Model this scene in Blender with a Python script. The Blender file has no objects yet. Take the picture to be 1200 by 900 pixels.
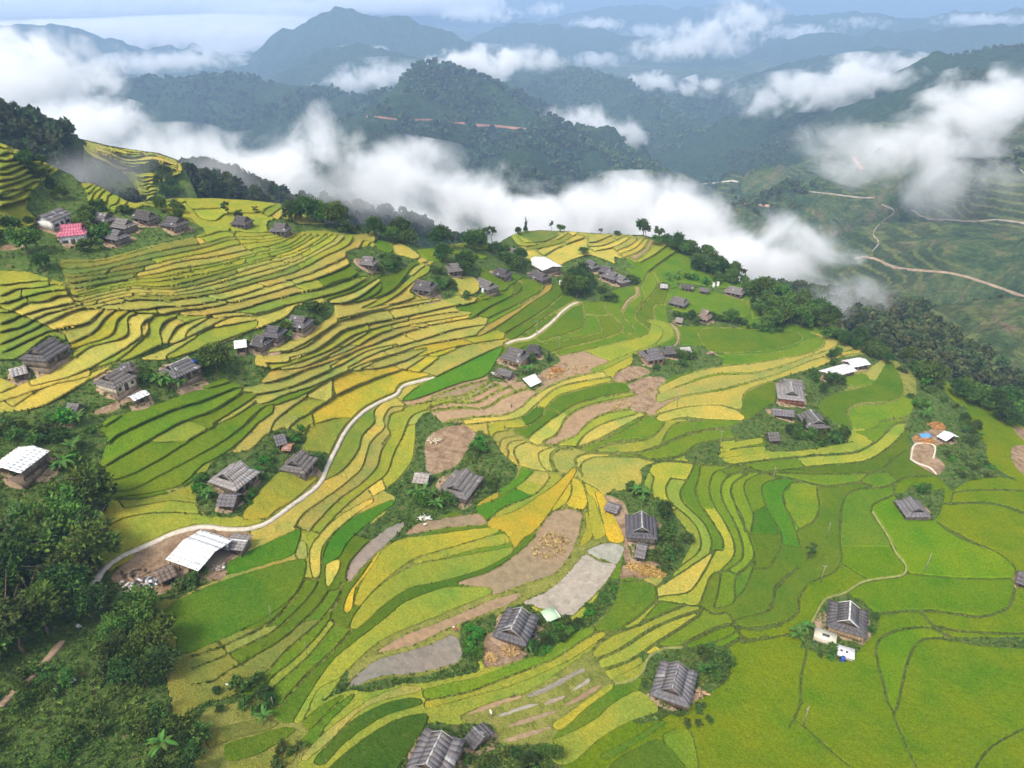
import bpy, bmesh, math, random
import numpy as np
from mathutils import Vector, Matrix

# ---------------------------------------------------------------- camera, light, exposure
scene = bpy.context.scene
COL = scene.collection
cam_data = bpy.data.cameras.new('camera'); cam = bpy.data.objects.new('camera', cam_data); COL.objects.link(cam)
cam.location = (0, 0, 140); cam.rotation_euler = (math.radians(90 - 29.3), 0, 0)
cam_data.sensor_width = 36; cam_data.lens = 36 * 857.0 / 1200; cam_data.clip_start = 1; cam_data.clip_end = 30000
scene.camera = cam

SUN_EL, SUN_AZ = 56.0, -145.0       # azimuth from the view direction, negative = to the left
world = bpy.data.worlds.new("World"); scene.world = world; world.use_nodes = True
wn = world.node_tree.nodes; wl = world.node_tree.links
sky = wn.new('ShaderNodeTexSky'); sky.sky_type = 'NISHITA'; sky.sun_disc = False
sky.sun_elevation = math.radians(SUN_EL); sky.sun_rotation = math.radians(SUN_AZ)
sky.air_density = 1.0; sky.dust_density = 3.0; sky.ozone_density = 1.0
hsv = wn.new('ShaderNodeHueSaturation'); hsv.inputs['Saturation'].default_value = 0.38     # thin overcast: a whiter sky
wl.new(sky.outputs[0], hsv.inputs['Color']); wl.new(hsv.outputs[0], wn['Background'].inputs[0]); wn['Background'].inputs[1].default_value = 0.13
sun_data = bpy.data.lights.new('sun', 'SUN'); sun = bpy.data.objects.new('sun', sun_data); COL.objects.link(sun)
sun_data.energy = 1.5; sun_data.angle = math.radians(14); sun_data.color = (1, 0.93, 0.80)
_a, _e = math.radians(SUN_AZ), math.radians(SUN_EL)
sun.rotation_euler = Vector((math.sin(_a) * math.cos(_e), math.cos(_a) * math.cos(_e), math.sin(_e))).to_track_quat('Z', 'Y').to_euler()
scene.view_settings.view_transform = 'Standard'; scene.view_settings.look = 'None'
scene.view_settings.exposure = 1.22; scene.view_settings.gamma = 1.0
scene.render.engine = 'CYCLES'
scene.cycles.max_bounces = 6; scene.cycles.diffuse_bounces = 2; scene.cycles.glossy_bounces = 2
scene.cycles.transmission_bounces = 2; scene.cycles.transparent_max_bounces = 6; scene.cycles.volume_bounces = 4
scene.cycles.volume_step_rate = 1.0; scene.cycles.volume_max_steps = 256
scene.cycles.use_denoising = True

# ---------------------------------------------------------------- helpers
def tag(o, label=None, cat=None, group=None, kind=None):
    if label: o['label'] = label
    if cat: o['category'] = cat
    if group: o['group'] = group
    if kind: o['kind'] = kind
    return o
def empty(name, loc=(0, 0, 0), rz=0.0, parent=None):
    o = bpy.data.objects.new(name, None); COL.objects.link(o)
    o.empty_display_size = 0.5; o.location = loc; o.rotation_euler = (0, 0, rz); o.parent = parent
    return o
def link(name, me, parent=None, loc=None):
    o = bpy.data.objects.new(name, me); COL.objects.link(o); o.parent = parent
    if loc is not None: o.location = loc
    return o
def npmesh(name, V, F, mat=None, cols=None, smooth=False, loops=None):
    """mesh from arrays; F is an (n,k) array or a list of tuples; cols are per-vertex colours"""
    me = bpy.data.meshes.new(name)
    V = np.asarray(V, np.float32)
    if isinstance(F, np.ndarray):
        k = F.shape[1]; tot = np.full(len(F), k, np.int32); flat = F.ravel().astype(np.int32)
    else:
        tot = np.array([len(f) for f in F], np.int32); flat = np.array([i for f in F for i in f], np.int32)
    me.vertices.add(len(V)); me.vertices.foreach_set('co', V.ravel())
    me.loops.add(len(flat)); me.loops.foreach_set('vertex_index', flat)
    me.polygons.add(len(tot)); me.polygons.foreach_set('loop_start', np.r_[0, np.cumsum(tot)[:-1]].astype(np.int32))
    me.polygons.foreach_set('loop_total', tot)
    if smooth: me.polygons.foreach_set('use_smooth', np.ones(len(tot), bool))
    me.update(calc_edges=True)
    if cols is not None:
        at = me.color_attributes.new('tone', 'FLOAT_COLOR', 'POINT')
        c = np.ones((len(V), 4), np.float32); c[:, :cols.shape[1]] = cols
        at.data.foreach_set('color', c.ravel())
    for m in (mat if isinstance(mat, (list, tuple)) else [mat]):
        if m: me.materials.append(m)
    return me
def _hash(ix, iy, s):
    h = (ix.astype(np.int64) * 374761393 + iy.astype(np.int64) * 668265263 + s * 1442695041) & 0x7fffffff
    h = ((h ^ (h >> 13)) * 1274126177) & 0x7fffffff
    return ((h ^ (h >> 16)) & 0xffff) / 65535.0
def vnoise(x, y, s=0):
    ix, iy = np.floor(x), np.floor(y); fx, fy = x - ix, y - iy
    ux, uy = fx * fx * fx * (fx * (fx * 6 - 15) + 10), fy * fy * fy * (fy * (fy * 6 - 15) + 10)
    a, b = _hash(ix, iy, s), _hash(ix + 1, iy, s); c, d = _hash(ix, iy + 1, s), _hash(ix + 1, iy + 1, s)
    return (a + (b - a) * ux) * (1 - uy) + (c + (d - c) * ux) * uy
def fbm(x, y, octs=5, s=0, ridged=False):
    t = np.zeros(np.shape(x)); amp, tot = 1.0, 0.0
    for i in range(octs):
        n = vnoise(x, y, s + i * 17)
        t += amp * ((1 - np.abs(2 * n - 1)) if ridged else n); tot += amp
        x, y = x * 1.93 + 5.2 + y * 0.35, y * 1.93 + 1.7 - x * 0.35 / 1.93; amp *= 0.5
    return t / tot

# node helpers
class NT:
    def __init__(s, name):
        s.m = bpy.data.materials.new(name); s.m.use_nodes = True
        s.n = s.m.node_tree.nodes; s.l = s.m.node_tree.links
        s.out = s.n['Material Output']; s.b = s.n['Principled BSDF']
    def __call__(s, kind, **kw):
        n = s.n.new(kind)
        for k, v in kw.items():
            if k.startswith('i'):
                key = k[1:]; key = int(key) if key.isdigit() else key.replace('_', ' ')
                if hasattr(v, 'is_output'): s.l.new(v, n.inputs[key])
                else: n.inputs[key].default_value = v
            else: setattr(n, k, v)
        return n
    def noise(s, scale, detail=3, vec=None, rough=0.55, dist=0.0):
        n = s('ShaderNodeTexNoise'); n.inputs['Scale'].default_value = scale; n.inputs['Detail'].default_value = detail
        n.inputs['Roughness'].default_value = rough; n.inputs['Distortion'].default_value = dist
        if vec is not None: s.l.new(vec, n.inputs['Vector'])
        return n.outputs['Fac']
    def ramp(s, fac, stops):
        n = s('ShaderNodeValToRGB'); e = n.color_ramp.elements
        while len(e) < len(stops): e.new(0.5)
        for i, (p, c) in enumerate(stops):
            e[i].position = p; e[i].color = (*c, 1) if isinstance(c, (tuple, list)) else (c, c, c, 1)
        s.l.new(fac, n.inputs[0]); return n.outputs[0]
    def mix(s, fac, a, b, mode='MIX'):
        n = s('ShaderNodeMix'); n.data_type = 'RGBA'; n.blend_type = mode
        for sock, v in ((n.inputs[0], fac), (n.inputs[6], a), (n.inputs[7], b)):
            if hasattr(v, 'is_output'): s.l.new(v, sock)
            else: sock.default_value = (*v, 1) if isinstance(v, (tuple, list)) and len(v) == 3 else v
        return n.outputs[2]
    def math(s, op, a, b=0.0):
        n = s('ShaderNodeMath'); n.operation = op
        for sock, v in ((n.inputs[0], a), (n.inputs[1], b)):
            if hasattr(v, 'is_output'): s.l.new(v, sock)
            else: sock.default_value = v
        return n.outputs[0]
    def pos(s): return s('ShaderNodeNewGeometry').outputs['Position']
    def attr(s, name='tone'):
        n = s('ShaderNodeAttribute'); n.attribute_name = name; return n.outputs['Color']
    def bump(s, h, strength, dist):
        n = s('ShaderNodeBump'); n.inputs['Strength'].default_value = strength; n.inputs['Distance'].default_value = dist
        s.l.new(h, n.inputs['Height']); s.l.new(n.outputs[0], s.b.inputs['Normal'])
    def col(s, c):
        if hasattr(c, 'is_output'): s.l.new(c, s.b.inputs['Base Color'])
        else: s.b.inputs['Base Color'].default_value = (*c, 1)
    def rough(s, r, spec=0.3):
        s.b.inputs['Roughness'].default_value = r; s.b.inputs['Specular IOR Level'].default_value = spec
# ---------------------------------------------------------------- image coordinates of the valley side
# Positions were read off the photograph in a few image tiles; each tile name gives (origin x, origin y, scale)
# and every reading is turned into a world point on the hillside through the scene camera constants below.
WIN = dict(P1=(0,150,4), P2=(300,200,4), P3=(560,230,4), P4=(800,320,4), P5=(0,360,4), P6=(250,400,4), P7=(450,400,4),
           P8=(680,400,4), Q1=(900,420,4), Q2=(100,560,4), Q3=(350,560,4), Q4=(600,560,4), Q5=(0,675,4), Q6=(250,675,4),
           Q7=(500,675,4), Q8=(900,600,4), C0=(0,600,3), C1=(400,600,3), C2=(800,600,3), B0=(0,300,3), B1=(400,300,3),
           B2=(800,300,3), A0=(0,0,3), A1=(400,0,3), A2=(800,0,3), F=(0,0,1))

def pts(win, s):
    ox, oy, k = WIN[win]
    return np.array([[ox + float(a) / k, oy + float(b) / k] for a, b in (t.split(',') for t in s.split())])

FPX, PITCH, CAMZ = 857.0, math.radians(29.3), 140.0
_FW = np.array([0.0, math.cos(PITCH), -math.sin(PITCH)])
_UP = np.array([0.0, math.sin(PITCH), math.cos(PITCH)])
def unproject(px, py, z):
    """world point at height z (relative to the camera) seen at image pixel (px, py)"""
    px, py, z = np.broadcast_arrays(np.asarray(px, float), np.asarray(py, float), np.asarray(z, float))
    a, b = (px - 600) / FPX, (450 - py) / FPX
    dx, dy, dz = a, _FW[1] + b * _UP[1], _FW[2] + b * _UP[2]
    t = z / np.minimum(dz, -0.02)
    return np.stack([dx * t, dy * t, dz * t + CAMZ], -1)
def ray_at(px, py, dist):
    a, b = (px - 600) / FPX, (450 - py) / FPX
    d = np.array([a, _FW[1] + b * _UP[1], _FW[2] + b * _UP[2]])
    d = d / math.hypot(d[0], d[1]) * dist
    return np.array([d[0], d[1], d[2] + CAMZ])
def project(p):
    x, y, z = p[0], p[1], p[2] - CAMZ
    w = y * _FW[1] + z * _FW[2]
    return 600 + FPX * x / w, 450 - FPX * (y * _UP[1] + z * _UP[2]) / w

# heights of the ground, metres below the camera
GROUND = """0,170,-50 -60,150,-44 30,185,-55 0,230,-60 62,198,-62 100,220,-67 0,290,-72 75,275,-73 130,265,-74 60,310,-74 150,238,-71 200,238,-74
0,340,-77 -60,340,-74 100,330,-78 200,285,-77 200,340,-84 250,240,-77 300,238,-79 345,250,-82 285,262,-80 350,275,-85 300,300,-84 300,350,-91
0,400,-86 -60,400,-84 50,412,-88 100,370,-85 130,440,-93 205,430,-96 200,390,-92 0,470,-93 60,470,-94 -60,560,-94 430,270,-92 485,288,-99 430,310,-94 530,320,-105
400,290,-89 560,282,-109 400,345,-96 350,400,-99 450,400,-110 500,370,-110 600,330,-117 580,300,-114 600,410,-121 660,380,-124 750,408,-128
620,276,-118 680,272,-119 755,277,-122 690,330,-128 640,312,-124 800,300,-129 850,340,-134 780,350,-133 900,355,-137
900,400,-137 960,385,-139 1000,412,-140 960,460,-138 1040,430,-142 1100,442,-145 1150,475,-148 1200,503,-150 1260,525,-152 1090,590,-139 1110,520,-140
1200,590,-141 1260,600,-142 1200,700,-140 1260,800,-138 1200,890,-139 1200,960,-136 980,720,-139 900,890,-139 900,960,-136 800,790,-135.5 700,890,-131
600,960,-126 500,890,-122 400,960,-117 300,850,-115 200,750,-112 100,750,-109 0,750,-106 -60,890,-103 0,960,-104 200,960,-110 0,600,-102 -60,700,-102
120,600,-106 20,535,-97 235,640,-110 380,790,-117 420,700,-119 330,700,-115 450,600,-122 380,600,-117 265,560,-109 345,540,-113 300,470,-107
200,500,-103 130,540,-103 400,470,-115 440,440,-115 500,480,-122 540,560,-126 600,470,-124 700,480,-128 800,500,-131 870,540,-132 600,640,-128
650,560,-129 700,600,-131 760,610,-131 605,725,-128 680,680,-130 900,620,-137.5 850,450,-133 700,770,-131 1000,640,-139 1000,520,-138 560,790,-126
480,650,-123 470,740,-121 -190,140,-40 -190,300,-70 -190,500,-88 -190,900,-99 1390,600,-148 1390,900,-140 1390,560,-156 1390,720,-143 1390,1000,-138 -190,1000,-101 600,1000,-124 -310,120,-34 -310,400,-80 -310,700,-96 -310,1050,-100 1560,640,-160 1560,800,-150 1560,1050,-144 800,1050,-132 300,1050,-116"""
GROUND = np.array([[float(v) for v in t.split(',')] for t in GROUND.split()])
SPUR_GROUND = np.array([[float(v) for v in t.split(',')] for t in """90,150,-78 100,163,-80 150,176,-84 210,188,-88 240,190,-90 105,190,-90 150,200,-95 205,210,-96 160,215,-102 200,235,-106
250,225,-104 120,225,-108 60,190,-98 60,150,-76 30,190,-95 300,240,-112 240,250,-114 140,250,-118 60,220,-108""".split()])

def tps_fit(xy, v, lam=0.0):
    d = np.linalg.norm(xy[:, None] - xy[None], axis=-1)
    K = np.where(d > 0, d * d * np.log(np.maximum(d, 1e-9)), 0) + lam * np.eye(len(xy))
    P = np.c_[np.ones(len(xy)), xy]
    A = np.block([[K, P], [P.T, np.zeros((3, 3))]])
    return xy, np.linalg.solve(A, np.r_[v, 0, 0, 0])
def tps_eval(fit, q):
    xy, c = fit
    out = np.empty(len(q))
    for i in range(0, len(q), 20000):
        s = q[i:i + 20000]
        d2 = ((s[:, None] - xy[None]) ** 2).sum(-1)
        K = 0.5 * d2 * np.log(np.maximum(d2, 1e-12))
        out[i:i + 20000] = K @ c[:-3] + c[-3] + s @ c[-2:]
    return out

def smooth_curve(P, step=2.0, closed=False):
    if closed: P = np.vstack([P[-1:], P, P[:2]])
    elif len(P) > 2: P = np.vstack([2 * P[0] - P[1], P, 2 * P[-1] - P[-2]])
    else:
        n = max(2, int(np.linalg.norm(P[1] - P[0]) / step) + 1)
        return P[0] + (P[1] - P[0]) * np.linspace(0, 1, n)[:, None]
    out = []
    for i in range(1, len(P) - 2):
        p0, p1, p2, p3 = P[i - 1:i + 3]
        n = max(2, int(np.linalg.norm(p2 - p1) / step) + 1)
        t = np.linspace(0, 1, n, endpoint=False)[:, None]
        # centripetal-ish: limit tangents
        l = np.linalg.norm(p2 - p1) + 1e-9
        m1, m2 = (p2 - p0) / 2, (p3 - p1) / 2
        m1 *= min(1, 1.2 * l / (np.linalg.norm(m1) + 1e-9)); m2 *= min(1, 1.2 * l / (np.linalg.norm(m2) + 1e-9))
        out.append((2*t**3-3*t**2+1)*p1 + (t**3-2*t**2+t)*m1 + (-2*t**3+3*t**2)*p2 + (t**3-t**2)*m2)
    if not closed: out.append(P[-2:-1])
    return np.vstack(out)
def resample(P, n):
    s = np.r_[0, np.cumsum(np.linalg.norm(np.diff(P, axis=0), axis=1))]
    t = np.linspace(0, s[-1], n)
    return np.c_[np.interp(t, s, P[:, 0]), np.interp(t, s, P[:, 1])]

# bank lines between paddies: tile, bank width, readings
BANKS = """
P5 2.4 15,205 200,120 300,90 400,70 480,15
P5 2.4 330,165 440,110 500,40 560,5
P5 2.4 345,190 520,125 555,50 620,10
P5 2.4 240,290 340,240 420,185 590,130 600,50 640,25
P5 2.8 150,365 330,320 500,240 660,135 665,80 720,40 830,20 960,5
P5 2.4 0,440 90,410 230,365
P5 2.4 60,465 220,370 420,322
P5 2.8 420,290 560,240 690,120 700,60 720,42
P5 2.0 760,160 750,100 780,60 830,40
P5 2.4 790,155 830,90 900,60 990,40
P5 2.0 870,130 890,95 980,50
P5 3.2 430,300 640,230 830,160 920,120 1080,45 1200,38 1330,0
P5 2.4 0,395 80,365 240,300
P5 2.0 400,600 480,560 640,470 860,400 1000,370 1100,340
P5 2.0 430,680 490,650 560,590 800,480 960,430 1100,375
P5 2.8 480,750 560,700 700,620 840,540 1000,480 1130,400 1180,395
P5 2.4 520,810 640,770 800,680 960,580 1110,500 1200,440
P5 2.0 520,860 620,850 800,760 950,680 1100,590 1200,510
P5 2.4 520,892 700,870 850,830 950,740 1060,680 1200,560
P6 2.4 240,60 370,45 450,10 500,-30
P6 2.4 245,95 330,95 440,60 520,10 580,-30
P6 2.4 320,130 440,110 600,30 650,0 720,-40
P6 2.8 140,212 330,170 430,130 560,90 700,30 760,10
P6 2.4 190,245 330,220 470,165 620,95 730,40 860,10
P6 2.8 180,298 260,282 330,250 480,200 640,130 800,70 1000,30
P6 2.4 320,285 440,240 600,150 840,110 1000,40
P6 4.0 460,330 600,240 740,180 890,130
P6 1.6 470,385 560,360 640,355
P6 2.0 265,425 290,370 360,310 440,255
P6 2.0 340,420 390,370 460,330
P6 2.0 410,470 450,390 470,385 460,330
P6 2.0 830,105 890,130 960,140 1020,150
P6 2.0 970,140 1050,80 1060,70
P6 2.0 900,130 1000,70 1060,65 1170,20
P6 2.0 200,255 130,300 0,385
P6 2.0 0,500 120,410 230,310 310,290 330,285
P6 2.0 0,575 100,500 200,390 280,330
P6 1.6 100,530 180,500 240,440 265,425
P6 1.6 300,790 240,830 130,822
P6 2.4 860,260 790,290 755,330 755,380 700,440 680,510 610,600 520,650
P6 2.4 880,300 830,310 800,360 805,400 740,470 715,540 690,600 600,680 500,750 420,810 380,870
P6 2.4 890,320 835,340 820,400 830,440 790,510 765,590 700,660 590,740 500,830 450,890
P6 1.6 830,430 790,480
P6 2.4 1015,315 930,350 890,440 850,520 810,620 720,690 600,790 500,900
P6 1.6 920,390 950,390 945,480 930,560 870,640 810,690 750,725
P6 1.6 750,725 720,690
P6 1.6 810,690 790,640
P6 1.6 920,390 905,400
P7 2 230,255 350,215 480,180
P7 3 250,270 380,250 480,200 500,190
P7 3 100,305 280,270 380,270 450,240 530,200
P7 3 210,310 300,285 430,285 520,240 590,210
P7 3 215,325 350,310 470,310 560,260 640,230 700,215
P7 3 155,445 220,420 310,375 415,360
P7 2.5 415,355 560,345 640,310 710,250 850,180 970,150 1030,140
P7 3 380,390 500,375 640,355 720,290 830,210 1060,165
P7 3 570,405 660,400 740,350 760,310 830,250 1060,190 1140,195
P7 3 690,440 740,400 815,345 940,280 1180,230
P7 2.5 715,300 770,315 820,330 815,350
P7 3 750,465 800,440 830,400 860,350 950,300 1150,255 1175,250
P7 2.5 820,475 900,440 960,380 1050,335 1180,315
P7 3 905,485 950,430 1040,380 1180,340
P7 3 915,495 1000,470 1100,430 1200,380
P7 2.5 970,520 1010,490 1100,465 1200,455
P7 4 570,400 640,440 700,480 760,485 830,490 900,495 970,520 1100,520 1200,525
P7 2.5 505,450 530,425 600,415
P7 2.5 540,497 560,455 640,440
P7 2.5 585,525 580,490 610,465 660,462
P7 2.5 630,570 610,520 625,490 670,470
P7 2.5 490,415 505,470 560,530 620,580 640,600 610,640 540,670
P7 2.5 770,610 740,580 725,540 735,515 790,495 830,490
P7 5 800,600 785,560 790,525 830,500 880,500
P7 2.5 635,580 700,600 770,615 770,650 700,720 560,780 490,835
P7 2.5 830,620 835,670 770,730 620,800 570,890
P7 2.5 770,605 830,620 870,650 880,700 850,760 760,820 700,900
P7 2 440,770 560,720 650,660 700,610
P7 2.5 800,600 880,630 940,660 1000,690 1010,710
P7 3.5 930,620 905,590 900,550 930,530 1000,520 1090,530
P7 3 930,630 920,590 940,560 1000,540 1190,540
P7 2.5 910,630 940,680 960,740 930,790 860,770
P7 2 490,835 560,890
P8 2.5 370,365 480,360 640,360 770,370
P8 2.5 60,515 130,485 300,460 360,430 395,375 370,355
P8 2 380,480 410,420 460,380 580,370
P8 4 75,520 260,520 370,490 460,450 560,420 700,400
P8 2 770,370 740,385 700,400
P8 4 260,530 350,555 480,530 560,480 720,455
P8 2 700,400 740,455
P8 2.5 310,350 340,350 370,365
P8 2.5 230,310 310,340 270,360 100,450 0,490
P8 3 290,670 310,600 350,570 440,560 580,575 700,580 800,590
Q4 2 665,0 655,60 680,110 760,150
Q4 2 745,0 722,50 740,110 800,160 860,220 885,290 870,350 780,420 680,505
Q4 2 850,-50 820,10 790,60 800,110 850,160 900,210 935,290 930,345
Q4 2 880,-40 875,0 860,60 880,120 930,190 985,280 990,330 985,340
Q4 2 1020,-50 955,-30 935,0 925,60 950,130 1000,210 1040,300 1035,370 960,450
Q4 2.5 1110,-50 1005,0 980,60 1000,130 1050,220 1080,310 1075,380 1010,430
Q4 2 1025,60 1060,160 1110,270 1135,360 1110,400 1050,450
Q4 2 1025,60 1040,20 1120,-30
Q4 2.5 680,510 780,450 870,390 950,340 990,335
Q4 2.5 680,560 715,550 830,530 900,440 950,345
Q4 2.5 700,575 800,590 870,595 900,540 940,450 1010,435 1050,450
Q4 2 945,605 965,540 980,450
Q4 2 950,610 1040,580 1050,470 1140,390
Q4 2 1045,560 1090,520 1140,400
Q4 2 385,690 460,610 510,490
Q4 2.5 510,490 600,480 670,510 680,570
Q4 3 680,570 590,650 480,715 390,715 380,690
Q4 4 340,845 450,745 590,690 700,640 800,600
Q4 2 590,690 690,580
Q4 4.5 350,865 500,805 640,715 760,660 880,620
Q4 4.5 420,900 560,850 680,770 760,720 880,640
Q4 4 690,790 780,790 870,740 1000,685 1040,690
Q4 3 830,800 960,765 1050,720
Q4 3 1010,790 1080,750 1110,760
Q4 3 870,595 950,635 1010,630 1040,680 1060,720 1110,760 1200,740
Q4 3 1040,690 1150,710 1260,690
P8 1.4 720,660 740,640 800,605
P8 1.4 770,890 760,820 710,730 705,690 720,660
P8 1.4 800,890 810,810 770,700 780,650 850,615
P8 1.4 880,790 850,690 890,650 960,640
P8 1.8 960,755 950,710 990,665 1030,660
P8 1.4 940,890 910,840 880,790
Q1 3.2 -200,500 0,475 200,455 400,440 490,400 560,340 600,305 690,295
Q1 2.2 -200,540 70,520 250,500 450,480 560,420 640,345
Q1 2.2 -60,530 90,535 300,540 500,530 560,500 570,480 650,430
Q1 1.8 430,575 480,540 560,530
Q1 3 -110,505 0,540 100,560 270,595 430,580 500,605 580,590 640,560 780,545
Q1 1.6 150,800 80,690 75,620 120,580 150,575
Q1 1.6 150,800 220,750 240,690 230,630
Q1 2.2 340,890 335,800 345,700 370,640 420,610 500,605
Q1 2.2 590,640 500,680 485,720 540,800 600,890
Q1 3 830,680 1000,675 1100,690 1240,740
Q1 2 870,625 1000,615 1240,620
Q1 1.8 790,760 850,810 950,860 1050,895
Q8 2.5 490,0 560,110 600,190 645,250 630,295 540,310 440,330 360,380 270,410 220,490 200,540
Q8 1.8 790,45 950,130 1080,190 1150,250 1165,280
Q8 1.6 655,285 800,300 950,310 1160,310
Q8 3.6 1165,280 1155,370 1120,450 1000,490 880,475 720,460 530,475 480,480
Q8 3.2 720,470 780,530 900,555 1050,565 1240,570
Q8 3.2 790,545 680,540 560,570 510,620 515,700 540,800 560,890
Q8 3.2 880,600 800,590 720,600 670,660 640,760 615,880 600,930
Q8 4 780,540 870,590 1000,620 1240,630
Q8 2 345,0 335,120 345,220 310,280 200,330 150,400 140,460 100,500 0,530 -120,545
Q8 1.8 155,165 130,90 100,0 
Q8 1.6 140,85 230,30 235,0
Q8 1.8 30,40 65,120 50,190 5,260
Q8 1.6 65,150 155,165
Q8 2.5 0,460 30,400 30,360 60,320 140,260
Q8 1.6 345,240 460,310
Q8 3 -120,610 0,590 110,570
Q8 2.6 185,640 155,780 150,900 100,1010
C2 1.8 430,755 500,820 590,895
C2 2.6 745,725 800,850 820,890 850,980
C2 2.6 745,725 742,700
C2 3 1010,930 1080,830 1200,760
C2 3 0,470 100,420 170,395
C2 3 180,400 230,445 380,430
C2 2 190,410 300,405 385,375 410,340 405,300
C2 2 210,370 310,340 325,280 390,210
C2 3 130,480 200,440
Q7 2.5 0,580 200,540 400,465 600,385 700,320 800,260
Q6 4 430,10 370,110 280,205 170,270 0,345 -100,375
Q6 3 500,5 470,70 400,150 290,250 180,310 0,395 -100,430
Q6 3 540,70 500,130 420,210 330,290 200,370 60,450 0,490 -100,510
Q6 3 600,30 590,90 500,210 350,340 220,480 120,550 0,590 -60,605
Q6 2.5 550,200 480,290 390,380 280,470 230,550
Q6 2.5 570,220 500,310 440,380 340,470 250,550
Q6 4 640,260 560,350 450,450 350,560 320,600 250,610
Q6 2.5 640,250 550,200 590,110
Q2 3 110,100 250,95 380,70 480,30 520,0
Q2 3 100,220 200,180 340,160 500,165 600,180
Q2 2.5 180,140 300,120 400,105 520,115
P3 1.5 490,500 500,580 480,620 290,680
P3 1.4 555,560 580,620 570,640 310,690
P3 1.8 620,550 680,610 640,650 390,715 330,735
P3 1.4 740,575 800,640 640,690 380,745
P3 1.4 500,555 605,555 595,510
P3 1.4 680,560 740,630 700,645
P3 2 0,475 130,440 150,420
P3 2 0,520 180,460 210,420 200,390
P3 2 50,570 200,500 290,450 295,420
P3 2 130,640 300,540 410,450
P3 2 160,680 330,560 450,490
P3 1.8 150,205 200,232 280,227 380,200 425,172
P3 1.8 190,190 210,212 260,217 330,207 380,180 375,168
P3 2 230,250 300,242 400,215 460,178
P3 2.4 310,280 380,240 470,205 520,190
P3 1.7 515,215 560,210 625,183
P3 1.7 520,235 600,225 695,185
P3 1.7 550,255 640,235 735,187
P3 1.8 650,255 720,225 765,190
P3 1.8 665,270 740,240 785,193
P3 2.4 690,287 770,250 805,200
P3 2.4 735,302 790,265 835,205
P3 1.6 520,190 515,215 520,240 550,255
P3 1.5 470,175 520,190 
P3 1.4 760,310 830,270 900,218
P3 1.4 800,350 880,290 960,240
P3 1.4 680,535 700,490 750,455 745,425
P3 1.4 735,550 780,470 770,420
P3 1.6 830,580 830,510 900,505
P3 1.6 735,550 830,440 845,400
P1 1.6 690,352 800,362 870,345
P1 1.4 870,345 900,375 1060,372
P1 1.6 900,375 940,420 1010,430 1060,400 1190,395
P1 1.8 780,370 900,430 960,480
P1 1.6 1080,470 1130,540 1200,590
P1 1.6 680,350 760,348 830,335
P2 1.28 20,190 95,152
P2 1.28 60,215 130,162
P2 1.28 105,228 160,172
P2 1.6 600,640 840,560
P2 1.6 380,690 600,640 800,600 960,582
P2 2.0 330,618 480,592 580,510
P2 2.8 400,620 540,600 640,560 690,510 740,450 805,425
P2 1.6 470,620 570,570 590,540
P2 2.0 280,560 400,510 540,490
P2 2.0 300,590 420,555 545,500
P2 1.6 560,330 580,370 640,385
P2 1.28 640,345 700,400
P2 1.28 680,340 740,390
"""
# runs of terraces: readings of the main bank lines with the number of treads between them
RUNS = [
 (1.6, "F", ["72,308 120,305 176,290 214,281 240,276 262,270 300,272 330,270", 5,
   "74,330 86,337 170,322 212,313 250,308 300,296 335,288 358,274", 4,
   "80,346 90,352 120,345 160,337 200,338 250,328 300,312 345,300 375,284 390,274", 3,
   "95,361 120,358 160,350 200,350 250,343 300,330 345,318 380,300 408,287 414,276", 2,
   "140,361 180,368 207,363 250,358 300,346 345,333 390,318 420,302 433,285", 2,
   "250,372 300,366 335,357 372,348 400,341 437,322"]),
 (1.9, "F", ["0,333 45,328 78,329", 2, "0,355 50,341 86,337", 2, "0,378 45,362 92,352", 2, "0,402 40,384 82,364 100,359"]),
 (3.2, "F", ["0,172 26,177", 3, "0,197 22,191 48,185", 3, "0,219 30,209 66,196", 3, "0,241 22,235 40,229"]),
 (1.6, "P1", ["335,325 385,290 440,262", 3, "430,370 480,300 520,285", 3, "540,385 590,355 600,338"]),
 (2.1, "F", ["310,413 345,407 380,387 400,375 450,363 532,348", 1, "340,418 375,407 405,385 475,370 540,356", 1,
   "318,432 345,425 385,410 420,390 495,371 552,362", 2, "387,428 440,402 490,384 562,370", 3, "440,432 475,422 537,405 594,396"]),
]
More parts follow.
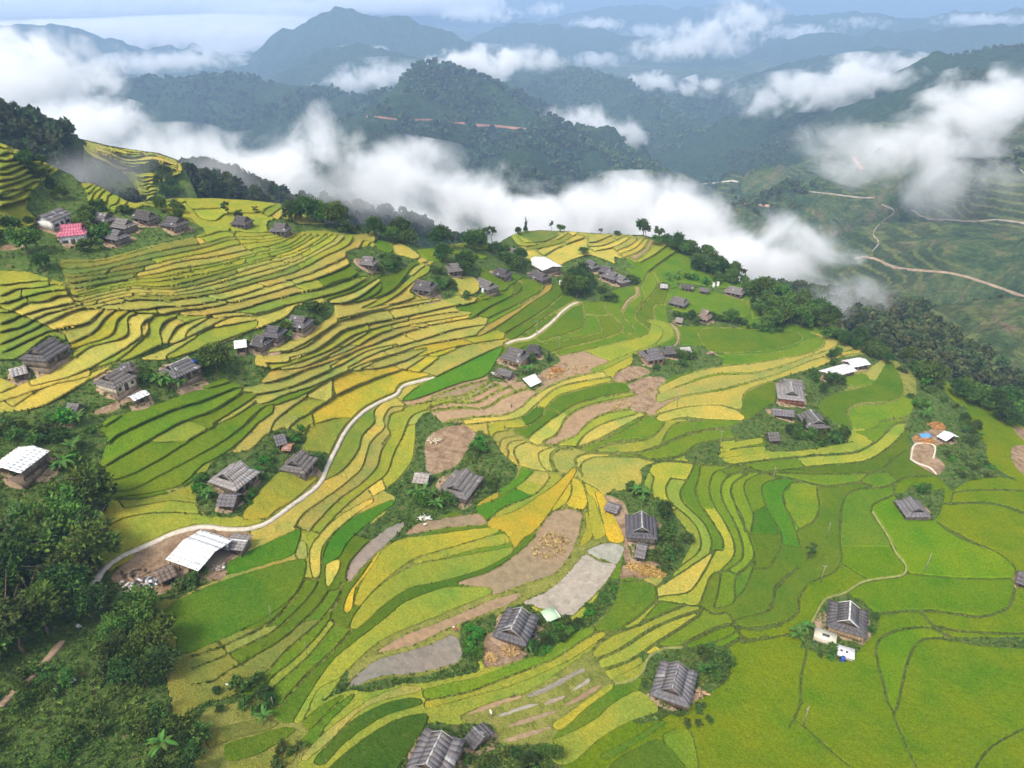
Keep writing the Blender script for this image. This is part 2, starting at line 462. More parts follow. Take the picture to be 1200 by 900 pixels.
# single paddies, pools and mud: tile, kind, outline.  kinds: Y gold, y ripe, l lime, o olive, g green, G vivid green, d deep green,
# m brown mud, w wet mud, p pale dry mud
PLOTS = """
Q3 Y 262,590 300,480 390,348 480,288 620,268 880,234 936,248 760,308 560,366 440,445 360,515 285,595
Q3 Y 213,610 237,540 302,452 372,350 380,352 325,440 265,520 248,605 226,628
Q3 l 535,398 565,378 760,316 955,264 985,302 840,326 700,366
Q3 l 243,700 262,645 350,536 440,466 545,411 700,379 1000,326 1000,345 900,405 780,450 640,485 520,514 400,592 285,695
Q3 l 140,880 250,780 400,664 500,584 650,524 720,510 880,514 905,535 760,596 620,655 450,724 340,792 240,885 180,940 90,990 20,1130 -20,1140 30,1050
Q3 Y 888,222 904,194 1020,152 1200,35 1290,-50 1300,-30 1130,220 1050,284 1012,322 975,258 945,244
Q3 w 223,470 238,402 302,324 400,245 480,204 498,220 450,276 370,346 300,416 240,486
Q3 m 494,262 560,214 700,184 840,168 880,202 868,218 700,231 520,266
F m 537,682 575,669 605,649 625,631 637,611 650,599 665,596 681,601 680,618 671,645 651,671 620,682 592,693 577,696 566,689 550,686
Q3 m 365,818 480,744 640,684 780,624 900,574 1048,534 1036,558 930,616 800,664 680,714 560,774 440,804
Q6 w 634,508 664,472 762,394 900,354 1030,314 1110,276 1140,282 1155,300 1162,388 1080,426 950,456 800,466 690,506 642,518
Q4 p 56,582 200,505 338,358 350,355 420,390 485,405 480,432 425,506 340,594 258,648 100,598
Q4 p 350,346 402,314 470,304 526,322 515,370 490,398 420,380
Q4 Y 318,315 348,232 346,165 352,160 376,268
Q4 Y 330,10 352,70 380,92 438,250 434,268 384,278 362,180 358,110
Q4 Y 392,64 428,84 516,256 520,296 452,285 414,140
Q3 G 113,388 152,284 262,184 436,104 446,118 330,206 230,296 188,364 132,400
Q3 y 64,455 54,342 103,263 202,174 338,99 348,108 240,186 150,266 105,338 100,436 88,460
Q3 y 130,412 186,384 186,428 142,502 130,496
Q2 y 992,312 1028,298 1036,368 988,368
Q2 G 656,420 704,374 960,256 1005,246 988,328 958,364 800,414 692,444
C0 g 565,360 700,275 900,206 1062,164 1073,200 1035,286 938,364 800,434 642,494 614,430
P4 g 84,265 300,262 520,274 560,308 480,340 350,364 132,366 98,330
P4 g 145,380 350,382 492,360 575,322 640,304 660,325 600,366 450,396 330,416 198,426 188,394
P4 g -60,80 0,66 120,82 220,108 292,136 315,192 240,208 100,190 -70,160
P4 g 305,126 372,194 332,210 325,188
P4 y -110,540 0,484 160,445 330,427 480,402 612,374 668,338 664,304 604,278 700,304 724,326 700,346 560,395 450,434 330,460 140,470 0,517 -100,560
P4 y -115,570 0,530 150,484 330,473 470,440 580,401 700,356 732,336 728,314 788,342 798,350 720,371 600,406 480,455 380,485 200,534 0,568 -110,600
P4 y -120,650 0,584 200,549 360,504 480,464 600,415 720,380 806,360 806,340 844,352 828,368 760,381 640,434 560,455 440,494 320,534 278,578 270,632 160,614 0,624 -70,640
P4 y -120,672 0,634 150,620 255,648 284,684 130,680 0,670 -90,690
P4 g 289,582 322,549 428,514 432,600 398,618 302,684 279,658
P4 l 190,808 262,789 368,773 372,793 192,822
P4 l 172,845 262,824 378,814 386,833 182,862
P4 g 634,622 720,564 880,524 962,416 1026,500 1030,566 960,596 830,604 770,638 776,690 792,732 700,688
P4 y 860,470 938,404 952,412 928,496 906,510
P4 g 745,492 848,474 896,508 800,526
P4 g 784,648 834,624 980,609 1040,576 1080,600 1058,664 930,686 898,716 806,720
P4 g 814,742 904,730 954,696 1056,684 980,708 936,758 900,786 854,760
P3 l 794,578 878,592 916,630 906,668 838,696 720,746 620,796 560,816 534,814 700,744 832,692 868,644 852,612
P3 y 0,640 60,594 190,524 298,454 322,408 346,412 336,440 248,498 120,586 0,654
Q7 g -10,534 120,500 240,474 450,394 540,364 700,264 768,240 784,256 700,314 600,378 400,458 200,532 0,572
Q7 l -5,590 200,548 400,472 600,392 700,328 800,268 836,272 700,372 560,442 400,508 250,550 0,616
Q7 m 175,648 300,594 436,556 444,568 220,646
Q7 w 466,560 560,514 736,426 748,440 560,546 484,566
Q7 p 306,668 400,624 516,594 524,602 330,666
Q7 w 550,592 646,554 650,566 562,606
Q7 p 676,538 756,480 770,490 692,536
Q7 m 376,698 500,654 616,624 598,648 384,712
Q7 m 646,600 740,544 814,504 796,538 662,612
Q7 m 366,768 450,734 580,704 584,714 400,776
Q7 l 596,690 652,654 858,506 874,520 758,606 640,710 604,712
Q7 l 566,790 700,724 802,664 862,606 980,540 1046,572 1082,630 960,674 820,752 680,870 600,870
Q7 g 818,838 962,764 1098,678 1114,690 960,794 852,854
Q7 l 876,482 1000,416 1024,400 1006,448 948,486 892,496
Q7 g 870,880 1000,800 1098,770 1200,880 1190,960 860,960
Q7 g 1110,758 1180,716 1240,745 1270,900 1210,880
Q6 y 414,856 502,754 642,644 762,564 900,516 974,522 956,540 800,576 680,634 560,754 440,856
Q6 d 474,866 602,724 702,646 850,584 966,574 972,598 820,644 700,714 600,794 520,876
Q6 d 564,880 702,766 852,676 994,646 994,690 930,800 870,890 840,960 500,960
Q6 g 404,788 434,744 560,626 656,550 638,588 530,694 480,774
Q6 g 420,690 490,620 560,580 610,562 540,625 455,710
P6 l 140,812 300,622 420,628 482,636 466,656 380,735 300,782 240,824
P2 y 930,500 1020,500 1046,548 1010,575 960,575 940,540
P2 y 340,605 470,560 575,505 580,515 480,585 400,612
P2 g 555,330 600,328 640,360 635,380 585,372
P2 y 645,350 690,345 765,395 750,408 700,398 650,382
P2 g 755,372 860,366 960,372 1080,400 1060,408 960,388 870,392 868,420 800,412
P2 g 940,640 1080,600 1160,570 1195,545 1200,580 1080,640 1000,690 1010,660
P2 l 500,640 560,610 700,520 800,440 810,470 760,500 640,590 560,630
P2 y 585,625 690,560 760,480 800,460 720,560 740,590
P5 l 780,228 900,150 1000,95 1200,60 1200,88 1050,146 950,186 800,232
Q6 o -20,730 110,690 230,672 300,690 200,730 60,770 -20,800
Q6 g 60,790 200,745 320,710 380,720 300,780 180,840 70,860
Q6 o 80,880 220,850 330,790 385,770 380,850 300,900 120,940
B1 G 220,500 300,440 560,318 540,372 500,420 420,440 260,498
"""
# areas without rice (yards, weeds, houses, woodland): tile, ground kind, outline.  w weeds, e earth yard, - bare bank
VOIDS = """
P5 w -320,250 0,235 90,225 225,128 310,150 335,180 320,235 240,300 80,360 0,335 -320,400
F - 236,842 300,830 330,845 352,880 345,905 330,1070 236,1070
F w -320,150 -320,1070 150,1070 242,1070 242,900 238,840 205,835 190,760 160,700 130,690 120,660 95,640 128,590 118,550 125,510 100,500 60,485 -320,485
F w -320,495 25,479 105,443 150,421 195,419 237,408 267,398 300,384 335,369 350,356 388,354 392,366 375,380 345,397 320,409 305,412 300,425 318,432 300,452 285,452 262,444 250,448 215,462 195,470 165,480 125,492 100,530 -320,530
P5 w 600,252 650,216 760,166 815,166 800,188 640,245
F w 0,268 40,260 30,240 45,215 70,198 88,205 100,222 104,240 100,250 150,245 175,240 230,262 240,272 215,280 176,288 120,303 72,306 75,330 20,318 -320,322 -320,270
P1 e 200,460 300,385 330,400 310,430 240,490
P1 e 0,560 70,535 110,560 0,575
P5 e 640,285 655,295 600,370 540,400 520,390 580,330
P5 e 870,370 970,325 960,345 880,370
P5 e 210,530 300,540 360,540 280,595 220,560
P5 e 440,490 600,420 610,440 500,500
Q2 e 120,470 200,380 300,310 440,260 480,240 540,230 700,250 770,260 760,330 690,370 650,470 560,475 520,430 400,520 330,550 180,500
F w 120,700 110,680 190,634 215,619 236,612 268,618 292,618 292,642 270,660 270,672 230,690 205,702 150,706
P6 w 250,440 330,400 430,430 440,460 420,500 540,520 540,570 490,630 420,625 300,618 240,700 130,815 0,820 -60,790 -80,700 0,560 90,520 180,500
P6 w 1010,330 950,380 950,460 935,560 870,645 800,700 850,740 760,840 640,900 900,940 1120,800 1200,830 1250,740 1330,690 1330,620 1280,560 1200,470 1160,390 1090,390
P7 w 220,420 310,380 380,395 400,410 500,440 560,530 625,590 610,645 540,700 430,770 440,800 330,800 100,850 -20,900 -60,930 60,740 150,640 150,450
P7 m 200,460 300,400 400,400 430,450 380,520 340,580 240,620 200,600
P7 w 600,50 700,10 800,60 830,90 800,110 740,160 740,205 690,230 650,190 600,195 490,180 490,150 530,80
P7 e 720,160 800,110 860,100 850,130 800,170 740,190 
P8 w 160,150 240,100 250,60 380,20 580,20 680,60 670,110 570,130 430,170 340,235 250,245 230,200
P8 e 150,170 240,115 330,140 280,165 200,190
P8 e 230,205 300,170 370,165 400,180 350,225 300,245 250,240
P8 e 240,290 330,255 350,290 330,320 260,330 230,305
P8 w 270,680 290,640 280,600 310,575 340,575 320,620 300,680 330,720 380,740 430,790 500,880 520,960 400,1140 380,1100 350,1100 310,1110 200,1100 190,1070 200,860 110,720
P8 w 700,400 770,370 850,300 900,190 930,150 1020,150 1100,110 1200,60 1240,80 1230,230 1120,290 1200,360 1220,450 1280,470 1180,490 1060,510 950,520 870,510 860,460 740,455
P8 w 490,545 560,490 650,470 660,540 700,575 580,570
Q1 w 600,10 640,40 690,90 690,200 660,280 650,330 670,430 760,520 830,590 860,620 900,600 960,570 1100,560 1190,580 1100,530 1030,470 1020,400 900,290 940,240 880,200 820,140 700,60 640,0
Q1 e 670,470 690,400 780,405 790,460 830,500 790,545
Q1 e 680,365 770,330 820,330 830,400 770,405 690,400
Q1 e 1150,410 1240,420 1240,540 1190,540 1140,470
Q1 e 1150,320 1240,340 1240,400 1180,370
Q1 w 590,640 640,620 680,590 760,610 830,620 790,750 680,745 650,740
Q1 w 200,60 350,0 480,-20 520,20 360,80 390,120 300,180 220,220 200,160
Q4 w 180,650 280,660 320,660 460,470 500,470 510,490 460,600 380,690 300,740 180,810 60,850 -20,880 -140,860 -190,760 -150,690 -100,680 -30,620 50,590 100,610
Q3 e 880,740 930,720 1050,760 1060,840 880,890 860,850
Q3 w 760,690 850,660 920,640 910,700 860,740 880,790 860,850 770,860
Q4 e 500,470 540,380 560,380 640,390 720,380 720,420 640,470 560,465
Q4 e 420,90 520,110 540,150 540,300 560,380 530,390 520,300
Q4 w 600,820 680,820 850,790 1010,790 1030,860 1000,960 700,1130 560,1130 620,900
Q7 - 160,650 460,540 700,390 760,350 800,380 830,440 880,500 820,560 640,650 620,720 560,780 400,790 310,760 310,700 190,690
Q7 w 130,690 310,700 330,770 400,795 560,780 620,860 630,960 -320,960 -140,880 0,690
Q8 w 200,540 240,450 300,400 360,375 480,440 510,490 510,560 460,610 390,690 330,700 180,640 150,630
Q8 w 870,590 950,580 1240,590 1240,640 1000,625
Q6 w 630,440 640,520 800,480 950,470 1080,440 1165,400 1240,400 1240,450 1000,500 900,505 760,540 640,540 560,560 500,600 560,530
Q6 - -60,660 100,590 250,550 240,610 330,680 400,680 420,760 400,860 400,1300 -60,1300
Q6 w -100,620 100,560 200,555 180,620 60,660 -80,690
P3 w -240,330 -50,240 40,250 120,235 230,260 230,300 370,320 420,300 520,270 640,310 760,380 760,410 640,440 600,490 500,495 450,480 420,430 370,410 230,390 180,370 60,360 20,340 0,470 -120,440 -240,440
P3 w 640,280 700,300 740,340 650,320
P3 w 850,400 900,400 900,435 850,435
P3 w 940,400 1040,410 1240,440 1240,470 1100,450 940,430
P3 w 890,460 1000,460 1030,520 1110,520 1200,510 1240,520 1240,610 1100,610 960,610 900,600 880,520
P2 w 420,380 550,350 640,390 760,400 740,430 680,470 600,495 540,490 470,470
P2 w 690,500 780,480 880,490 940,560 900,600 820,590 740,580 690,560
P2 w 60,230 160,220 200,240 380,250 520,270 540,290 460,300 370,290 290,280 180,290 60,280
P2 w 380,285 540,260 720,320 780,350 1100,360 1200,310 1240,450 1080,430 1020,480 870,440 870,395 770,400 690,350 640,340 560,320 540,280
P2 w 865,370 1030,360 1040,480 1000,500 900,500 870,430
"""
# colour readings for the paddies between the bank lines
TONES = """
F l 250,240; F l 310,242; F l 200,240; F y 330,245; F l 20,185; F l 20,205; F l 25,225; F l 105,225; F l 130,230; F o 180,285; F l 250,255; F l 300,255; F l 300,280; F o 120,315; F l 200,300
F o 160,312; F y 240,310; F l 170,335; F l 250,320; F y 290,335; F o 240,335; F y 330,310; F l 330,290; F y 370,310; F l 390,290; F g 380,335; F g 400,325; F g 425,322; F l 430,290; F y 100,350; F l 40,345; F y 50,365; F l 20,380
F y 30,400; F y 120,372; F Y 100,395; F l 130,390; F y 160,385; F l 155,400; F l 190,375; F y 205,380; F l 225,370; F y 240,375; F y 70,440; F l 40,460; F y 20,475; F y 200,355; F y 260,352; F y 320,345; F l 350,335
F g 200,490; F g 180,510; F l 220,500; F g 230,530; F l 210,525; F g 170,540; F g 240,490; F g 270,475; F g 250,510; F g 200,545; F g 170,500; F d 285,440; F d 300,430; F g 250,545; F g 180,560; F g 150,580; F l 200,590; F l 170,610; F g 130,570
F y 340,415; F y 330,430; F y 370,405; F l 420,385; F y 450,375; F y 500,360; F y 520,365; F y 400,400; F l 430,395; F y 470,390; F y 540,380; F y 560,385; F l 350,435; F y 340,445; F y 400,430; F y 330,465; F y 380,450; F y 450,430; F Y 500,410; F y 540,395; F Y 570,395; F y 460,420
F Y 400,450; F Y 390,475; F Y 430,455; F Y 450,430; F Y 360,460; F l 350,480; F l 375,495; F l 395,510; F y 330,490; F y 310,510; F g 280,490; F g 260,510; F g 300,475; F l 290,530
F l 420,500; F l 400,540; F y 435,510; F y 430,540; F l 455,480; F y 455,500; F l 460,530; F y 478,480; F l 470,540; F y 490,490; F y 440,580; F l 420,580; F l 390,600; F l 360,620; F y 380,620; F l 350,650; F y 330,640; F l 320,610; F l 345,600; F y 478,520
F m 510,468; F m 530,460; F w 560,455; F m 550,470; F m 580,468; F m 500,490; F m 600,470; F m 630,450; F m 680,435; F y 590,485; F y 640,465; F l 600,495; F l 640,480; F l 690,450; F g 625,490; F l 660,495; F g 700,460; F y 640,505; F l 700,470
F m 690,490; F m 670,510; F y 700,490; F y 720,500; F y 690,510; F g 730,520; F y 580,510; F y 590,515; F y 600,530; F y 620,530; F y 650,540; F y 640,525; F Y 590,580; F y 630,560; F y 670,545; F y 720,560; F y 700,545; F G 610,560; F G 600,580; F l 620,570; F g 580,600; F y 650,590; F y 620,600; F Y 660,580; F Y 680,590
F y 700,500; F g 770,505; F g 740,510; F g 800,500; F l 750,520; F l 830,520; F l 780,540; F l 720,490; F g 820,490
F l 770,590; F l 785,590; F g 800,580; F g 815,570; F g 830,580; F g 850,580; F l 790,640; F l 800,650; F l 780,660; F y 770,670; F l 820,620; F l 840,610; F y 800,670; F g 830,670; F g 820,690; F g 850,680; F g 860,690; F g 740,700; F g 770,710
F g 880,590; F G 900,600; F G 920,620; F g 880,640; F g 860,600; F g 900,560; F l 950,540; F g 930,545; F g 850,545; F g 960,560; F g 1000,545; F g 1030,560; F g 1000,620; F g 960,620; F h 1060,640; F h 1150,640; F h 1200,640; F h 1180,600; F h 1150,580; F h 1130,590; F h 1200,580
F g 900,650; F G 870,660; F g 930,680; F g 960,660; F g 890,700; F h 1000,660; F h 1100,655; F h 1080,690; F h 1160,720; F h 1150,740; F h 1060,770; F h 1050,830; F h 1150,800; F h 900,820; F h 980,830; F h 1000,880; F h 850,870; F h 1180,880; F h 940,700; F h 840,740; F h 860,730; F g 880,700; F h 1130,665; F h 1080,735; F l 740,408; F l 715,425; F h 1300,700; F h 1300,850; F h 1350,620; F h 1450,720; F h 1480,900; F h 1300,980; F h 900,990; F h 1100,1000; F l 1500,650
F l 740,750; F l 690,760; F l 760,740; F g 800,750; F l 720,780; F l 840,760; F l 870,750; F g 690,790
F g 340,720; F o 350,740; F g 380,730; F g 390,740; F l 380,760; F l 360,780; F g 320,780; F g 290,790; F o 300,770; F g 400,690; F g 395,710; F l 350,760; F g 260,780; F g 230,800
F g 700,380; F g 680,370; F g 650,380; F g 670,400; F g 720,400; F g 740,390; F g 690,360; F g 580,350; F g 590,360; F g 600,340; F g 610,370; F g 630,370; F g 630,385; F g 570,345; F g 570,365
F y 630,285; F l 610,285; F l 650,285; F o 630,276; F y 670,280; F y 700,280; F y 720,285; F y 735,285; F y 745,295; F m 750,295; F l 765,290; F g 780,300; F g 770,310; F g 800,310; F y 650,297; F l 690,276; F g 720,340; F g 740,350; F g 755,350; F g 760,340; F g 800,360; F g 780,365; F g 775,345
"""
# paths: tile, half-width m, kind (c concrete, e earth), readings
PATHS = """
F 0.75 c 112,682 124,664 145,650 180,635 205,624 236,617 268,620 290,619 312,612 340,592 372,568 382,548 393,525 405,503 425,482 445,470 465,461 470,452 490,446 508,442
P3 0.6 c 130,692 180,672 240,664 280,640 340,595 390,545 440,507 470,497
P3 0.45 e 680,532 705,490 748,460 745,428
Q8 0.25 g 490,0 560,110 600,190 645,250 632,295 540,310 440,330 360,380 270,410 220,490 200,530
Q1 0.25 c 670,470 690,402 780,408 775,470
Q1 0.32 c 668,470 700,490 760,512 790,545
Q2 0.7 c 5,545 20,500 60,455 100,415
C0 0.6 e 0,690 30,655 90,600 150,540 200,480 220,455
P3 0.35 e 905,600 935,630 940,680 920,705
Q7 0.28 g 880,505 960,490 1010,450 1030,400 1060,365 1120,340 1200,335
"""
# ---------------------------------------------------------------- from image coordinates to plots of ground
X0, X1, Y0, Y1 = -300, 1560, 120, 1050
CREST = "-302,128 -182,150 -60,170 0,167 26,177 62,195 85,205 92,213 110,215 150,236 160,238 175,235 207,232 250,232 300,235 325,238 347,246 365,255 385,262 410,263 430,268 460,275 485,286 500,291 530,286 560,282 578,288 597,277 610,271 635,269.5 668,271 700,273.5 755,275.5 768,279 785,283 810,294 835,305 860,325 890,345 930,365 960,380 1000,400 1040,420 1075,430 1100,440 1140,465 1165,480 1200,500 1260,522 1382,556 1562,610"

def raster_poly(P, shape, x0, y0, sc=1.0):
    """boolean mask of a polygon (even-odd), local to its box"""
    m = np.zeros(shape, bool)
    xs0, ys0 = P.min(0); xs1, ys1 = P.max(0)
    a, b = max(0, int((xs0 - x0) * sc)), min(shape[1], int((xs1 - x0) * sc) + 2)
    c, d = max(0, int((ys0 - y0) * sc)), min(shape[0], int((ys1 - y0) * sc) + 2)
    if a >= b or c >= d: return m
    gx = x0 + np.arange(a, b) / sc; gy = y0 + np.arange(c, d) / sc
    sub = np.zeros((d - c, b - a), bool)
    Q = np.roll(P, -1, 0)
    for (xa, ya), (xb, yb) in zip(P, Q):
        if ya == yb: continue
        r = (gy >= min(ya, yb)) & (gy < max(ya, yb))
        if not r.any(): continue
        xi = xa + (gy[r] - ya) * (xb - xa) / (yb - ya)
        sub[r] ^= gx[None] < xi[:, None]
    m[c:d, a:b] = sub
    return m
def seg_dist(D, A, B, w, x0, y0, reach=9.0):
    """lower D to (distance to the segments A-B) - w"""
    for (xa, ya), (xb, yb) in zip(A, B):
        r = reach
        a, b = max(0, int(min(xa, xb) - x0 - r)), min(D.shape[1], int(max(xa, xb) - x0 + r) + 2)
        c, d = max(0, int(min(ya, yb) - y0 - r)), min(D.shape[0], int(max(ya, yb) - y0 + r) + 2)
        if a >= b or c >= d: continue
        gx = x0 + np.arange(a, b)[None] - xa; gy = y0 + np.arange(c, d)[:, None] - ya
        ex, ey = xb - xa, yb - ya
        t = np.clip((gx * ex + gy * ey) / (ex * ex + ey * ey + 1e-9), 0, 1)
        dist = np.hypot(gx - t * ex, gy - t * ey) - w
        np.minimum(D[c:d, a:b], dist, out=D[c:d, a:b])
def label(mask):
    """connected regions by runs and union-find"""
    H, W = mask.shape
    lab = np.zeros((H, W), np.int32); par = [0]
    def find(i):
        while par[i] != i:
            par[i] = par[par[i]]; i = par[i]
        return i
    prev = []
    for y in range(H):
        r = np.flatnonzero(np.diff(np.r_[0, mask[y].astype(np.int8), 0]))
        cur = []; j = 0
        for s, e in zip(r[::2], r[1::2]):
            k = len(par); par.append(k)
            while j < len(prev) and prev[j][1] <= s: j += 1
            q = j
            while q < len(prev) and prev[q][0] < e:
                a, b = find(k), find(prev[q][2])
                if a != b: par[max(a, b)] = min(a, b)
                q += 1
            cur.append((s, e, k)); lab[y, s:e] = k
        prev = cur
    root = np.array([find(i) for i in range(len(par))])
    return root[lab]

def gather_lines(banks, runs, rng):
    L = []
    for ln in banks.strip().splitlines():
        w, wd, rest = ln.split(None, 2)
        L.append((smooth_curve(pts(w, rest)), float(wd) / 2 + (.35 if w in ('Q4', 'P8', 'Q1', 'Q8', 'C2', 'Q7', 'P3', 'P4') else 0), True))
    for wd, win, seq in runs:
        G = [pts(win, s) if isinstance(s, str) else s for s in seq]
        prev = resample(smooth_curve(G[0]), 60); L.append((prev, wd / 2, True))
        for n, g in zip(G[1::2], G[2::2]):
            nxt = resample(smooth_curve(g), 60)
            t0 = rng.uniform(-.12, .12, n + 1); t0[0] = t0[-1] = 0
            lines = []
            for i in range(1, n + 1):
                ph = rng.uniform(0, 6.28)
                f = (i + t0[i] + (0 if i == n else 1) * 0.16 * np.sin(np.linspace(0, rng.uniform(7, 15), 60) + ph)) / n
                lines.append(prev + (nxt - prev) * f[:, None])
            allc = [prev] + lines
            for c in lines: L.append((c, wd / 2, True))
            for a, b in zip(allc[:-1], allc[1:]):          # cross banks that split a tread
                ln = np.linalg.norm(np.diff(a, axis=0), axis=1).sum()
                for _ in range(int(ln / 150 + rng.random())):
                    i = rng.integers(4, 55); j = min(59, max(0, i + rng.integers(-2, 3)))
                    L.append((np.array([a[i], b[j]]), 0.8, False))
            prev = nxt
    # let line ends run on until they meet another line
    allp = np.vstack([l[0] for l in L]); own = np.concatenate([np.full(len(l[0]), i) for i, l in enumerate(L)])
    out = []
    for i, (P, w, sn) in enumerate(L):
        if sn:
            for end in (0, -1):
                e = P[end]; t = e - P[3 if end == 0 else -4] if len(P) > 4 else e - P[-1 - end]
                t = t / (np.linalg.norm(t) + 1e-9)
                d = allp - e; r = np.linalg.norm(d, axis=1)
                far = np.ones(len(r), bool)
                same = own == i
                idx = np.flatnonzero(same)
                nears = idx[-12:] if end else idx[:12]
                far[nears] = False
                cosang = (d @ t) / (r + 1e-9)
                score = np.where(far & (r < 20) & ((cosang > 0.35) | (r < 5)), r * (1.6 - 0.6 * cosang), 1e9)
                k = score.argmin()
                if score[k] < 1e8 and r[k] > 0.4:
                    bp = allp[k]
                    P = np.vstack([bp, P]) if end == 0 else np.vstack([P, bp])
        out.append((P, w))
    return out

def diffuse_z(z, lab, n, mask):
    """flatten the ground across each plot; banks run between the plots"""
    f = z.copy()
    same = []
    for ax, sh in ((0, 1), (0, -1), (1, 1), (1, -1)):
        nb = np.roll(lab, sh, ax); nm = np.roll(mask, sh, ax)
        k = ((lab == nb) | (lab == 0)) & nm & mask
        if ax == 0: k[0 if sh == 1 else -1] = False
        else: k[:, 0 if sh == 1 else -1] = False
        same.append((ax, sh, k.astype(np.float32)))
    cnt = 1 + sum(k for _, _, k in same)
    f = f.astype(np.float32)
    for _ in range(n):
        a = f.copy()
        for ax, sh, k in same: a += k * np.roll(f, sh, ax)
        f = a / cnt
    return f

def build_sheet(crest, ground, banks, runs, plots, voids, paths, tones, box, iters, seed, minpx=14):
    x0, x1, y0, y1 = box
    rng = np.random.default_rng(seed)
    shape = (y1 - y0, x1 - x0)
    gx, gy = np.meshgrid(np.arange(x0, x1), np.arange(y0, y1))
    mask = raster_poly(crest, shape, x0, y0)
    cs = tps_fit(ground[:, :2] / 100, ground[:, 2], 0.02)
    st = 6
    qx, qy = np.arange(x0, x1 + st, st), np.arange(y0, y1 + st, st)
    QX, QY = np.meshgrid(qx, qy)
    zc = tps_eval(cs, np.c_[QX.ravel(), QY.ravel()] / 100).reshape(QX.shape)
    fx = (np.arange(x0, x1) - x0) / st; fy = (np.arange(y0, y1) - y0) / st
    ix, iy = fx.astype(int), fy.astype(int); tx, ty = fx - ix, fy - iy
    z = ((zc[iy][:, ix] * (1 - tx) + zc[iy][:, ix + 1] * tx) * (1 - ty)[:, None] + (zc[iy + 1][:, ix] * (1 - tx) + zc[iy + 1][:, ix + 1] * tx) * ty[:, None])
    D = np.full(shape, 9.0, np.float32)
    for P, w in gather_lines(banks, runs, rng):
        seg_dist(D, P[:-1], P[1:], w, x0, y0)
    cr = smooth_curve(crest[:-2]) if len(crest) > 4 else crest
    seg_dist(D, crest[:-3], crest[1:-2], 0.6, x0, y0)
    weed = np.zeros(shape, np.int8); void_polys = []
    for ln in sorted(voids.strip().splitlines(), key=lambda t: len(t) > 2 and t.split(None, 2)[1] != 'w'):
        if not ln: continue
        w, k, rest = ln.split(None, 2)
        P = smooth_curve(pts(w, rest), closed=True)
        m = raster_poly(P, shape, x0, y0)
        weed[m] = 2 if k in 'em' else (3 if k == '-' else 1)
        void_polys.append((k, P))
    D = np.where(weed > 0, np.minimum(D, -1), D)
    pd = np.full(shape, 9.0, np.float32)
    for ln in paths.strip().splitlines():
        if not ln: continue
        w, hw, k, rest = ln.split(None, 3)
        P = smooth_curve(pts(w, rest))
        rngpx = 857 / 200.
        seg_dist(D, P[:-1], P[1:], float(hw) * rngpx + 1.0, x0, y0); seg_dist(pd, P[:-1], P[1:], float(hw) * rngpx + 1.5, x0, y0)
    plotD = []; PD = np.full(shape, 9.0, np.float32)
    owner = np.zeros(shape, np.int32)
    for i, ln in enumerate(plots.strip().splitlines()):
        if not ln: continue
        w, k, rest = ln.split(None, 2)
        P = smooth_curve(pts(w, rest), closed=True)
        m = raster_poly(P, shape, x0, y0) & (owner == 0)
        if m.sum() < 6: continue
        e = np.full(shape, 9.0, np.float32)
        seg_dist(e, P, np.roll(P, -1, 0), 0.0, x0, y0)
        sd = np.where(m, e, -e)
        owner[m] = len(plotD) + 1
        plotD.append((k, sd, m))
        D = np.minimum(D, -sd - 1.2)
    D[~mask] = np.minimum(D[~mask], -0.5)
    comp = label(D > 0)
    T = []
    for t in tones.replace('\n', ';').split(';'):
        t = t.split()
        if len(t) == 3: T.append((t[1], pts(t[0], t[2])[0]))
    TP = np.array([t[1] for t in T])
    inside = {}
    for k, p in T:
        yy, xx = int(round(p[1])) - y0, int(round(p[0])) - x0
        if 0 <= yy < shape[0] and 0 <= xx < shape[1]:
            c = comp[yy, xx]
            if c: inside.setdefault(c, k)
    # a plot that holds readings of different ripeness is divided by a low bund
    per = {}
    for k, p in T:
        yy, xx = int(round(p[1])) - y0, int(round(p[0])) - x0
        if 0 <= yy < shape[0] and 0 <= xx < shape[1] and comp[yy, xx]: per.setdefault(comp[yy, xx], []).append((k, p))
    for c, kp in per.items():
        if len(set(k for k, _ in kp)) < 2: continue
        yy, xx = np.nonzero(comp == c)
        if len(yy) < 500: continue
        K = np.array([ord(k) for k, _ in kp]); Q = np.array([p for _, p in kp])
        d = np.hypot(xx[:, None] + x0 - Q[:, 0], 2.2 * (yy[:, None] + y0 - Q[:, 1])) + 1.5 * np.sin(xx[:, None] * .05 + yy[:, None] * .07 + Q[:, 0])
        near = d.argmin(1); d1 = d.min(1)
        d2 = np.where(K[None] == K[near][:, None], 1e9, d).min(1)
        D[yy, xx] = np.minimum(D[yy, xx], (d2 - d1) / 2 - 0.9)
    comp = label(D > 0)
    ids, cnt = np.unique(comp, return_counts=True)
    inside = {}
    for k, p in T:
        yy, xx = int(round(p[1])) - y0, int(round(p[0])) - x0
        if 0 <= yy < shape[0] and 0 <= xx < shape[1]:
            c = comp[yy, xx]
            if c: inside.setdefault(c, k)
    lab = np.zeros(shape, np.int32); fields = []; nid = 1
    for (k, sd, m) in plotD:
        lab[(sd > 0) & m & (owner > 0)] = nid
        fields.append(dict(id=nid, kind=k, sd=sd, n=int(m.sum()), plot=True)); nid += 1
    SD = D
    flat_order = np.argsort(comp.ravel(), kind='stable'); sortc = comp.ravel()[flat_order]
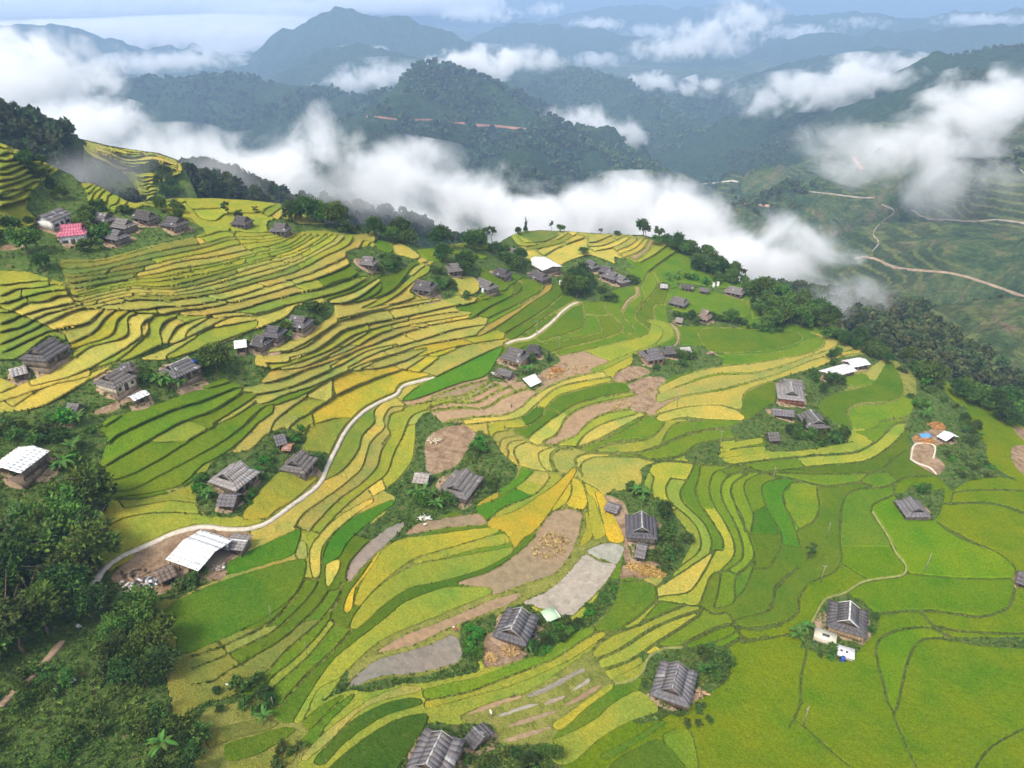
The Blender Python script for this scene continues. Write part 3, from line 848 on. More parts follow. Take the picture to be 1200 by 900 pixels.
    for c, n in zip(ids, cnt):
        if c == 0 or n < minpx: continue
        a, b = np.searchsorted(sortc, c), np.searchsorted(sortc, c, 'right')
        yy, xx = np.divmod(flat_order[a:b], shape[1])
        cx, cy = xx.mean() + x0, yy.mean() + y0
        if c in inside: k = inside[c]
        else:
            d = np.hypot(TP[:, 0] - cx, TP[:, 1] - cy)
            if d.min() > 60: continue
            k = T[d.argmin()][0]
            if n > 9000: continue
        lab[yy, xx] = nid
        fields.append(dict(id=nid, kind=k, sd=None, n=int(n), plot=False)); nid += 1
    zf = diffuse_z(z, lab, iters, mask)
    return dict(mask=mask, z=z, zf=zf, D=SD, lab=lab, fields=fields, weed=weed, path=pd < 0, voids=void_polys, box=box, shape=shape)

def build_main():
    cr = np.vstack([pts('F', CREST), [[X1 + 2, Y1 + 1], [X0 - 2, Y1 + 1]]])
    return build_sheet(cr, GROUND, BANKS, RUNS, PLOTS, VOIDS, PATHS, TONES, (X0, X1, Y0, Y1), 75, 5)
# ---------------------------------------------------------------- materials
def mat_rice():
    t = NT('rice'); p = t.pos(); c = t.attr()
    sp = t.ramp(t.noise(1.9, 3, p, 0.75), [(0.3, 0.68), (0.5, 0.98), (0.7, 1.24)])
    fine = t.ramp(t.noise(7.0, 1, p), [(0.25, 0.75), (0.75, 1.22)])
    patch = t.ramp(t.noise(0.11, 4, p, 0.6), [(0.33, (0.72, 0.92, 0.9)), (0.5, (1, 1, 1)), (0.68, (1.17, 1.04, 0.9))])
    k = t.mix(1.0, t.mix(1.0, t.mix(1.0, c, sp, 'MULTIPLY'), fine, 'MULTIPLY'), patch, 'MULTIPLY')
    lodge = t.ramp(t.noise(0.35, 3, p, 0.6, 1.5), [(0.62, 0.0), (0.75, 0.5)])
    k = t.mix(lodge, k, t.mix(0.5, k, (0.22, 0.17, 0.05)))
    t.col(k); t.rough(0.9, 0.0); t.bump(t.noise(3.2, 3, p, 0.7), 0.9, 0.5)
    return t.m
def mat_mud(name, rough, spec, lo, hi):
    t = NT(name); p = t.pos(); c = t.attr()
    v = t.ramp(t.noise(0.6, 4, p, 0.65, 0.6), [(0.32, 0.72), (0.5, 0.97), (0.7, 1.18)])
    st = t.ramp(t.noise(3.0, 2, p), [(0.35, 0.9), (0.6, 1.0), (0.75, 1.15)])
    t.col(t.mix(1.0, t.mix(1.0, c, v, 'MULTIPLY'), st, 'MULTIPLY'))
    r = t.ramp(t.noise(0.25, 3, p), [(0.4, lo), (0.6, hi)]); t.l.new(r, t.b.inputs['Roughness'])
    t.b.inputs['Specular IOR Level'].default_value = spec; t.bump(t.noise(2.5, 3, p), 0.35, 0.15)
    return t.m
def mat_hill():
    t = NT('grassy_bank'); p = t.pos(); a = t.attr()
    sep = t('ShaderNodeSeparateColor'); t.l.new(a, sep.inputs[0])
    grass = t.ramp(t.noise(0.45, 5, p, 0.65), [(0.3, (0.13, 0.15, 0.026)), (0.46, (0.215, 0.225, 0.04)), (0.6, (0.27, 0.26, 0.06)), (0.72, (0.31, 0.25, 0.1))])
    lush = t.ramp(t.noise(0.45, 5, p, 0.65), [(0.3, (0.045, 0.075, 0.012)), (0.5, (0.085, 0.125, 0.02)), (0.7, (0.14, 0.15, 0.04))])
    grass = t.mix(sep.outputs[2], grass, lush)
    weeds = t.ramp(t.noise(0.5, 6, p, 0.7), [(0.3, (0.035, 0.065, 0.015)), (0.45, (0.065, 0.115, 0.024)), (0.57, (0.1, 0.15, 0.03)), (0.66, (0.16, 0.135, 0.055)), (0.76, (0.2, 0.14, 0.085))])
    earth = t.ramp(t.noise(0.4, 5, p, 0.65), [(0.3, (0.16, 0.1, 0.06)), (0.5, (0.3, 0.2, 0.12)), (0.7, (0.4, 0.3, 0.2))])
    wn_ = t.noise(0.7, 4, p)
    fw = t.ramp(t.math('ADD', sep.outputs[0], t.math('MULTIPLY', t.math('SUBTRACT', wn_, 0.5), 0.7)), [(0.4, 0.0), (0.6, 1.0)])
    fe = t.ramp(t.math('ADD', sep.outputs[1], t.math('MULTIPLY', t.math('SUBTRACT', wn_, 0.5), 0.9)), [(0.42, 0.0), (0.6, 1.0)])
    c = t.mix(fe, t.mix(fw, grass, weeds), earth)
    sp = t.ramp(t.noise(3.0, 3, p, 0.7), [(0.3, 0.65), (0.6, 1.15)])
    t.col(t.mix(1.0, c, sp, 'MULTIPLY')); t.rough(0.9, 0.1); t.bump(t.noise(1.6, 5, p, 0.7), 1.0, 0.8)
    return t.m
def mat_tone(name, scale=1.2, lo=0.75, hi=1.2, rough=0.7, spec=0.3, bump=0.3, stretch=None):
    """own colour of each piece (tone attribute) with wear"""
    t = NT(name); p = t('ShaderNodeTexCoord').outputs['Object']; c = t.attr()
    if stretch:
        mp = t('ShaderNodeMapping'); mp.inputs['Scale'].default_value = stretch; t.l.new(p, mp.inputs[0]); q = mp.outputs[0]
    else: q = p
    v = t.ramp(t.noise(scale, 5, q, 0.65), [(0.3, lo), (0.7, hi)])
    t.col(t.mix(1.0, c, v, 'MULTIPLY')); t.rough(rough, spec); t.bump(t.noise(scale * 3, 3, q), bump, 0.1)
    return t.m
def mat_leaf(name, var=0.25, trans=0.25):
    t = NT(name); c = t.attr(); oi = t('ShaderNodeObjectInfo').outputs['Random']
    hs = t('ShaderNodeHueSaturation'); t.l.new(c, hs.inputs['Color'])
    t.l.new(t.math('ADD', t.math('MULTIPLY', oi, 0.05), 0.475), hs.inputs['Hue'])
    t.l.new(t.math('ADD', t.math('MULTIPLY', oi, 0.5), 0.75), hs.inputs['Value'])
    t.col(hs.outputs[0]); t.rough(0.7, 0.12)
    tr = t('ShaderNodeBsdfTranslucent'); t.l.new(hs.outputs[0], tr.inputs[0])
    ms = t('ShaderNodeMixShader'); ms.inputs[0].default_value = trans
    t.l.new(t.b.outputs[0], ms.inputs[1]); t.l.new(tr.outputs[0], ms.inputs[2]); t.l.new(ms.outputs[0], t.out.inputs[0])
    return t.m
def mat_simple(name, c, rough=0.8, scale=2.0, var=0.25, spec=0.2):
    t = NT(name); p = t.pos()
    v = t.ramp(t.noise(scale, 4, p), [(0.3, 1 - var), (0.7, 1 + var)])
    t.col(t.mix(1.0, c, v, 'MULTIPLY')); t.rough(rough, spec); t.bump(t.noise(scale * 3, 3, p), 0.3, 0.1)
    return t.m
def mat_mountain():
    t = NT('wooded_mountain'); p = t.pos(); a = t.attr()
    sep = t('ShaderNodeSeparateColor'); t.l.new(a, sep.inputs[0])
    wood = t.ramp(t.noise(0.05, 8, p, 0.72), [(0.3, (0.012, 0.028, 0.012)), (0.5, (0.03, 0.06, 0.02)), (0.66, (0.05, 0.09, 0.026))])
    slope = t.ramp(t.noise(0.022, 10, p, 0.72, 0.8), [(0.34, (0.025, 0.05, 0.022)), (0.44, (0.05, 0.088, 0.035)), (0.52, (0.085, 0.125, 0.045)), (0.58, (0.14, 0.15, 0.06)), (0.64, (0.19, 0.14, 0.095)), (0.70, (0.09, 0.13, 0.045))])
    f = t.ramp(t.math('ADD', sep.outputs[0], t.math('MULTIPLY', t.math('SUBTRACT', t.noise(0.01, 6, p), 0.5), 1.1)), [(0.42, 0.0), (0.52, 1.0)])
    z = t('ShaderNodeSeparateXYZ'); t.l.new(p, z.inputs[0])
    band = t.math('SINE', t.math('ADD', t.math('MULTIPLY', z.outputs[2], 0.9), t.math('MULTIPLY', t.noise(0.02, 3, p), 9.0)))
    tm = t.ramp(t.noise(0.006, 5, p, 0.6), [(0.48, 0.0), (0.56, 0.8)])
    slope = t.mix(tm, slope, t.mix(t.ramp(band, [(0.35, 0.0), (0.7, 1.0)]), (0.05, 0.075, 0.03), (0.15, 0.175, 0.055)))
    c = t.mix(f, slope, wood)
    c = t.mix(1.0, c, t.ramp(t.noise(0.2, 3, p, 0.7), [(0.3, 0.6), (0.65, 1.2)]), 'MULTIPLY')
    t.col(c); t.rough(0.95, 0.05); t.bump(t.noise(0.06, 6, p, 0.7), 1.0, 16.0)
    return t.m
M = dict(rice=mat_rice(), mud=mat_mud('wet_mud', 0.5, 0.3, 0.55, 0.85), water=mat_mud('muddy_water', 0.2, 0.35, 0.3, 0.6), hill=mat_hill(),
         leaf=mat_leaf('leaf'), bark=mat_simple('bark', (0.12, 0.085, 0.06), 0.9, 3), mountain=mat_mountain(),
         roof=mat_tone('weathered_roof', 1.1, 0.65, 1.3, 0.75, 0.25, 0.4, (0.4, 2.2, 2.2)), wall=mat_tone('timber_wall', 1.5, 0.65, 1.2, 0.85, 0.15, 0.5, (3, 3, 0.4)),
         bund=mat_simple('worn_bund', (0.19, 0.2, 0.055), 0.95, 1.0, 0.3), path=mat_simple('pale_concrete', (0.5, 0.44, 0.36), 0.85, 1.2, 0.2), dirt=mat_simple('trodden_earth', (0.27, 0.19, 0.12), 0.95, 1.0, 0.3),
         paint=mat_tone('painted', 2.0, 0.85, 1.08, 0.5, 0.4, 0.05))
RICE = dict(Y=(0.39, 0.315, 0.03), y=(0.345, 0.30, 0.062), l=(0.245, 0.262, 0.032), o=(0.165, 0.18, 0.035), g=(0.105, 0.168, 0.012), G=(0.068, 0.165, 0.010),
            d=(0.05, 0.105, 0.010), h=(0.098, 0.163, 0.004))
MUD = dict(m=(0.27, 0.185, 0.10), w=(0.22, 0.182, 0.138), p=(0.29, 0.255, 0.20))
# ---------------------------------------------------------------- hillside, paddies
def bil(A, px, py, box):
    x = np.clip(np.asarray(px, float) - box[0], 0, A.shape[1] - 1.001); y = np.clip(np.asarray(py, float) - box[2], 0, A.shape[0] - 1.001)
    ix, iy = x.astype(int), y.astype(int); fx, fy = x - ix, y - iy
    return (A[iy, ix] * (1 - fx) + A[iy, ix + 1] * fx) * (1 - fy) + (A[iy + 1, ix] * (1 - fx) + A[iy + 1, ix + 1] * fx) * fy
def clip_cells(sd, x0, y0, st):
    """cells of a signed field that lie inside it, cut along its zero line -> readings, faces, rim edges"""
    H, W = sd.shape
    ins = sd > 0
    vid = -np.ones((H, W), np.int64); P = []
    full = ins[:-1, :-1] & ins[1:, :-1] & ins[:-1, 1:] & ins[1:, 1:]
    anyc = ins[:-1, :-1] | ins[1:, :-1] | ins[:-1, 1:] | ins[1:, 1:]
    yy, xx = np.nonzero(ins); vid[yy, xx] = np.arange(len(yy))
    P = list(zip(x0 + xx * st, y0 + yy * st))
    fy, fx = np.nonzero(full)
    faces = list(map(tuple, np.stack([vid[fy, fx], vid[fy + 1, fx], vid[fy + 1, fx + 1], vid[fy, fx + 1]], 1)))
    rim = []; cache = {}
    by, bx = np.nonzero(anyc & ~full)
    def cut(a, b):
        key = (a, b) if a < b else (b, a)
        i = cache.get(key)
        if i is None:
            (ya, xa), (yb, xb) = key; va, vb = sd[ya, xa], sd[yb, xb]
            t = va / (va - vb)
            P.append((x0 + (xa + (xb - xa) * t) * st, y0 + (ya + (yb - ya) * t) * st)); i = cache[key] = len(P) - 1
        return i
    for y, x in zip(by.tolist(), bx.tolist()):
        c = [(y, x), (y + 1, x), (y + 1, x + 1), (y, x + 1)]
        poly = []; kinds = []
        for i in range(4):
            a, b = c[i], c[(i + 1) % 4]
            ia, ib = ins[a], ins[b]
            if ia: poly.append(vid[a]); kinds.append(0)
            if ia != ib: poly.append(cut(a, b)); kinds.append(1 if ia else 2)
        if len(poly) >= 3: faces.append(tuple(int(i) for i in poly))
        for i in range(len(poly)):
            if kinds[i] == 1 and kinds[(i + 1) % len(poly)] == 2: rim.append((int(poly[i]), int(poly[(i + 1) % len(poly)])))
    return np.array(P, float).reshape(-1, 2), faces, rim

def fill_out(A0, L, n=5):
    A = np.where(L, A0, 0).astype(np.float32); W = L.astype(np.float32)
    for _ in range(n):
        a, w = A.copy(), W.copy()
        for ax in (0, 1):
            for sh in (1, -1): a += np.roll(A, sh, ax); w += np.roll(W, sh, ax)
        g = (W == 0) & (w > 0)
        A = np.where(g, a / np.maximum(w, 1e-6), A); W = np.where(g, 1, W)
    return np.where(W > 0, A, A0)

def field_window(S, f):
    lab = S['lab']; box = S['box']
    ys = np.flatnonzero((lab == f['id']).any(1)); xs = np.flatnonzero((lab == f['id']).any(0))
    if not len(ys): return None
    a, b, c, d = max(0, ys[0] - 3), min(lab.shape[0], ys[-1] + 4), max(0, xs[0] - 3), min(lab.shape[1], xs[-1] + 4)
    L = lab[a:b, c:d] == f['id']
    if f['plot']: sd = np.where(L, np.maximum(f['sd'][a:b, c:d], 0.01), -np.abs(f['sd'][a:b, c:d]))
    else: sd = np.where(L, S['D'][a:b, c:d], -np.abs(S['D'][a:b, c:d]))
    return sd, c + box[0], a + box[2], fill_out(S['zf'][a:b, c:d], L)

def build_paddies(S, parent, rng, n_sep=290):
    box = S['box']
    rest_r = [[], [], [], 0]
    order = sorted(S['fields'], key=lambda f: -f['n'])
    made = 0
    for f in order:
        w = field_window(S, f)
        if w is None: continue
        sd, x0, y0, zw = w
        st = 1
        if f['n'] > 2500 and y0 > 480: st = 2
        yy_, xx_ = np.mgrid[0:sd.shape[0], 0:sd.shape[1]]; xx_ = xx_ + x0; yy_ = yy_ + y0
        sd = sd + ((fbm(xx_ / 7., yy_ / 4.5, 3, 61) - .5) * (3.0 if f['kind'] in MUD else .8) - (.5 if f['kind'] in MUD else 0)) * (sd > -3)
        sd[0] = sd[-1] = -1; sd[:, 0] = sd[:, -1] = -1
        sd = sd[::st, ::st]
        P, F, rim = clip_cells(sd, x0, y0, st)
        if len(P) < 4: continue
        k = f['kind']; wet = k in MUD
        zb = bil(zw, P[:, 0], P[:, 1], (x0, 0, y0, 0))
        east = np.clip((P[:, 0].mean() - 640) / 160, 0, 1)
        sdj = 0
        rise = 0.05 if wet else 0.3
        V = unproject(P[:, 0], P[:, 1], zb + rise)
        base = np.array(MUD[k] if wet else RICE[k])
        j = rng.normal(0, 1, 3)
        c = base * (np.array([1 + 0.10 * j[0], 1 + 0.05 * j[0] + 0.03 * j[1], 1.0]) if not wet else 1.0) * (1 + (0.07 if k in 'Yyl' else (0.11 if k in 'gGdho' else 0.05)) * j[2])
        # ripening drifts across a plot
        drift = fbm(V[:, 0] / 26 + f['id'] * 3.1, V[:, 1] / 26, 3, 7) - 0.5
        cols = np.clip(c[None] * (1 + drift[:, None] * np.array([0.5, 0.16, 0.1])), 0, 1)
        if not wet:
            V[:, 2] += 0.28 * (fbm(V[:, 0] * 0.9, V[:, 1] * 0.9, 2, 3) - 0.5)
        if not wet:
            cols[sorted({i for e in rim for i in e})] *= 1.18 + .14 * east; cols = np.clip(cols, 0, 1)  # edge rice catching the light: the bright rim is put into the colour
        # rim wall
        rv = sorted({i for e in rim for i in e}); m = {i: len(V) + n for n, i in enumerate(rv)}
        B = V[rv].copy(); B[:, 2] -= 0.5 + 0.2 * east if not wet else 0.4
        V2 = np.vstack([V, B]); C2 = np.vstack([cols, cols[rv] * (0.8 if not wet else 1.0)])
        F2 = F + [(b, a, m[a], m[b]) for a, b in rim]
        if made < n_sep or wet:
            nm = 'rice_paddy' if not wet else ('flooded_paddy' if k == 'w' else 'mud_paddy')
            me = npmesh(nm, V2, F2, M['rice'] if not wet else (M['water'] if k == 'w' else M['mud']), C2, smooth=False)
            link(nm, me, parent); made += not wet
        else:
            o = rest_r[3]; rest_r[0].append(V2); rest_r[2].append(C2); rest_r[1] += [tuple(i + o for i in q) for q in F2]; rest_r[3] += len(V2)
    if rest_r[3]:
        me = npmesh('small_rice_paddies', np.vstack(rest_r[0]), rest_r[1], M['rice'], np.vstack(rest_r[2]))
        tag(link('small_rice_paddies', me, parent), kind='stuff')

def box_blur(A, r):
    A = A.astype(np.float32)
    for ax in (0, 1):
        c = np.cumsum(np.concatenate([np.repeat(np.take(A, [0], ax), r + 1, ax), A, np.repeat(np.take(A, [-1], ax), r, ax)], ax), ax)
        n = A.shape[ax]
        A = (np.take(c, range(2 * r + 1, 2 * r + 1 + n), ax) - np.take(c, range(0, n), ax)) / (2 * r + 1)
    return A
def build_sheet_mesh(S, name, crest, label, st=2):
    box = S['box']
    sd = np.full(S['shape'], 9.0, np.float32)
    seg_dist(sd, crest, np.roll(crest, -1, 0), 0, box[0], box[2])
    sd = np.where(S['mask'], np.maximum(sd, 0.02), -np.abs(sd))[::st, ::st]
    P, F, rim = clip_cells(sd, box[0], box[2], st)
    V = unproject(P[:, 0], P[:, 1], bil(S['zf'], P[:, 0], P[:, 1], box))
    wd = box_blur(S['weed'] == 1, 2); er = box_blur(S['weed'] == 2, 2)
    C = np.stack([bil(wd, P[:, 0], P[:, 1], box), bil(er, P[:, 0], P[:, 1], box), np.clip((P[:, 0] - 640) / 160, 0, 1) * np.clip((P[:, 1] - 440) / 90, 0, 1)], 1)
    inb = (V[:, 2] - fbm(V[:, 0] / 3, V[:, 1] / 3, 3, 5) * 0)
    V[:, 2] += 0.35 * (fbm(V[:, 0] * 0.6, V[:, 1] * 0.6, 3, 9) - 0.6) * np.where(bil((S['lab'] == 0).astype(np.float32), P[:, 0], P[:, 1], box) > 0.5, 1, 0.3)
    # the hill falls away behind its crest
    rv = sorted({i for e in rim for i in e}); n0 = len(V); Vs, Cs, Fs = [V], [C], list(F)
    prev = {i: i for i in rv}
    R = V[rv].copy()
    cen = np.array([0, 120.0])
    d = R[:, :2] - cen; d /= np.linalg.norm(d, axis=1)[:, None]
    off = n0
    for dist, drop in ((4, 3), (14, 12), (40, 40)):
        Q = R.copy(); Q[:, :2] += d * dist; Q[:, 2] -= drop
        Vs.append(Q); Cs.append(np.tile([1.0, 0, 0], (len(Q), 1)))
        cur = {i: off + n for n, i in enumerate(rv)}; off += len(Q)
        Fs += [(prev[b], prev[a], cur[a], cur[b]) for a, b in rim]
        prev = cur
    me = npmesh(name, np.vstack(Vs), Fs, M['hill'], np.vstack(Cs), smooth=False)
    return tag(link(name, me), label, None, None, 'structure')
def ground(px, py):
    """world point of the hillside at a reading"""
    z = float(bil(S0['zf'], px, py, S0['box']))
    return unproject(px, py, z).reshape(3)

CR0 = np.vstack([pts('F', CREST), [[X1 + 2, Y1 + 1], [X0 - 2, Y1 + 1]]])
S0 = build_main()
hillside = build_sheet_mesh(S0, 'terraced_hillside', CR0, 'broad hillside of stepped rice terraces with grassy banks')
build_paddies(S0, hillside, np.random.default_rng(3))

# small spur with terraces behind the left hill
SPUR = pts('F', "60,158 97,163 125,170 155,175 185,179 208,187 218,200 228,222 238,250 60,250")
SPUR_RUNS = [(1.1, "P1", ["385,50 480,75 620,100 740,110 835,145", 4, "400,80 500,105 600,140 720,130 835,165", 4, "420,110 520,150 580,180 660,195 740,180 830,200"]),
             (1.2, "P1", ["650,212 700,208 755,204", 6, "670,312 700,308 735,300"])]
S1 = build_sheet(SPUR, SPUR_GROUND, "", SPUR_RUNS, "", "P1 w 620,180 740,165 760,205 650,208\nF w 50,150 92,163 104,179 130,192 150,207 162,228 150,260 50,260\nF w 212,182 250,190 250,260 150,260 172,233 184,226 191,212 202,205 213,200", "", "F y 130,178; F y 180,185; F l 150,185; F l 175,212; F l 205,195; F y 110,170", (60, 240, 140, 250), 12, 9, 6)
spur = build_sheet_mesh(S1, 'terraced_spur', SPUR, 'small far spur of pale rice terraces below the misty wooded hill', 1)
build_paddies(S1, spur, np.random.default_rng(4), 80)

# paths
def ribbon(P, hw, lift, zfun):
    P = resample(P, max(3, int(np.linalg.norm(np.diff(P, axis=0), axis=1).sum() / 4)))
    W = np.array([zfun(a, b) for a, b in P])
    for _ in range(3): W[1:-1, 2] = (W[:-2, 2] + 2 * W[1:-1, 2] + W[2:, 2]) / 4
    t = np.gradient(W[:, :2], axis=0); t /= np.linalg.norm(t, axis=1)[:, None] + 1e-9
    n = np.c_[-t[:, 1], t[:, 0]]
    wv = hw * (0.85 + 0.3 * np.random.default_rng(len(P)).random(len(P)))[:, None]
    L, R = W.copy(), W.copy(); L[:, :2] += n * wv; R[:, :2] -= n * wv
    L[:, 2] += lift; R[:, 2] += lift
    L2, R2 = L - [0, 0, lift + .5], R - [0, 0, lift + .5]
    k = len(P); V = np.vstack([L2, L, R, R2]); i = np.arange(k - 1)
    F = np.vstack([np.c_[i + a * k, i + (a + 1) * k, i + 1 + (a + 1) * k, i + 1 + a * k] for a in range(3)])
    return V, F[:, ::-1]
PATH_LABELS = ["long pale winding footpath climbing from the white roofed shed to the middle of the terraces", "pale path from the timber house up to the large dark tree clump",
               "thin pale path through the green paddies beside the tree clump", "worn grassy bund looping past the hipped grey house on the green fields", "low pale edging round the plot beside the white roofed open shed",
               "pale path below the plot of the white roofed open shed", "earth track curving round the yard left of the white roof", "pale track through the wooded bottom corner", "thin earth track beside the pale timber house", "thin worn bund curving round the grey house above the lime paddies"]
for ln, lb in zip(PATHS.strip().splitlines(), PATH_LABELS):
    w, hw, k, rest = ln.split(None, 3)
    V, F = ribbon(smooth_curve(pts(w, rest)), float(hw), 0.12 if k == 'c' else 0.3, ground)
    tag(link('footpath', npmesh('footpath', V, F, M[dict(c='path', e='dirt', g='bund')[k]])), lb, None, None, 'structure')
# ---------------------------------------------------------------- valley and mountains beyond the hill
def far(d): return d if d < 1000 else 1000 + (d - 1000) * 1.6     # assumed distances; the far ones stretched so that more haze lies before them
def ridge_pts(s): return np.array([ray_at(float(a), float(b), far(float(c))) for a, b, c in (t.split(',') for t in s.split())])
RIDGES = [  # name, side slope, rounding, wooded, points (image x, image y, assumed distance)
 ('a', .75, 20, 1.0, "-200,40,560 -120,70,520 0,114,480 45,128,470 75,146,460 97,168,440 130,222,420"),
 ('s', .7, 15, .7, "95,172,450 150,186,435 208,200,425 235,222,410"),
 ('b', .75, 18, 1.0, "190,182,660 230,184,620 267,194,600 317,213,590 360,226,580 420,230,590 480,244,600 530,270,600"),
 ('c', .6, 25, 1.0, "930,345,560 985,338,530 1030,360,490 1065,378,455 1110,408,425 1160,445,405 1200,460,395 1260,485,385 1400,540,380"),
 ('m', .55, 45, 1.0, "60,100,2400 120,96,2300 200,89,2200 260,86,2150 290,96,2100 330,97,2050 400,113,1950 440,108,1850 480,88,1750 497,78,1720 522,70,1700 548,77,1680 585,100,1620 640,136,1550 700,170,1450 760,190,1380 830,222,1280 890,255,1200 930,285,1150"),
 ('m2', .6, 35, 1.0, "497,78,1720 470,110,1550 430,140,1400 410,170,1250 400,200,1150"),
 ('m3', .6, 35, 1.0, "640,136,1550 620,165,1350 600,200,1180 590,230,1050"),
 ('l', .4, 60, .9, "-200,15,4200 -60,20,4200 30,29,4200 80,32,4200 140,49,4100 150,62,4000"),
 ('l2', .4, 60, .9, "165,64,4300 195,53,4300 220,60,4200 260,70,4000 300,80,3800"),
 ('f', .45, 80, .8, "200,95,3700 290,62,3600 330,37,3600 380,14,3500 410,12,3500 440,18,3450 490,24,3400 520,40,3300 560,55,3200 600,60,3200 660,78,3000 700,90,2800"),
 ('n', .4, 90, .8, "560,52,5700 590,45,5600 640,22,5500 720,7,5400 760,4,5400 800,10,5400 880,0,5600"),
 ('o', .5, 60, .9, "590,80,2700 620,84,2500 680,82,2500 720,100,2300 760,122,2200 800,145,2000 840,175,1800"),
 ('p', .45, 70, .9, "700,160,2500 740,150,2600 800,122,2700 850,102,2750 900,82,2800 960,70,2900 1010,58,3000 1060,56,3100"),
 ('q', .35, 90, .8, "840,50,4800 880,30,4600 920,18,4600 1000,14,4500 1060,20,4500 1200,8,4500 1400,5,4500"),
 ('r', .35, 120, .7, "-250,-5,7500 0,-2,7500 250,-8,7200 500,-4,7600 700,-12,7500 900,-8,7000 1100,-12,7200 1400,-12,7200"),
 ('t', .5, 50, .8, "1000,100,2100 1050,82,1950 1090,68,1900 1150,54,1850 1200,56,1800 1280,50,1750 1400,30,1750"),
 ('t2', .5, 40, .7, "1050,82,1950 1000,100,2050 940,120,2000 880,137,1950 820,172,1800"),
 ('g1', .45, 60, .9, "380,60,2900 420,50,2850 450,56,2800 500,75,2700"),
 ('g2', .45, 60, .9, "560,66,2500 620,100,2300 690,135,2100 740,165,1900"),
 ('g3', .4, 80, .8, "600,28,4300 680,30,4200 740,45,4000 800,60,3800 850,70,3600"),
 ('g4', .4, 80, .8, "960,36,3900 1010,40,3800 1080,34,3700 1150,30,3600 1250,34,3600"),
 ('g5', .45, 60, .9, "760,118,2350 830,108,2400 900,100,2450 940,92,2500"),
 ('g6', .4, 80, .8, "-100,66,3300 0,58,3300 60,66,3200 110,80,3000"),
 ('g7', .45, 50, .8, "900,160,1750 960,140,1700 1020,118,1650 1080,100,1600 1150,88,1550"),
 ('g8', .4, 80, .7, "200,30,6000 280,24,6000 330,10,6200 420,-4,6400 520,8,6200 600,14,6000"),
 ('u', .42, 40, .25, "1400,90,1150 1290,120,1150 1200,165,1080 1150,190,1060 1110,215,1060 1060,235,1060 1000,250,1080 940,262,1120"),
 ('u2', .42, 40, .2, "1450,160,850 1330,200,800 1200,262,800 1120,264,860 1040,272,950 960,262,1100 880,242,1300"),
 ('u3', .42, 40, .2, "1500,300,560 1400,320,560 1200,350,640 1120,336,720 1060,325,780 1000,310,850"),
 ('u4', .42, 40, .3, "1290,120,1150 1180,125,1300 1080,140,1450 980,175,1550 900,205,1600"),
]
NA, NR = 720, 440
AZ = np.radians(np.linspace(-52, 52, NA))
RR = np.exp(np.linspace(math.log(150), math.log(13800), NR))
AZg, RRg = np.meshgrid(AZ, RR)
GX, GY = RRg * np.sin(AZg), RRg * np.cos(AZg)
floor = -540 + 60 * fbm(GX / 700, GY / 700, 3, 11) + CAMZ
BH = floor.copy(); WOOD = np.full(BH.shape, 0.45)
n1 = fbm(GX / 420, GY / 420, 7, 21, True); n2 = fbm(GX / 130, GY / 130, 5, 31); n3 = fbm(GX / 900, GY / 900, 4, 41)
def seg_near(A, B):
    best = np.full(GX.shape, 1e12); zc = np.zeros(GX.shape)
    for a, b in zip(A, B):
        e = b - a; L2 = e[0] ** 2 + e[1] ** 2
        t = np.clip(((GX - a[0]) * e[0] + (GY - a[1]) * e[1]) / L2, 0, 1)
        d = (GX - a[0] - t * e[0]) ** 2 + (GY - a[1] - t * e[1]) ** 2
        m = d < best; best = np.where(m, d, best); zc = np.where(m, a[2] + t * e[2], zc)
    return np.sqrt(best), zc
fgc = np.array([ground(x, y) for x, y in pts('F', CREST)])
R_ALL = [(n, sl, r0, wd, ridge_pts(s)) for n, sl, r0, wd, s in RIDGES] + [('fg', .75, 3, .8, fgc - [0, 0, 5]), ('fg2', .35, 3, .6, np.array([[-190., 120, 40], [-60, 60, 20], [100, 60, -20], [250, 120, -22]]) - [0, 0, 12])]
for n, sl, r0, wd, P in R_ALL:
    d, zc = seg_near(P[:-1], P[1:])
    amp = np.minimum(d, 260.0 if n[0] not in 'abcsfg' else 60.0)
    if n in ('s', 'a', 'b', 'fg', 'fg2'): amp = np.clip(d - 40, 0, 60.0)
    zc = zc - ((13.0 if n == 'a' else 9.0 if n == 'b' else 8.0) if wd > .95 else (16.0 if n == 's' else 0.0))
    if r0 > 30: zc = zc + np.minimum(r0, 60) * .9 * (n2 - .5); r0 = r0 * .3
    h = zc - sl * (np.sqrt(d * d + r0 * r0) - r0) + amp * (0.62 * (n1 - 0.62) + 0.2 * (n2 - 0.5)) * 1.5 * (sl / .5)
    m = h > BH
    BH = np.where(m, h, BH); WOOD = np.where(m, wd, WOOD)
BH += np.clip((RRg - 250) / 300, 0, 2.5) * (7.0 * (n2 - 0.5) + 4.0 * (fbm(GX / 55, GY / 55, 4, 51, True) - 0.6))
_w = (GX * 0, GY * _FW[1] + (BH - CAMZ) * _FW[2])[1]; _px = 600 + FPX * GX / np.maximum(_w, 1); _py = 450 - FPX * (GY * _UP[1] + (BH - CAMZ) * _UP[2]) / np.maximum(_w, 1)
_sel = (RRg < 480) & (RRg > 330) & (_px > 70) & (_px < 235) & (_py < 240)      # slope in front lowered to keep the small terraced spur clear of it
_low = CAMZ + RRg * (-90.0 / 430) - 16 - 0.16 * np.abs(_px - 150)
BH = np.where(_sel, np.minimum(BH, _low), BH)
BV = np.stack([GX, GY, BH], -1).reshape(-1, 3)
ii = np.arange(NR - 1)[:, None] * NA + np.arange(NA - 1)[None]
BF = np.stack([ii, ii + 1, ii + NA + 1, ii + NA], -1).reshape(-1, 4)
bc = np.stack([box_blur(WOOD, 2), WOOD * 0, WOOD * 0], -1).reshape(-1, 3)
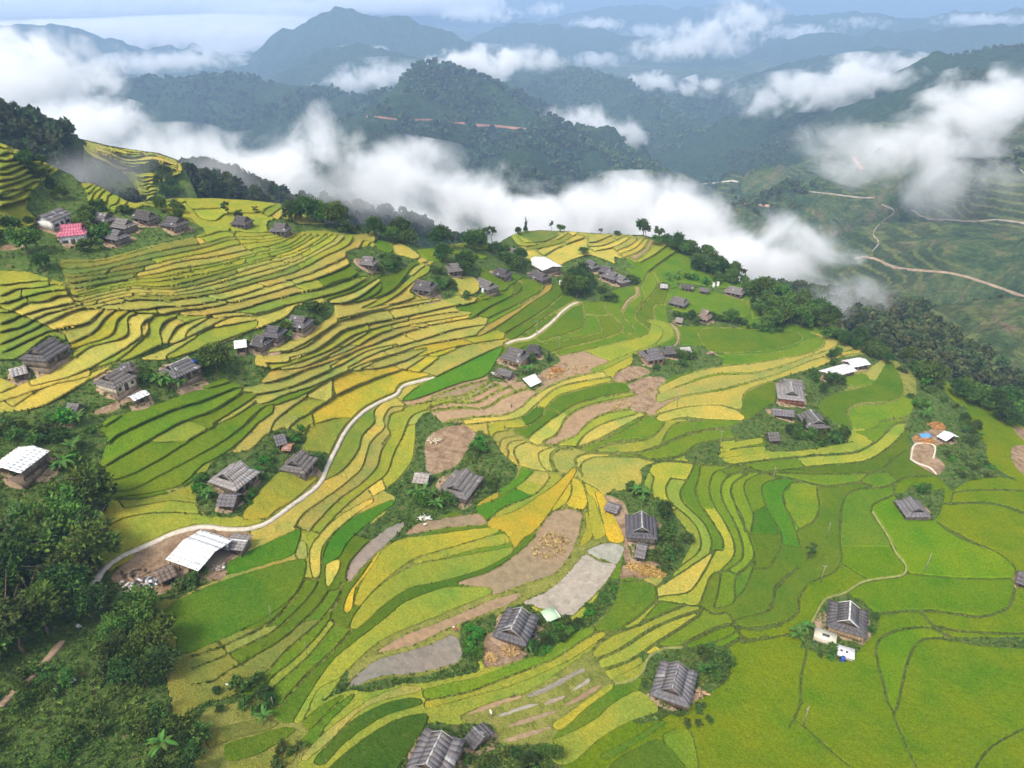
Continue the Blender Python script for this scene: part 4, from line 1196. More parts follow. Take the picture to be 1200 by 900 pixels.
bgm = npmesh('mountains', BV, BF, M['mountain'], bc, smooth=True)
mountains = tag(link('mountains', bgm), 'wooded mountains and deep valley rising behind the terraced hill', None, None, 'structure')

def bg_hit(px, py):
    """first point of the mountains met at a reading, beyond the terraced hill"""
    d = ray_at(px, py, 1.0); az = math.atan2(d[0], d[1])
    j = (az - AZ[0]) / (AZ[1] - AZ[0]); j0 = int(np.clip(j, 0, NA - 2)); f = j - j0
    col = BH[:, j0] * (1 - f) + BH[:, j0 + 1] * f
    zr = CAMZ + (d[2] - CAMZ) * RR
    k = np.flatnonzero((col >= zr) & (RR > 330))
    if not len(k) or k[0] == 0: return None
    k = k[0]
    a, b = zr[k - 1] - col[k - 1], col[k] - zr[k]
    r = RR[k - 1] + (RR[k] - RR[k - 1]) * a / (a + b + 1e-9)
    return np.array([math.sin(az) * r, math.cos(az) * r, CAMZ + (d[2] - CAMZ) * r])
ROADS = [  # label, half width, lift, colour, readings
 ("pale road crossing the far slope below the big cloud", 0.93, 1.5, (.27, .23, .18), "918,219 940,224 975,228 1010,232 1025,232"),
 ("winding pale road on the right slope between the fields", 0.74, 1.5, (.27, .23, .18), "1033,240 1048,248 1032,262 1023,275 1030,285 1022,295"),
 ("long pale road running to the right edge of the slope", 0.93, 1.5, (.27, .23, .18), "1068,246 1085,256 1110,258 1140,260 1170,258 1200,262 1230,268"),
 ("earth road descending across the slope above the dark ridge", 1.1, 1.5, (.3, .22, .15), "1003,303 1020,302 1050,314 1085,318 1120,322 1160,334 1200,348 1240,360"),
 ("short pale road on the far slope at the valley foot", 1.8, 1.5, (.45, .4, .34), "822,216 840,214 858,212 866,214"),
 ("raw red road cutting along the middle mountain", 3.2, 3.0, (.30, .15, .10), "430,137 445,138 470,141 500,141 530,144 545,145"),
 ("broad red earth scar of the road cutting on the middle mountain", 6.5, 3.0, (.30, .15, .10), "556,147 580,148 600,150 618,152 632,154"),
 ("pale road bend high at the right edge", 0.74, 1.5, (.27, .23, .18), "1165,190 1180,192 1196,200 1205,212"),
 ("ochre bank of cut earth on the far slope", 3.0, 1.5, (.4, .25, .16), "873,238 890,240 908,242"),
 ("red earth slip below the cloud on the far slope", 7.0, 2.0, (.36, .17, .11), "1000,185 1006,192 1012,200"),
 ("narrow earth road on the ridge behind the terraces", 1.4, 1.2, (.42, .33, .24), "1022,362 1040,368 1058,372"),
]
for lb, hw, lift, c, s in ROADS:
    P = resample(smooth_curve(pts('F', s)), 24); W = [bg_hit(*p) for p in P]
    W = np.array([w for w in W if w is not None])
    if len(W) < 4: continue
    keep = np.r_[True, np.linalg.norm(np.diff(W[:, :2], axis=0), axis=1) < 150]; W = W[keep]
    t = np.gradient(W[:, :2], axis=0); t /= np.linalg.norm(t, axis=1)[:, None] + 1e-9
    n = np.c_[-t[:, 1], t[:, 0], np.zeros(len(t))]
    wob = (.6 + .8 * vnoise(np.arange(len(W)) * .7 + len(lb), np.zeros(len(W)), 3))[:, None]
    rows = [W + n * hw * wob * .46 * a + [0, 0, lift - (1.5 + lift if abs(a) > 1 else 0)] for a in (-1.3, -1, 1, 1.3)]
    k = len(W); i = np.arange(k - 1)
    F = np.vstack([np.c_[i + a * k, i + (a + 1) * k, i + 1 + (a + 1) * k, i + 1 + a * k] for a in range(3)])
    tag(link('mountain_road', npmesh('mountain_road', np.vstack(rows), F, mat_simple('road_earth', c, 0.9, 0.2, 0.3))), lb, None, None, 'structure')
# ---------------------------------------------------------------- haze and clouds
def haze():
    x, y0, y1, z0, z1 = 11200.0, -500.0, 14000.0, float(BH.min()) - 1.0, 142.0
    V = [(sx * x, y, z) for z in (z0, z1) for y in (y0, y1) for sx in (-1, 1)]
    F = [(0, 2, 3, 1), (4, 5, 7, 6), (0, 1, 5, 4), (2, 6, 7, 3), (0, 4, 6, 2), (1, 3, 7, 5)]
    m = bpy.data.materials.new('haze_air'); m.use_nodes = True; n = m.node_tree.nodes; n.clear()
    o = n.new('ShaderNodeOutputMaterial'); v = n.new('ShaderNodeVolumePrincipled')
    v.inputs['Color'].default_value = (0.42, 0.61, 0.93, 1); v.inputs['Density'].default_value = HAZE
    v.inputs['Anisotropy'].default_value = 0.0
    m.node_tree.links.new(v.outputs[0], o.inputs['Volume'])
    tag(link('haze', npmesh('haze', V, F, m)), 'pale blue haze in the valley air', None, None, 'stuff')
HAZE = 1.65e-4
haze()
def mat_cloud(dens, thin):
    m = bpy.data.materials.new('cloud_vapour'); m.use_nodes = True; nt = m.node_tree; n, l = nt.nodes, nt.links; n.clear()
    o = n.new('ShaderNodeOutputMaterial'); v = n.new('ShaderNodeVolumePrincipled')
    v.inputs['Color'].default_value = (1, 1, 1, 1); v.inputs['Anisotropy'].default_value = 0.1
    tc = n.new('ShaderNodeTexCoord'); ln = n.new('ShaderNodeVectorMath'); ln.operation = 'LENGTH'; l.new(tc.outputs['Object'], ln.inputs[0])
    ge = n.new('ShaderNodeNewGeometry'); nz = n.new('ShaderNodeTexNoise')
    nz.inputs['Scale'].default_value = 1 / 72.; nz.inputs['Detail'].default_value = 6; nz.inputs['Roughness'].default_value = 0.62; nz.inputs['Distortion'].default_value = 0.4
    l.new(ge.outputs['Position'], nz.inputs['Vector'])
    def mth(op, a, b=0.0, clamp=False):
        k = n.new('ShaderNodeMath'); k.operation = op; k.use_clamp = clamp
        for s, x in ((k.inputs[0], a), (k.inputs[1], b)):
            if hasattr(x, 'is_output'): l.new(x, s)
            else: s.default_value = x
        return k.outputs[0]
    f = mth('SUBTRACT', 1.0, ln.outputs['Value'])
    e = mth('ADD', mth('MULTIPLY', f, 1.6), mth('MULTIPLY', mth('SUBTRACT', nz.outputs['Fac'], 0.51 + thin), 7.0), True)
    l.new(mth('MULTIPLY', mth('POWER', e, 1.6), dens), v.inputs['Density'])
    l.new(v.outputs[0], o.inputs['Volume'])
    return m
def ico():
    bm = bmesh.new(); bmesh.ops.create_icosphere(bm, subdivisions=2, radius=1.06)
    me = bpy.data.meshes.new('fog_lobe'); bm.to_mesh(me); bm.free(); return me
ICO = ico()
CM = {}
def lobe(name, px, py, R, rx, ry, rz, dens=0.03, thin=0.045, parent=None):
    key = (dens, thin)
    if key not in CM: CM[key] = mat_cloud(dens, thin)
    me = CM.get(('me',) + key)
    if me is None:
        me = ICO.copy(); me.materials.append(CM[key]); CM[('me',) + key] = me
    k = far(R) / R; R = far(R); rx, ry, rz = rx * k, ry * k, rz * k  # distant lobes pushed out and enlarged by the same stretch
    p = ray_at(px, py, R)
    o = link(name, me, parent); o.location = p; o.scale = (rx * 1.18, ry * 1.18, rz * 1.22); o.rotation_euler = (0, 0, -math.atan2(p[0], p[1]))
    return o
FOG_BANK = [(5,95,1500,170,180,72),(95,150,1200,90,100,34),(180,180,1000,90,90,28),(250,195,900,95,90,28),(330,197,900,95,90,34),(385,165,900,46,60,38),(450,212,850,110,100,38),
            (560,242,800,120,100,38),(660,256,780,120,100,36),(760,265,760,120,100,42),(850,285,740,100,90,38),(915,308,700,64,70,32),(600,280,700,150,80,34),(800,308,690,140,80,34)]
fb = tag(empty('fog_bank'), 'long white fog bank filling the valley behind the terraced hill', None, None, 'stuff')
for a in FOG_BANK: lobe('fog_lobe', *a, parent=fb)
CLOUDS = [ # label, lobes
 ("white cloud caught on the far shoulder right of the middle peak", [(560,75,2050,120,100,40),(610,70,2050,110,90,32),(520,80,2000,60,60,28)]),
 ("wispy cloud left of the middle peak", [(450,88,2300,140,100,40),(410,98,2250,90,80,26)]),
 ("white cloud sunk in the side valley right of the middle mountain", [(690,145,1650,75,70,36),(725,155,1650,75,70,36),(660,135,1700,50,50,20)]),
 ("large bright cloud near the top edge right of centre", [(830,45,2900,170,120,60),(870,22,2900,130,110,60),(780,58,2900,140,110,36)]),
 ("small cloud strip below the bright top cloud", [(770,95,2450,80,70,28),(830,102,2300,80,70,28)]),
 ("elongated white cloud over the far right valley", [(890,120,1750,60,60,32),(950,105,1700,110,90,34),(1015,88,1700,100,90,34),(1060,75,1800,80,70,20)]),
 ("brightest low cloud hanging over the right slope", [(1085,205,930,95,80,38),(1050,185,980,90,80,30),(1120,170,980,80,70,34)]),
 ("thin drifting cloud above the low cloud on the right slope", [(1140,140,1050,70,60,34),(1180,110,1150,80,60,30)]),
 ("faint veil of cloud across the right slope", [(1000,165,1200,90,80,30)]),
 ("thin mist behind the dark forest edge at the right", [(1000,362,500,42,40,17)]),
 ("grey mist drifting over the dark ridge behind the left terraces", [(420,222,560,60,36,22),(490,245,570,55,36,22)]),
 ("thin mist in the gully behind the left village", [(245,215,520,32,35,20),(120,200,420,30,30,12)]),
 ("pale cloud sheet along the far left top edge", [(60,45,4800,900,500,70),(250,46,4800,600,400,60),(150,5,6500,1400,600,110),(330,15,6000,500,300,60)]),
 ("cloud sheet above the far left ridge", [(230,28,5200,700,400,40),(480,5,6000,600,400,60)]),
 ("small cloud on the far ridges left of the top centre", [(640,10,5000,120,100,40),(700,28,4200,130,110,34)]),
 ("broken white cloud along the top edge left of centre", [(330,50,3900,120,90,36),(420,62,3000,110,80,26),(255,58,4200,200,120,40),(560,16,5200,260,160,50),(470,40,4300,120,90,30)]),
 ("scattered shreds of cloud along the top edge right of centre", [(700,70,3200,130,90,26),(940,38,4200,170,110,34),(1010,28,4400,150,110,30),(1150,24,4300,200,120,30),(760,36,4600,150,100,34)]),
 ("cloud strip between the far left ridge and the middle mountain", [(190,72,2900,260,160,28)]),
]
THIN = {6: (0.014, 0.055), 12: (0.03, -0.02), 13: (0.028, -0.02), 15: (0.014, 0.03), 16: (0.010, 0.03), 8: (0.01, 0.02), 9: (0.02, 0.03), 10: (0.014, 0.02), 11: (0.012, 0.03), 7: (0.03, 0.02), 1: (0.012, 0.02)}
for i, (lb, ls) in enumerate(CLOUDS):
    e = tag(empty('cloud'), lb, None, None, 'stuff')
    for a in ls: lobe('cloud_lobe', *a, *THIN.get(i, (0.02 if a[2] < 2600 else 0.012, 0.035)), parent=e)
# ---------------------------------------------------------------- building kit
class MB:
    def __init__(s): s.v, s.f, s.c = [], [], []
    def hexa(s, lo, hi, tone):
        """solid between two quads (same winding)"""
        o = len(s.v); s.v += [tuple(p) for p in lo] + [tuple(p) for p in hi]; s.c += [tone] * 8
        s.f += [(o + 3, o + 2, o + 1, o), (o + 4, o + 5, o + 6, o + 7)] + [(o + i, o + (i + 1) % 4, o + 4 + (i + 1) % 4, o + 4 + i) for i in range(4)]
    def box(s, x0, x1, y0, y1, z0, z1, tone):
        q = [(x0, y0), (x1, y0), (x1, y1), (x0, y1)]
        s.hexa([(a, b, z0) for a, b in q], [(a, b, z1) for a, b in q], tone)
    def slab(s, q, th, tone):
        """quad (counter-clockwise seen from outside) given thickness outwards"""
        q = [Vector(p) for p in q]; n = (q[1] - q[0]).cross(q[3] - q[0])
        if n.length < 1e-9: n = (q[2] - q[1]).cross(q[0] - q[1])
        n.normalize(); s.hexa([p - n * th for p in q], q, tone)
    def tri(s, a, b, c, th, tone):
        a, b, c = Vector(a), Vector(b), Vector(c); n = (b - a).cross(c - a).normalized() * th
        o = len(s.v); s.v += [tuple(p) for p in (a - n, b - n, c - n, a, b, c)]; s.c += [tone] * 6
        s.f += [(o + 2, o + 1, o), (o + 3, o + 4, o + 5)] + [(o + i, o + (i + 1) % 3, o + 3 + (i + 1) % 3, o + 3 + i) for i in range(3)]
    def tube(s, a, b, r0, r1, tone, n=6):
        a, b = Vector(a), Vector(b); d = (b - a).normalized(); u = d.orthogonal().normalized(); w = d.cross(u); o = len(s.v)
        for p, r in ((a, r0), (b, r1)):
            for i in range(n):
                t = 2 * math.pi * i / n; s.v.append(tuple(p + u * (r * math.cos(t)) + w * (r * math.sin(t)))); s.c.append(tone)
        s.f += [(o + i, o + (i + 1) % n, o + n + (i + 1) % n, o + n + i) for i in range(n)]
        s.f += [tuple(o + n + i for i in range(n)), tuple(o + n - 1 - i for i in range(n))]
    def build(s, name, mat, parent=None, smooth=False):
        me = npmesh(name, s.v, s.f, mat, np.array(s.c, np.float32), smooth)
        return link(name, me, parent)
RG = random.Random(7)
def jit(c, k=0.15, cool=0.03):
    g = 1 + RG.uniform(-k, k); w = RG.uniform(-cool, cool)
    return (c[0] * g * (1 + w), c[1] * g, c[2] * g * (1 - w))
TONE = dict(grey=(.105, .099, .106), dark=(.066, .062, .07), light=(.20, .19, .195), brown=(.13, .10, .085), white=(.66, .66, .66), pale=(.36, .345, .335), pink=(.42, .12, .175), rust=(.3, .14, .08), blue=(.04, .1, .4))
WALL = dict(wood=(.13, .085, .055), old=(.2, .165, .13), earth=(.42, .28, .15), cream=(.6, .52, .38), white=(.7, .7, .67), stone=(.33, .29, .26), red=(.24, .10, .06))

def place_on(px1, py1, px2, py2, rise):
    """ridge readings -> ground spot, heading and ridge half length"""
    mx, my = (px1 + px2) / 2, (py1 + py2) / 2; gx, gy = mx, my + 8
    for _ in range(6):
        zg = float(bil(S0['zf'], gx, gy, S0['box']))
        p = unproject(mx, my, zg + rise).reshape(3)
        gx, gy = project((p[0], p[1], zg + CAMZ))
    a, b = unproject(px1, py1, zg + rise).reshape(3), unproject(px2, py2, zg + rise).reshape(3)
    d = b - a
    return Vector((p[0], p[1], zg + CAMZ)), math.atan2(d[1], d[0]), math.hypot(d[0], d[1]) / 2

def make_roof(root, style, a, w, h, z0, tone, cap, sheets):
    """a ridge half length, w half width at the eaves, h height; sheets: each sheet its own object"""
    rt = MB(); pieces = []
    if style == 'hip': vg, a2, A = .5, a + .25, a + .25 + .32 * w
    elif style == 'gable': vg, a2, A = 0.0, a + .35, a + .35
    else: vg, a2, A = 0.0, a, a
    def xl(v): return a2 if v >= vg else A + (a2 - A) * v / vg
    def P(u, v, sgn): return (u * xl(v), sgn * w * (1 - v) if style != 'shed' else (2 * v - 1) * w * sgn, z0 + h * v - .10 * h * math.sin(math.pi * v) * (style != 'shed'))
    nc = max(4, int(2 * A / (1.25 if sheets else 0.95))); rows = [0, .26, .5, .75, 1.0] if style == 'hip' else [0, .34, .67, 1.0]
    if style == 'shed': rows = [0, .5, 1.0]
    if sheets: rows = [0, .5, 1.0]
    for sgn in ((1, -1) if style != 'shed' else (1,)):
        for i in range(nc):
            u0, u1 = -1 + 2 * i / nc, -1 + 2 * (i + 1) / nc; ct = jit(tone, .03)
            for v0, v1 in zip(rows[:-1], rows[1:]):
                lift = RG.uniform(.0, .012)
                q = [P(u0, v0 - .02 * (v0 > 0), sgn), P(u1, v0 - .02 * (v0 > 0), sgn), P(u1, v1, sgn), P(u0, v1, sgn)]
                q = [(x, y, z + lift + (.05 if k < 2 and v0 > 0 else 0)) for k, (x, y, z) in enumerate(q)]
                if sgn > 0 and style != 'shed': q = [q[1], q[0], q[3], q[2]]
                t = jit(ct, .045)
                if tone[0] < .5 and RG.random() < .03: t = jit((.26, .25, .25), .1)
                pieces.append((q, t))
    if style == 'hip':
        for e in (1, -1):
            n2 = max(3, int(2 * w / 1.3))
            for i in range(n2):
                u0, u1 = -1 + 2 * i / n2, -1 + 2 * (i + 1) / n2
                for v0, v1 in zip([0, .25], [.25, .5]):
                    q = [(e * xl(v), u * w * (1 - v), z0 + h * v - .10 * h * math.sin(math.pi * v) + RG.uniform(0, .04)) for u, v in ((u0, v0), (u1, v0), (u1, v1), (u0, v1))]
                    if e < 0: q = [q[1], q[0], q[3], q[2]]
                    pieces.append((q, jit(tone, .1)))
    roof = None
    if sheets:
        for e in (1, -1):
            q = [(-e * (a2 - .1), 0, z0 + h - .1), (e * (a2 - .1), 0, z0 + h - .1)]
        rt.box(-a2 + .1, a2 - .1, -.08, .08, z0 + h - .3, z0 + h - .1, jit(WALL['wood']))
        roof = rt.build('roof', M['roof'], root)
        for q, t in pieces:
            m = MB(); m.slab(q, .06, t); m.build('roof_sheet', M['roof'], roof)
    else:
        for q, t in pieces: rt.slab(q, .05, t)
        roof = rt.build('roof', M['roof'], root)
    if style != 'shed':
        m = MB()
        n = max(3, int(2 * a2 / 1.6))
        for i in range(n):
            x0, x1 = -a2 + 2 * a2 * i / n, -a2 + 2 * a2 * (i + 1) / n
            for sg in (1, -1):
                q = [(x0, sg * .2, z0 + h - .06), (x1, sg * .2, z0 + h - .06), (x1, 0, z0 + h + .10), (x0, 0, z0 + h + .10)]
                if sg > 0: q = [q[1], q[0], q[3], q[2]]
                m.slab(q, .05, jit(cap, .1))
        m.build('ridge_cap', M['roof'], roof)
        if style == 'hip':
            for e in (1, -1):
                g = MB(); x = e * (a2 - .3); zz = z0 + h * .46
                A_, B_, C_ = (x, -w * .5, zz), (x, w * .5, zz), (x, 0, z0 + h - .06)
                g.tri(*((A_, B_, C_) if e > 0 else (B_, A_, C_)), .08, jit((.13, .11, .09))); gb = g.build('gablet', M['wall'], roof)
                for sg in (1, -1):       # verge boards of the small gable
                    q = [(x + e * .34, sg * w * .54, zz - .05), (x + e * .34, 0, z0 + h + .02), (x + e * .34, 0, z0 + h + .2), (x + e * .34, sg * w * .54, zz + .13)]
                    if (sg > 0) == (e > 0): q = q[::-1]
                    g = MB(); g.slab(q, .06, jit(cap, .1)); g.build('verge_board', M['wall'], roof)
    return A

def house(label, x1, y1, x2, y2, width, wall_h=2.3, roof_h=2.2, style='hip', roof='grey', wall='old', cap=None, sheets=False, open_side=False, group=None, cat='house', minlen=0, windows=2):
    loc, rz, a = place_on(x1, y1, x2, y2, wall_h + roof_h)
    a = max(a, minlen * .85); w = width / 2 * (.84 if style == 'hip' else .95)
    loc.z -= .35
    root = tag(empty('farmhouse' if cat == 'house' else cat.replace(' ', '_'), loc, rz), label, cat, group)
    hv = RG.uniform(.85, 1.35) if TONE[roof][0] < .25 else 1.0; hw = RG.uniform(-.02, .09)
    tone = tuple(c * hv * k for c, k in zip(TONE[roof], (1.12 + hw, 1.08 + hw * .5, 1.04 - hw))) if TONE[roof][0] < .25 else TONE[roof]; wt = WALL[wall]
    ext = .25 + .32 * w if style == 'hip' else (.35 if style == 'gable' else 0)
    X, Y = a + ext - .7, w - .75
    if style == 'shed': X, Y = a - .25, w - .3
    zr = wall_h - .05
    A = make_roof(root, style, a, w, roof_h, zr, tone, TONE[cap] if cap else tuple(min(.6, c * 1.35 + .01) for c in tone), sheets)
    pl = MB(); pl.box(-X - .25, X + .25, -Y - .25, Y + .25, -2.2, .12, jit((.16, .12, .085))); pl.build('plinth', M['wall'], root)
    if not open_side:
        m = MB(); m.box(-X + .06, X - .06, -Y + .06, Y - .06, .1, zr, jit(wt, .05))
        n = max(4, int(2 * X / .55))
        for i in range(n):
            for sg in (1, -1):
                p = RG.uniform(.01, .07)
                m.box(-X + 2 * X * i / n + .02, -X + 2 * X * (i + 1) / n - .02, min(sg * (Y - .05), sg * (Y + p)), max(sg * (Y - .05), sg * (Y + p)), .1, zr + RG.uniform(-.06, 0), jit(wt, .2))
        n = max(3, int(2 * Y / .55))
        for i in range(n):
            for sg in (1, -1):
                p = RG.uniform(.01, .07)
                m.box(min(sg * (X - .05), sg * (X + p)), max(sg * (X - .05), sg * (X + p)), -Y + 2 * Y * i / n + .02, -Y + 2 * Y * (i + 1) / n - .02, .1, zr + RG.uniform(-.06, 0), jit(wt, .2))
        wo = m.build('wall', M['wall'], root)
        if style == 'gable':
            for e in (1, -1):
                g = MB(); q = ((e * X, -Y, zr), (e * X, Y, zr), (e * X, 0, zr + roof_h * .86)); g.tri(*(q if e > 0 else (q[1], q[0], q[2])), .1, jit(wt, .1)); g.build('gable_wall', M['wall'], root)
        for sg in (1, -1):
            d = MB(); d.box(-.55, .55, min(sg * (Y - .02), sg * (Y + .1)), max(sg * (Y - .02), sg * (Y + .1)), .15, min(2.0, zr - .2), jit((.07, .05, .04))); d.build('door', M['wall'], root)
            k = max(1, min(windows, int((X - 1) / 1.1)))
            for j in range(k):
                for e in (1, -1):
                    cx = e * (1.5 + (X - 2.2) * (j + .5) / k) if X > 2.4 else e * (X * .7)
                    m = MB(); m.box(cx - .42, cx + .42, min(sg * (Y - .02), sg * (Y + .1)), max(sg * (Y - .02), sg * (Y + .1)), .95, min(1.85, zr - .25), jit((.05, .045, .045))); m.build('window', M['wall'], root)
    else:
        m = MB(); m.box(-X + .3, X - .3, Y - .25, Y - .1, .1, zr * .8, jit(wt)); m.box(-X + .1, -X + .25, -Y + .6, Y - .3, .1, zr * .75, jit(wt)); m.build('wall', M['wall'], root)
    n = max(2, int(2 * X / 2.4))
    for i in range(n + 1):
        for sg in (1, -1):
            if not open_side and (i + (sg > 0)) % 2: continue
            m = MB(); x = -X + 2 * X * i / n; yy = sg * (Y + .38)
            top = zr + (0.25 if style != 'shed' else roof_h * ((yy + w) / (2 * w)) * .96 - .05)
            m.box(x - .09, x + .09, yy - .09, yy + .09, 0, top, jit((.16, .11, .075))); m.build('post', M['wall'], root)
    if cat in ('house', 'shed'): yard(root, X + 1.2, Y + 1.5, 'trodden earth round the ' + label.split(' ', 1)[1] if label.split()[0] in ('the',) else 'trodden earth yard of the ' + label)
    return root

def ground_xy(x, y, z0):
    z = z0
    for _ in range(4):
        a, b = project((x, y, z)); z = float(bil(S0['zf'], a, b, S0['box'])) + CAMZ
    return z
def yard(root, rx, ry, label):
    """trodden earth round a building"""
    g = np.random.default_rng(int(abs(root.location.x * 7 + root.location.y))); n = 22; c, s = math.cos(root.rotation_euler.z), math.sin(root.rotation_euler.z)
    ph = g.uniform(0, 6.28, 3); ox, oy = g.uniform(-.8, .8, 2); V = []
    for k, f in enumerate((.55, .8, 1.0, 1.08)):
        for i in range(n):
            t = 2 * math.pi * i / n; w = 1 + .16 * math.sin(2 * t + ph[0]) + .12 * math.sin(3 * t + ph[1]) + .08 * math.sin(5 * t + ph[2])
            u, v = math.copysign(abs(math.cos(t)) ** .7, math.cos(t)) * rx * w * f + ox, math.copysign(abs(math.sin(t)) ** .7, math.sin(t)) * ry * w * f + oy
            x, y = root.location.x + u * c - v * s, root.location.y + u * s + v * c
            V.append((x, y, ground_xy(x, y, root.location.z) + (.16 if k < 3 else -.35)))
    F = [(k * n + i, (k + 1) * n + i, (k + 1) * n + (i + 1) % n, k * n + (i + 1) % n)[::-1] for k in range(3) for i in range(n)]
    tag(link('earth_yard', npmesh('earth_yard', V, F, M['dirt'])), label, None, None, 'structure')
# ---------------------------------------------------------------- the farm buildings
H = house
H("long grey roofed white building with a window row in the upper left village", 47, 251, 70, 242, 8, 3.2, 1.8, 'gable', 'grey', 'white', windows=5)
H("house with a pink hipped roof in the upper left village", 71, 262, 94, 260, 9.5, 3.4, 2.6, 'hip', 'pink', 'white', 'pink')
H("grey house behind trees just right of the pink roof", 112, 247, 125, 249, 8)
H("grey house behind its twin at the right side of the upper left village", 136, 254, 149, 256, 7.5, roof='grey')
H("grey house with pale ridge, front one of the two right of the pink roof", 126, 266, 140, 269, 7.5, roof='grey', cap='light')
H("long dark low house with trees at the top edge of the upper left village", 160, 244, 176, 247, 6.5, roof='dark')
H("lone grey house among the terraces with bushes on its right side", 196, 252, 209, 254, 8.5, roof='dark')
H("small grey hipped house below the crest, left of its white wall neighbour", 277, 251.5, 288, 252.5, 8, roof='dark')
H("small dark house beside tall trees on the crest of the left terraces", 322, 260, 334, 260.5, 8, roof='dark')
H("grey house with a littered yard left of the bush clump on the upper terraces", 426, 299, 437, 300, 7.5)
H("wide dark house left of the bushy garden in the middle upper terraces", 488, 327, 505, 329, 10, roof='dark')
H("small grey house in front of two trees on the upper middle crest", 527, 308, 536, 307, 9, roof='grey')
H("grey house with a pale yard behind it above the green steps", 562, 324, 576, 330, 8, roof='grey', cap='light')
H("rounded dark thatched house right of the pale yard", 583, 313, 594, 315, 9, roof='dark')
H("dark long thatched house just below the white metal roof", 625, 315, 639, 320, 8.5, roof='dark')
H("grey house half hidden by trees under the terraced knoll", 597, 289, 609, 292, 8)
H("broad shed with a bright white metal roof in the central village", 627, 300, 647, 311, 12, 2.6, 1.0, 'gable', 'white', 'old', cat='shed')
H("grey house at the top left of the cluster right of the white roof", 690, 303, 698, 307, 7, roof='grey', cap='light')
H("second grey house stepping down the cluster right of the white roof", 706, 310, 716, 312, 7.5, roof='dark')
H("pale ridged grey house in the middle of the central cluster", 711, 316, 722, 319.5, 8, roof='grey', cap='light')
H("lowest grey house of the cluster, beside a white tank", 726, 320.5, 733, 324, 7.5, roof='grey')
H("tiny pale roofed hut alone on the green slope under the knoll", 775, 332, 782, 332.5, 4, 1.8, 1.2, 'gable', 'pale', 'wood', cat='hut')
H("long low dark shed in the row beside the crest bananas", 800, 332, 813, 334, 5, 2, 1.2, 'gable', 'dark', 'old', cat='shed')
H("low grey shed next in the row at the crest, between two whitewashed gateposts", 821, 336, 831, 337.5, 4.5, 2, 1.1, 'gable', 'grey', 'old', cat='shed')
H("grey house at the right end of the crest row under the forest", 855, 334, 870, 337, 8, roof='grey')
H("rounded thatched grey house above its smaller neighbour, left of the round tree", 790, 346, 803, 349, 9, roof='grey')
H("small pale shed in front of the thatched grey house", 793, 371, 800, 372, 5, 1.8, 1.2, 'gable', 'light', 'wood', cat='shed')
H("steep thatched brown grey house beside the round tree", 824, 361, 831, 363, 9, 2.2, 3.2, roof='brown')
H("hipped grey house with tan earth walls above the brown mud plots", 758, 408.5, 771, 406.5, 10.5, 2.6, 2.6, roof='grey', wall='earth')
H("small lean house tucked behind the tan walled house", 780, 405, 789, 404.5, 6, roof='grey')
H("pale grey shed roof among bananas right of the tan walled house", 798, 406.5, 808, 405.5, 5, 2.0, 1.2, 'gable', 'pale', 'old', cat='shed')
H("timber house with a tan lower wall beside the white tarpaulin", 597, 405, 613, 409, 11, 3.0, 2.8, roof='grey', wall='earth')
H("small outbuilding behind the timber house by the path", 621, 402.5, 631, 403.5, 6, roof='dark')
H("low patched shed in front of the timber house", 585, 430, 600, 434, 5, 1.8, 1.2, 'gable', 'grey', 'old', cat='shed')
H("pale weathered hipped house with a red timber balcony on the right", 927, 446, 929, 457, 11.5, 2.8, 2.8, roof='light', wall='red', cap='pale', minlen=3.2)
H("flat grey roofed house directly behind the pale hipped house", 919, 443, 940, 444.5, 7, roof='grey')
H("low dark link building in front of the pale hipped house", 907, 478, 930, 480, 5, 2.0, 1.2, 'gable', 'grey', 'wood')
H("grey hipped house with a pale ridge above the dark hedge", 950, 479, 960, 491, 10, 2.4, 2.4, roof='grey', cap='pale')
H("small brown grey hut at the left end of the dark hedge", 901, 506, 912, 505.5, 5.5, 1.9, 1.6, 'gable', 'grey', 'wood', cat='hut')
H("long white metal shed roof on the right, the lower of two", 968, 435, 997, 427, 7, 2.2, .9, 'gable', 'white', 'old', 'pale', cat='shed')
H("shorter white metal shed roof on the right, the upper of two", 995, 423, 1014, 419.5, 7, 2.4, .9, 'gable', 'white', 'old', 'pale', cat='shed')
H("large dark hipped house at the left edge of the gold terraces", 38, 407, 60, 394, 10, 2.6, 2.6, roof='dark', wall='old')
H("low pale roofed outbuilding in front of the large dark house at the left edge", 11, 431, 28, 427, 5, 1.9, 1.2, 'gable', 'light', 'old', cat='shed')
H("grey house with a cream end wall and an earth yard on its right", 123, 438, 140, 429, 10, 2.6, 2.4, roof='grey', wall='cream')
H("small grey annex behind the cream walled house", 141, 425, 151, 423.5, 5.5, 2.2, 1.4, roof='grey')
H("grey house with a pale ridge and a blue sheet under its eave", 198, 426, 219, 417, 9.5, 2.6, 2.4, roof='grey', cap='pale')
H("low white sheet roof left of the row of bananas", 153, 463, 169, 456, 4, 1.8, .6, 'gable', 'white', 'old', cat='shed')
H("small white roofed hut right of the big round bright tree", 275, 398, 287, 396.5, 6, 2.0, 1.2, 'gable', 'white', 'wood', cat='hut')
H("dark house at the lower end of the row above the yellow terraces", 300, 391, 309, 393, 7, roof='dark')
H("grey house in the middle of the row above the yellow terraces", 314, 380, 326, 381.5, 8, roof='dark')
H("grey house at the upper end of the row above the yellow terraces", 341, 368, 357, 370, 8.5, roof='grey')
H("big white sheet roofed shed at the left edge beside the dark wood", 37, 521, 4, 545, 9, 2.8, .9, 'gable', 'white', 'old', 'white', open_side=True, cat='shed')
H("small grey shack below the cream walled house", 80, 471, 91, 472, 4.5, 1.6, 1.2, 'gable', 'grey', 'old', cat='shack')
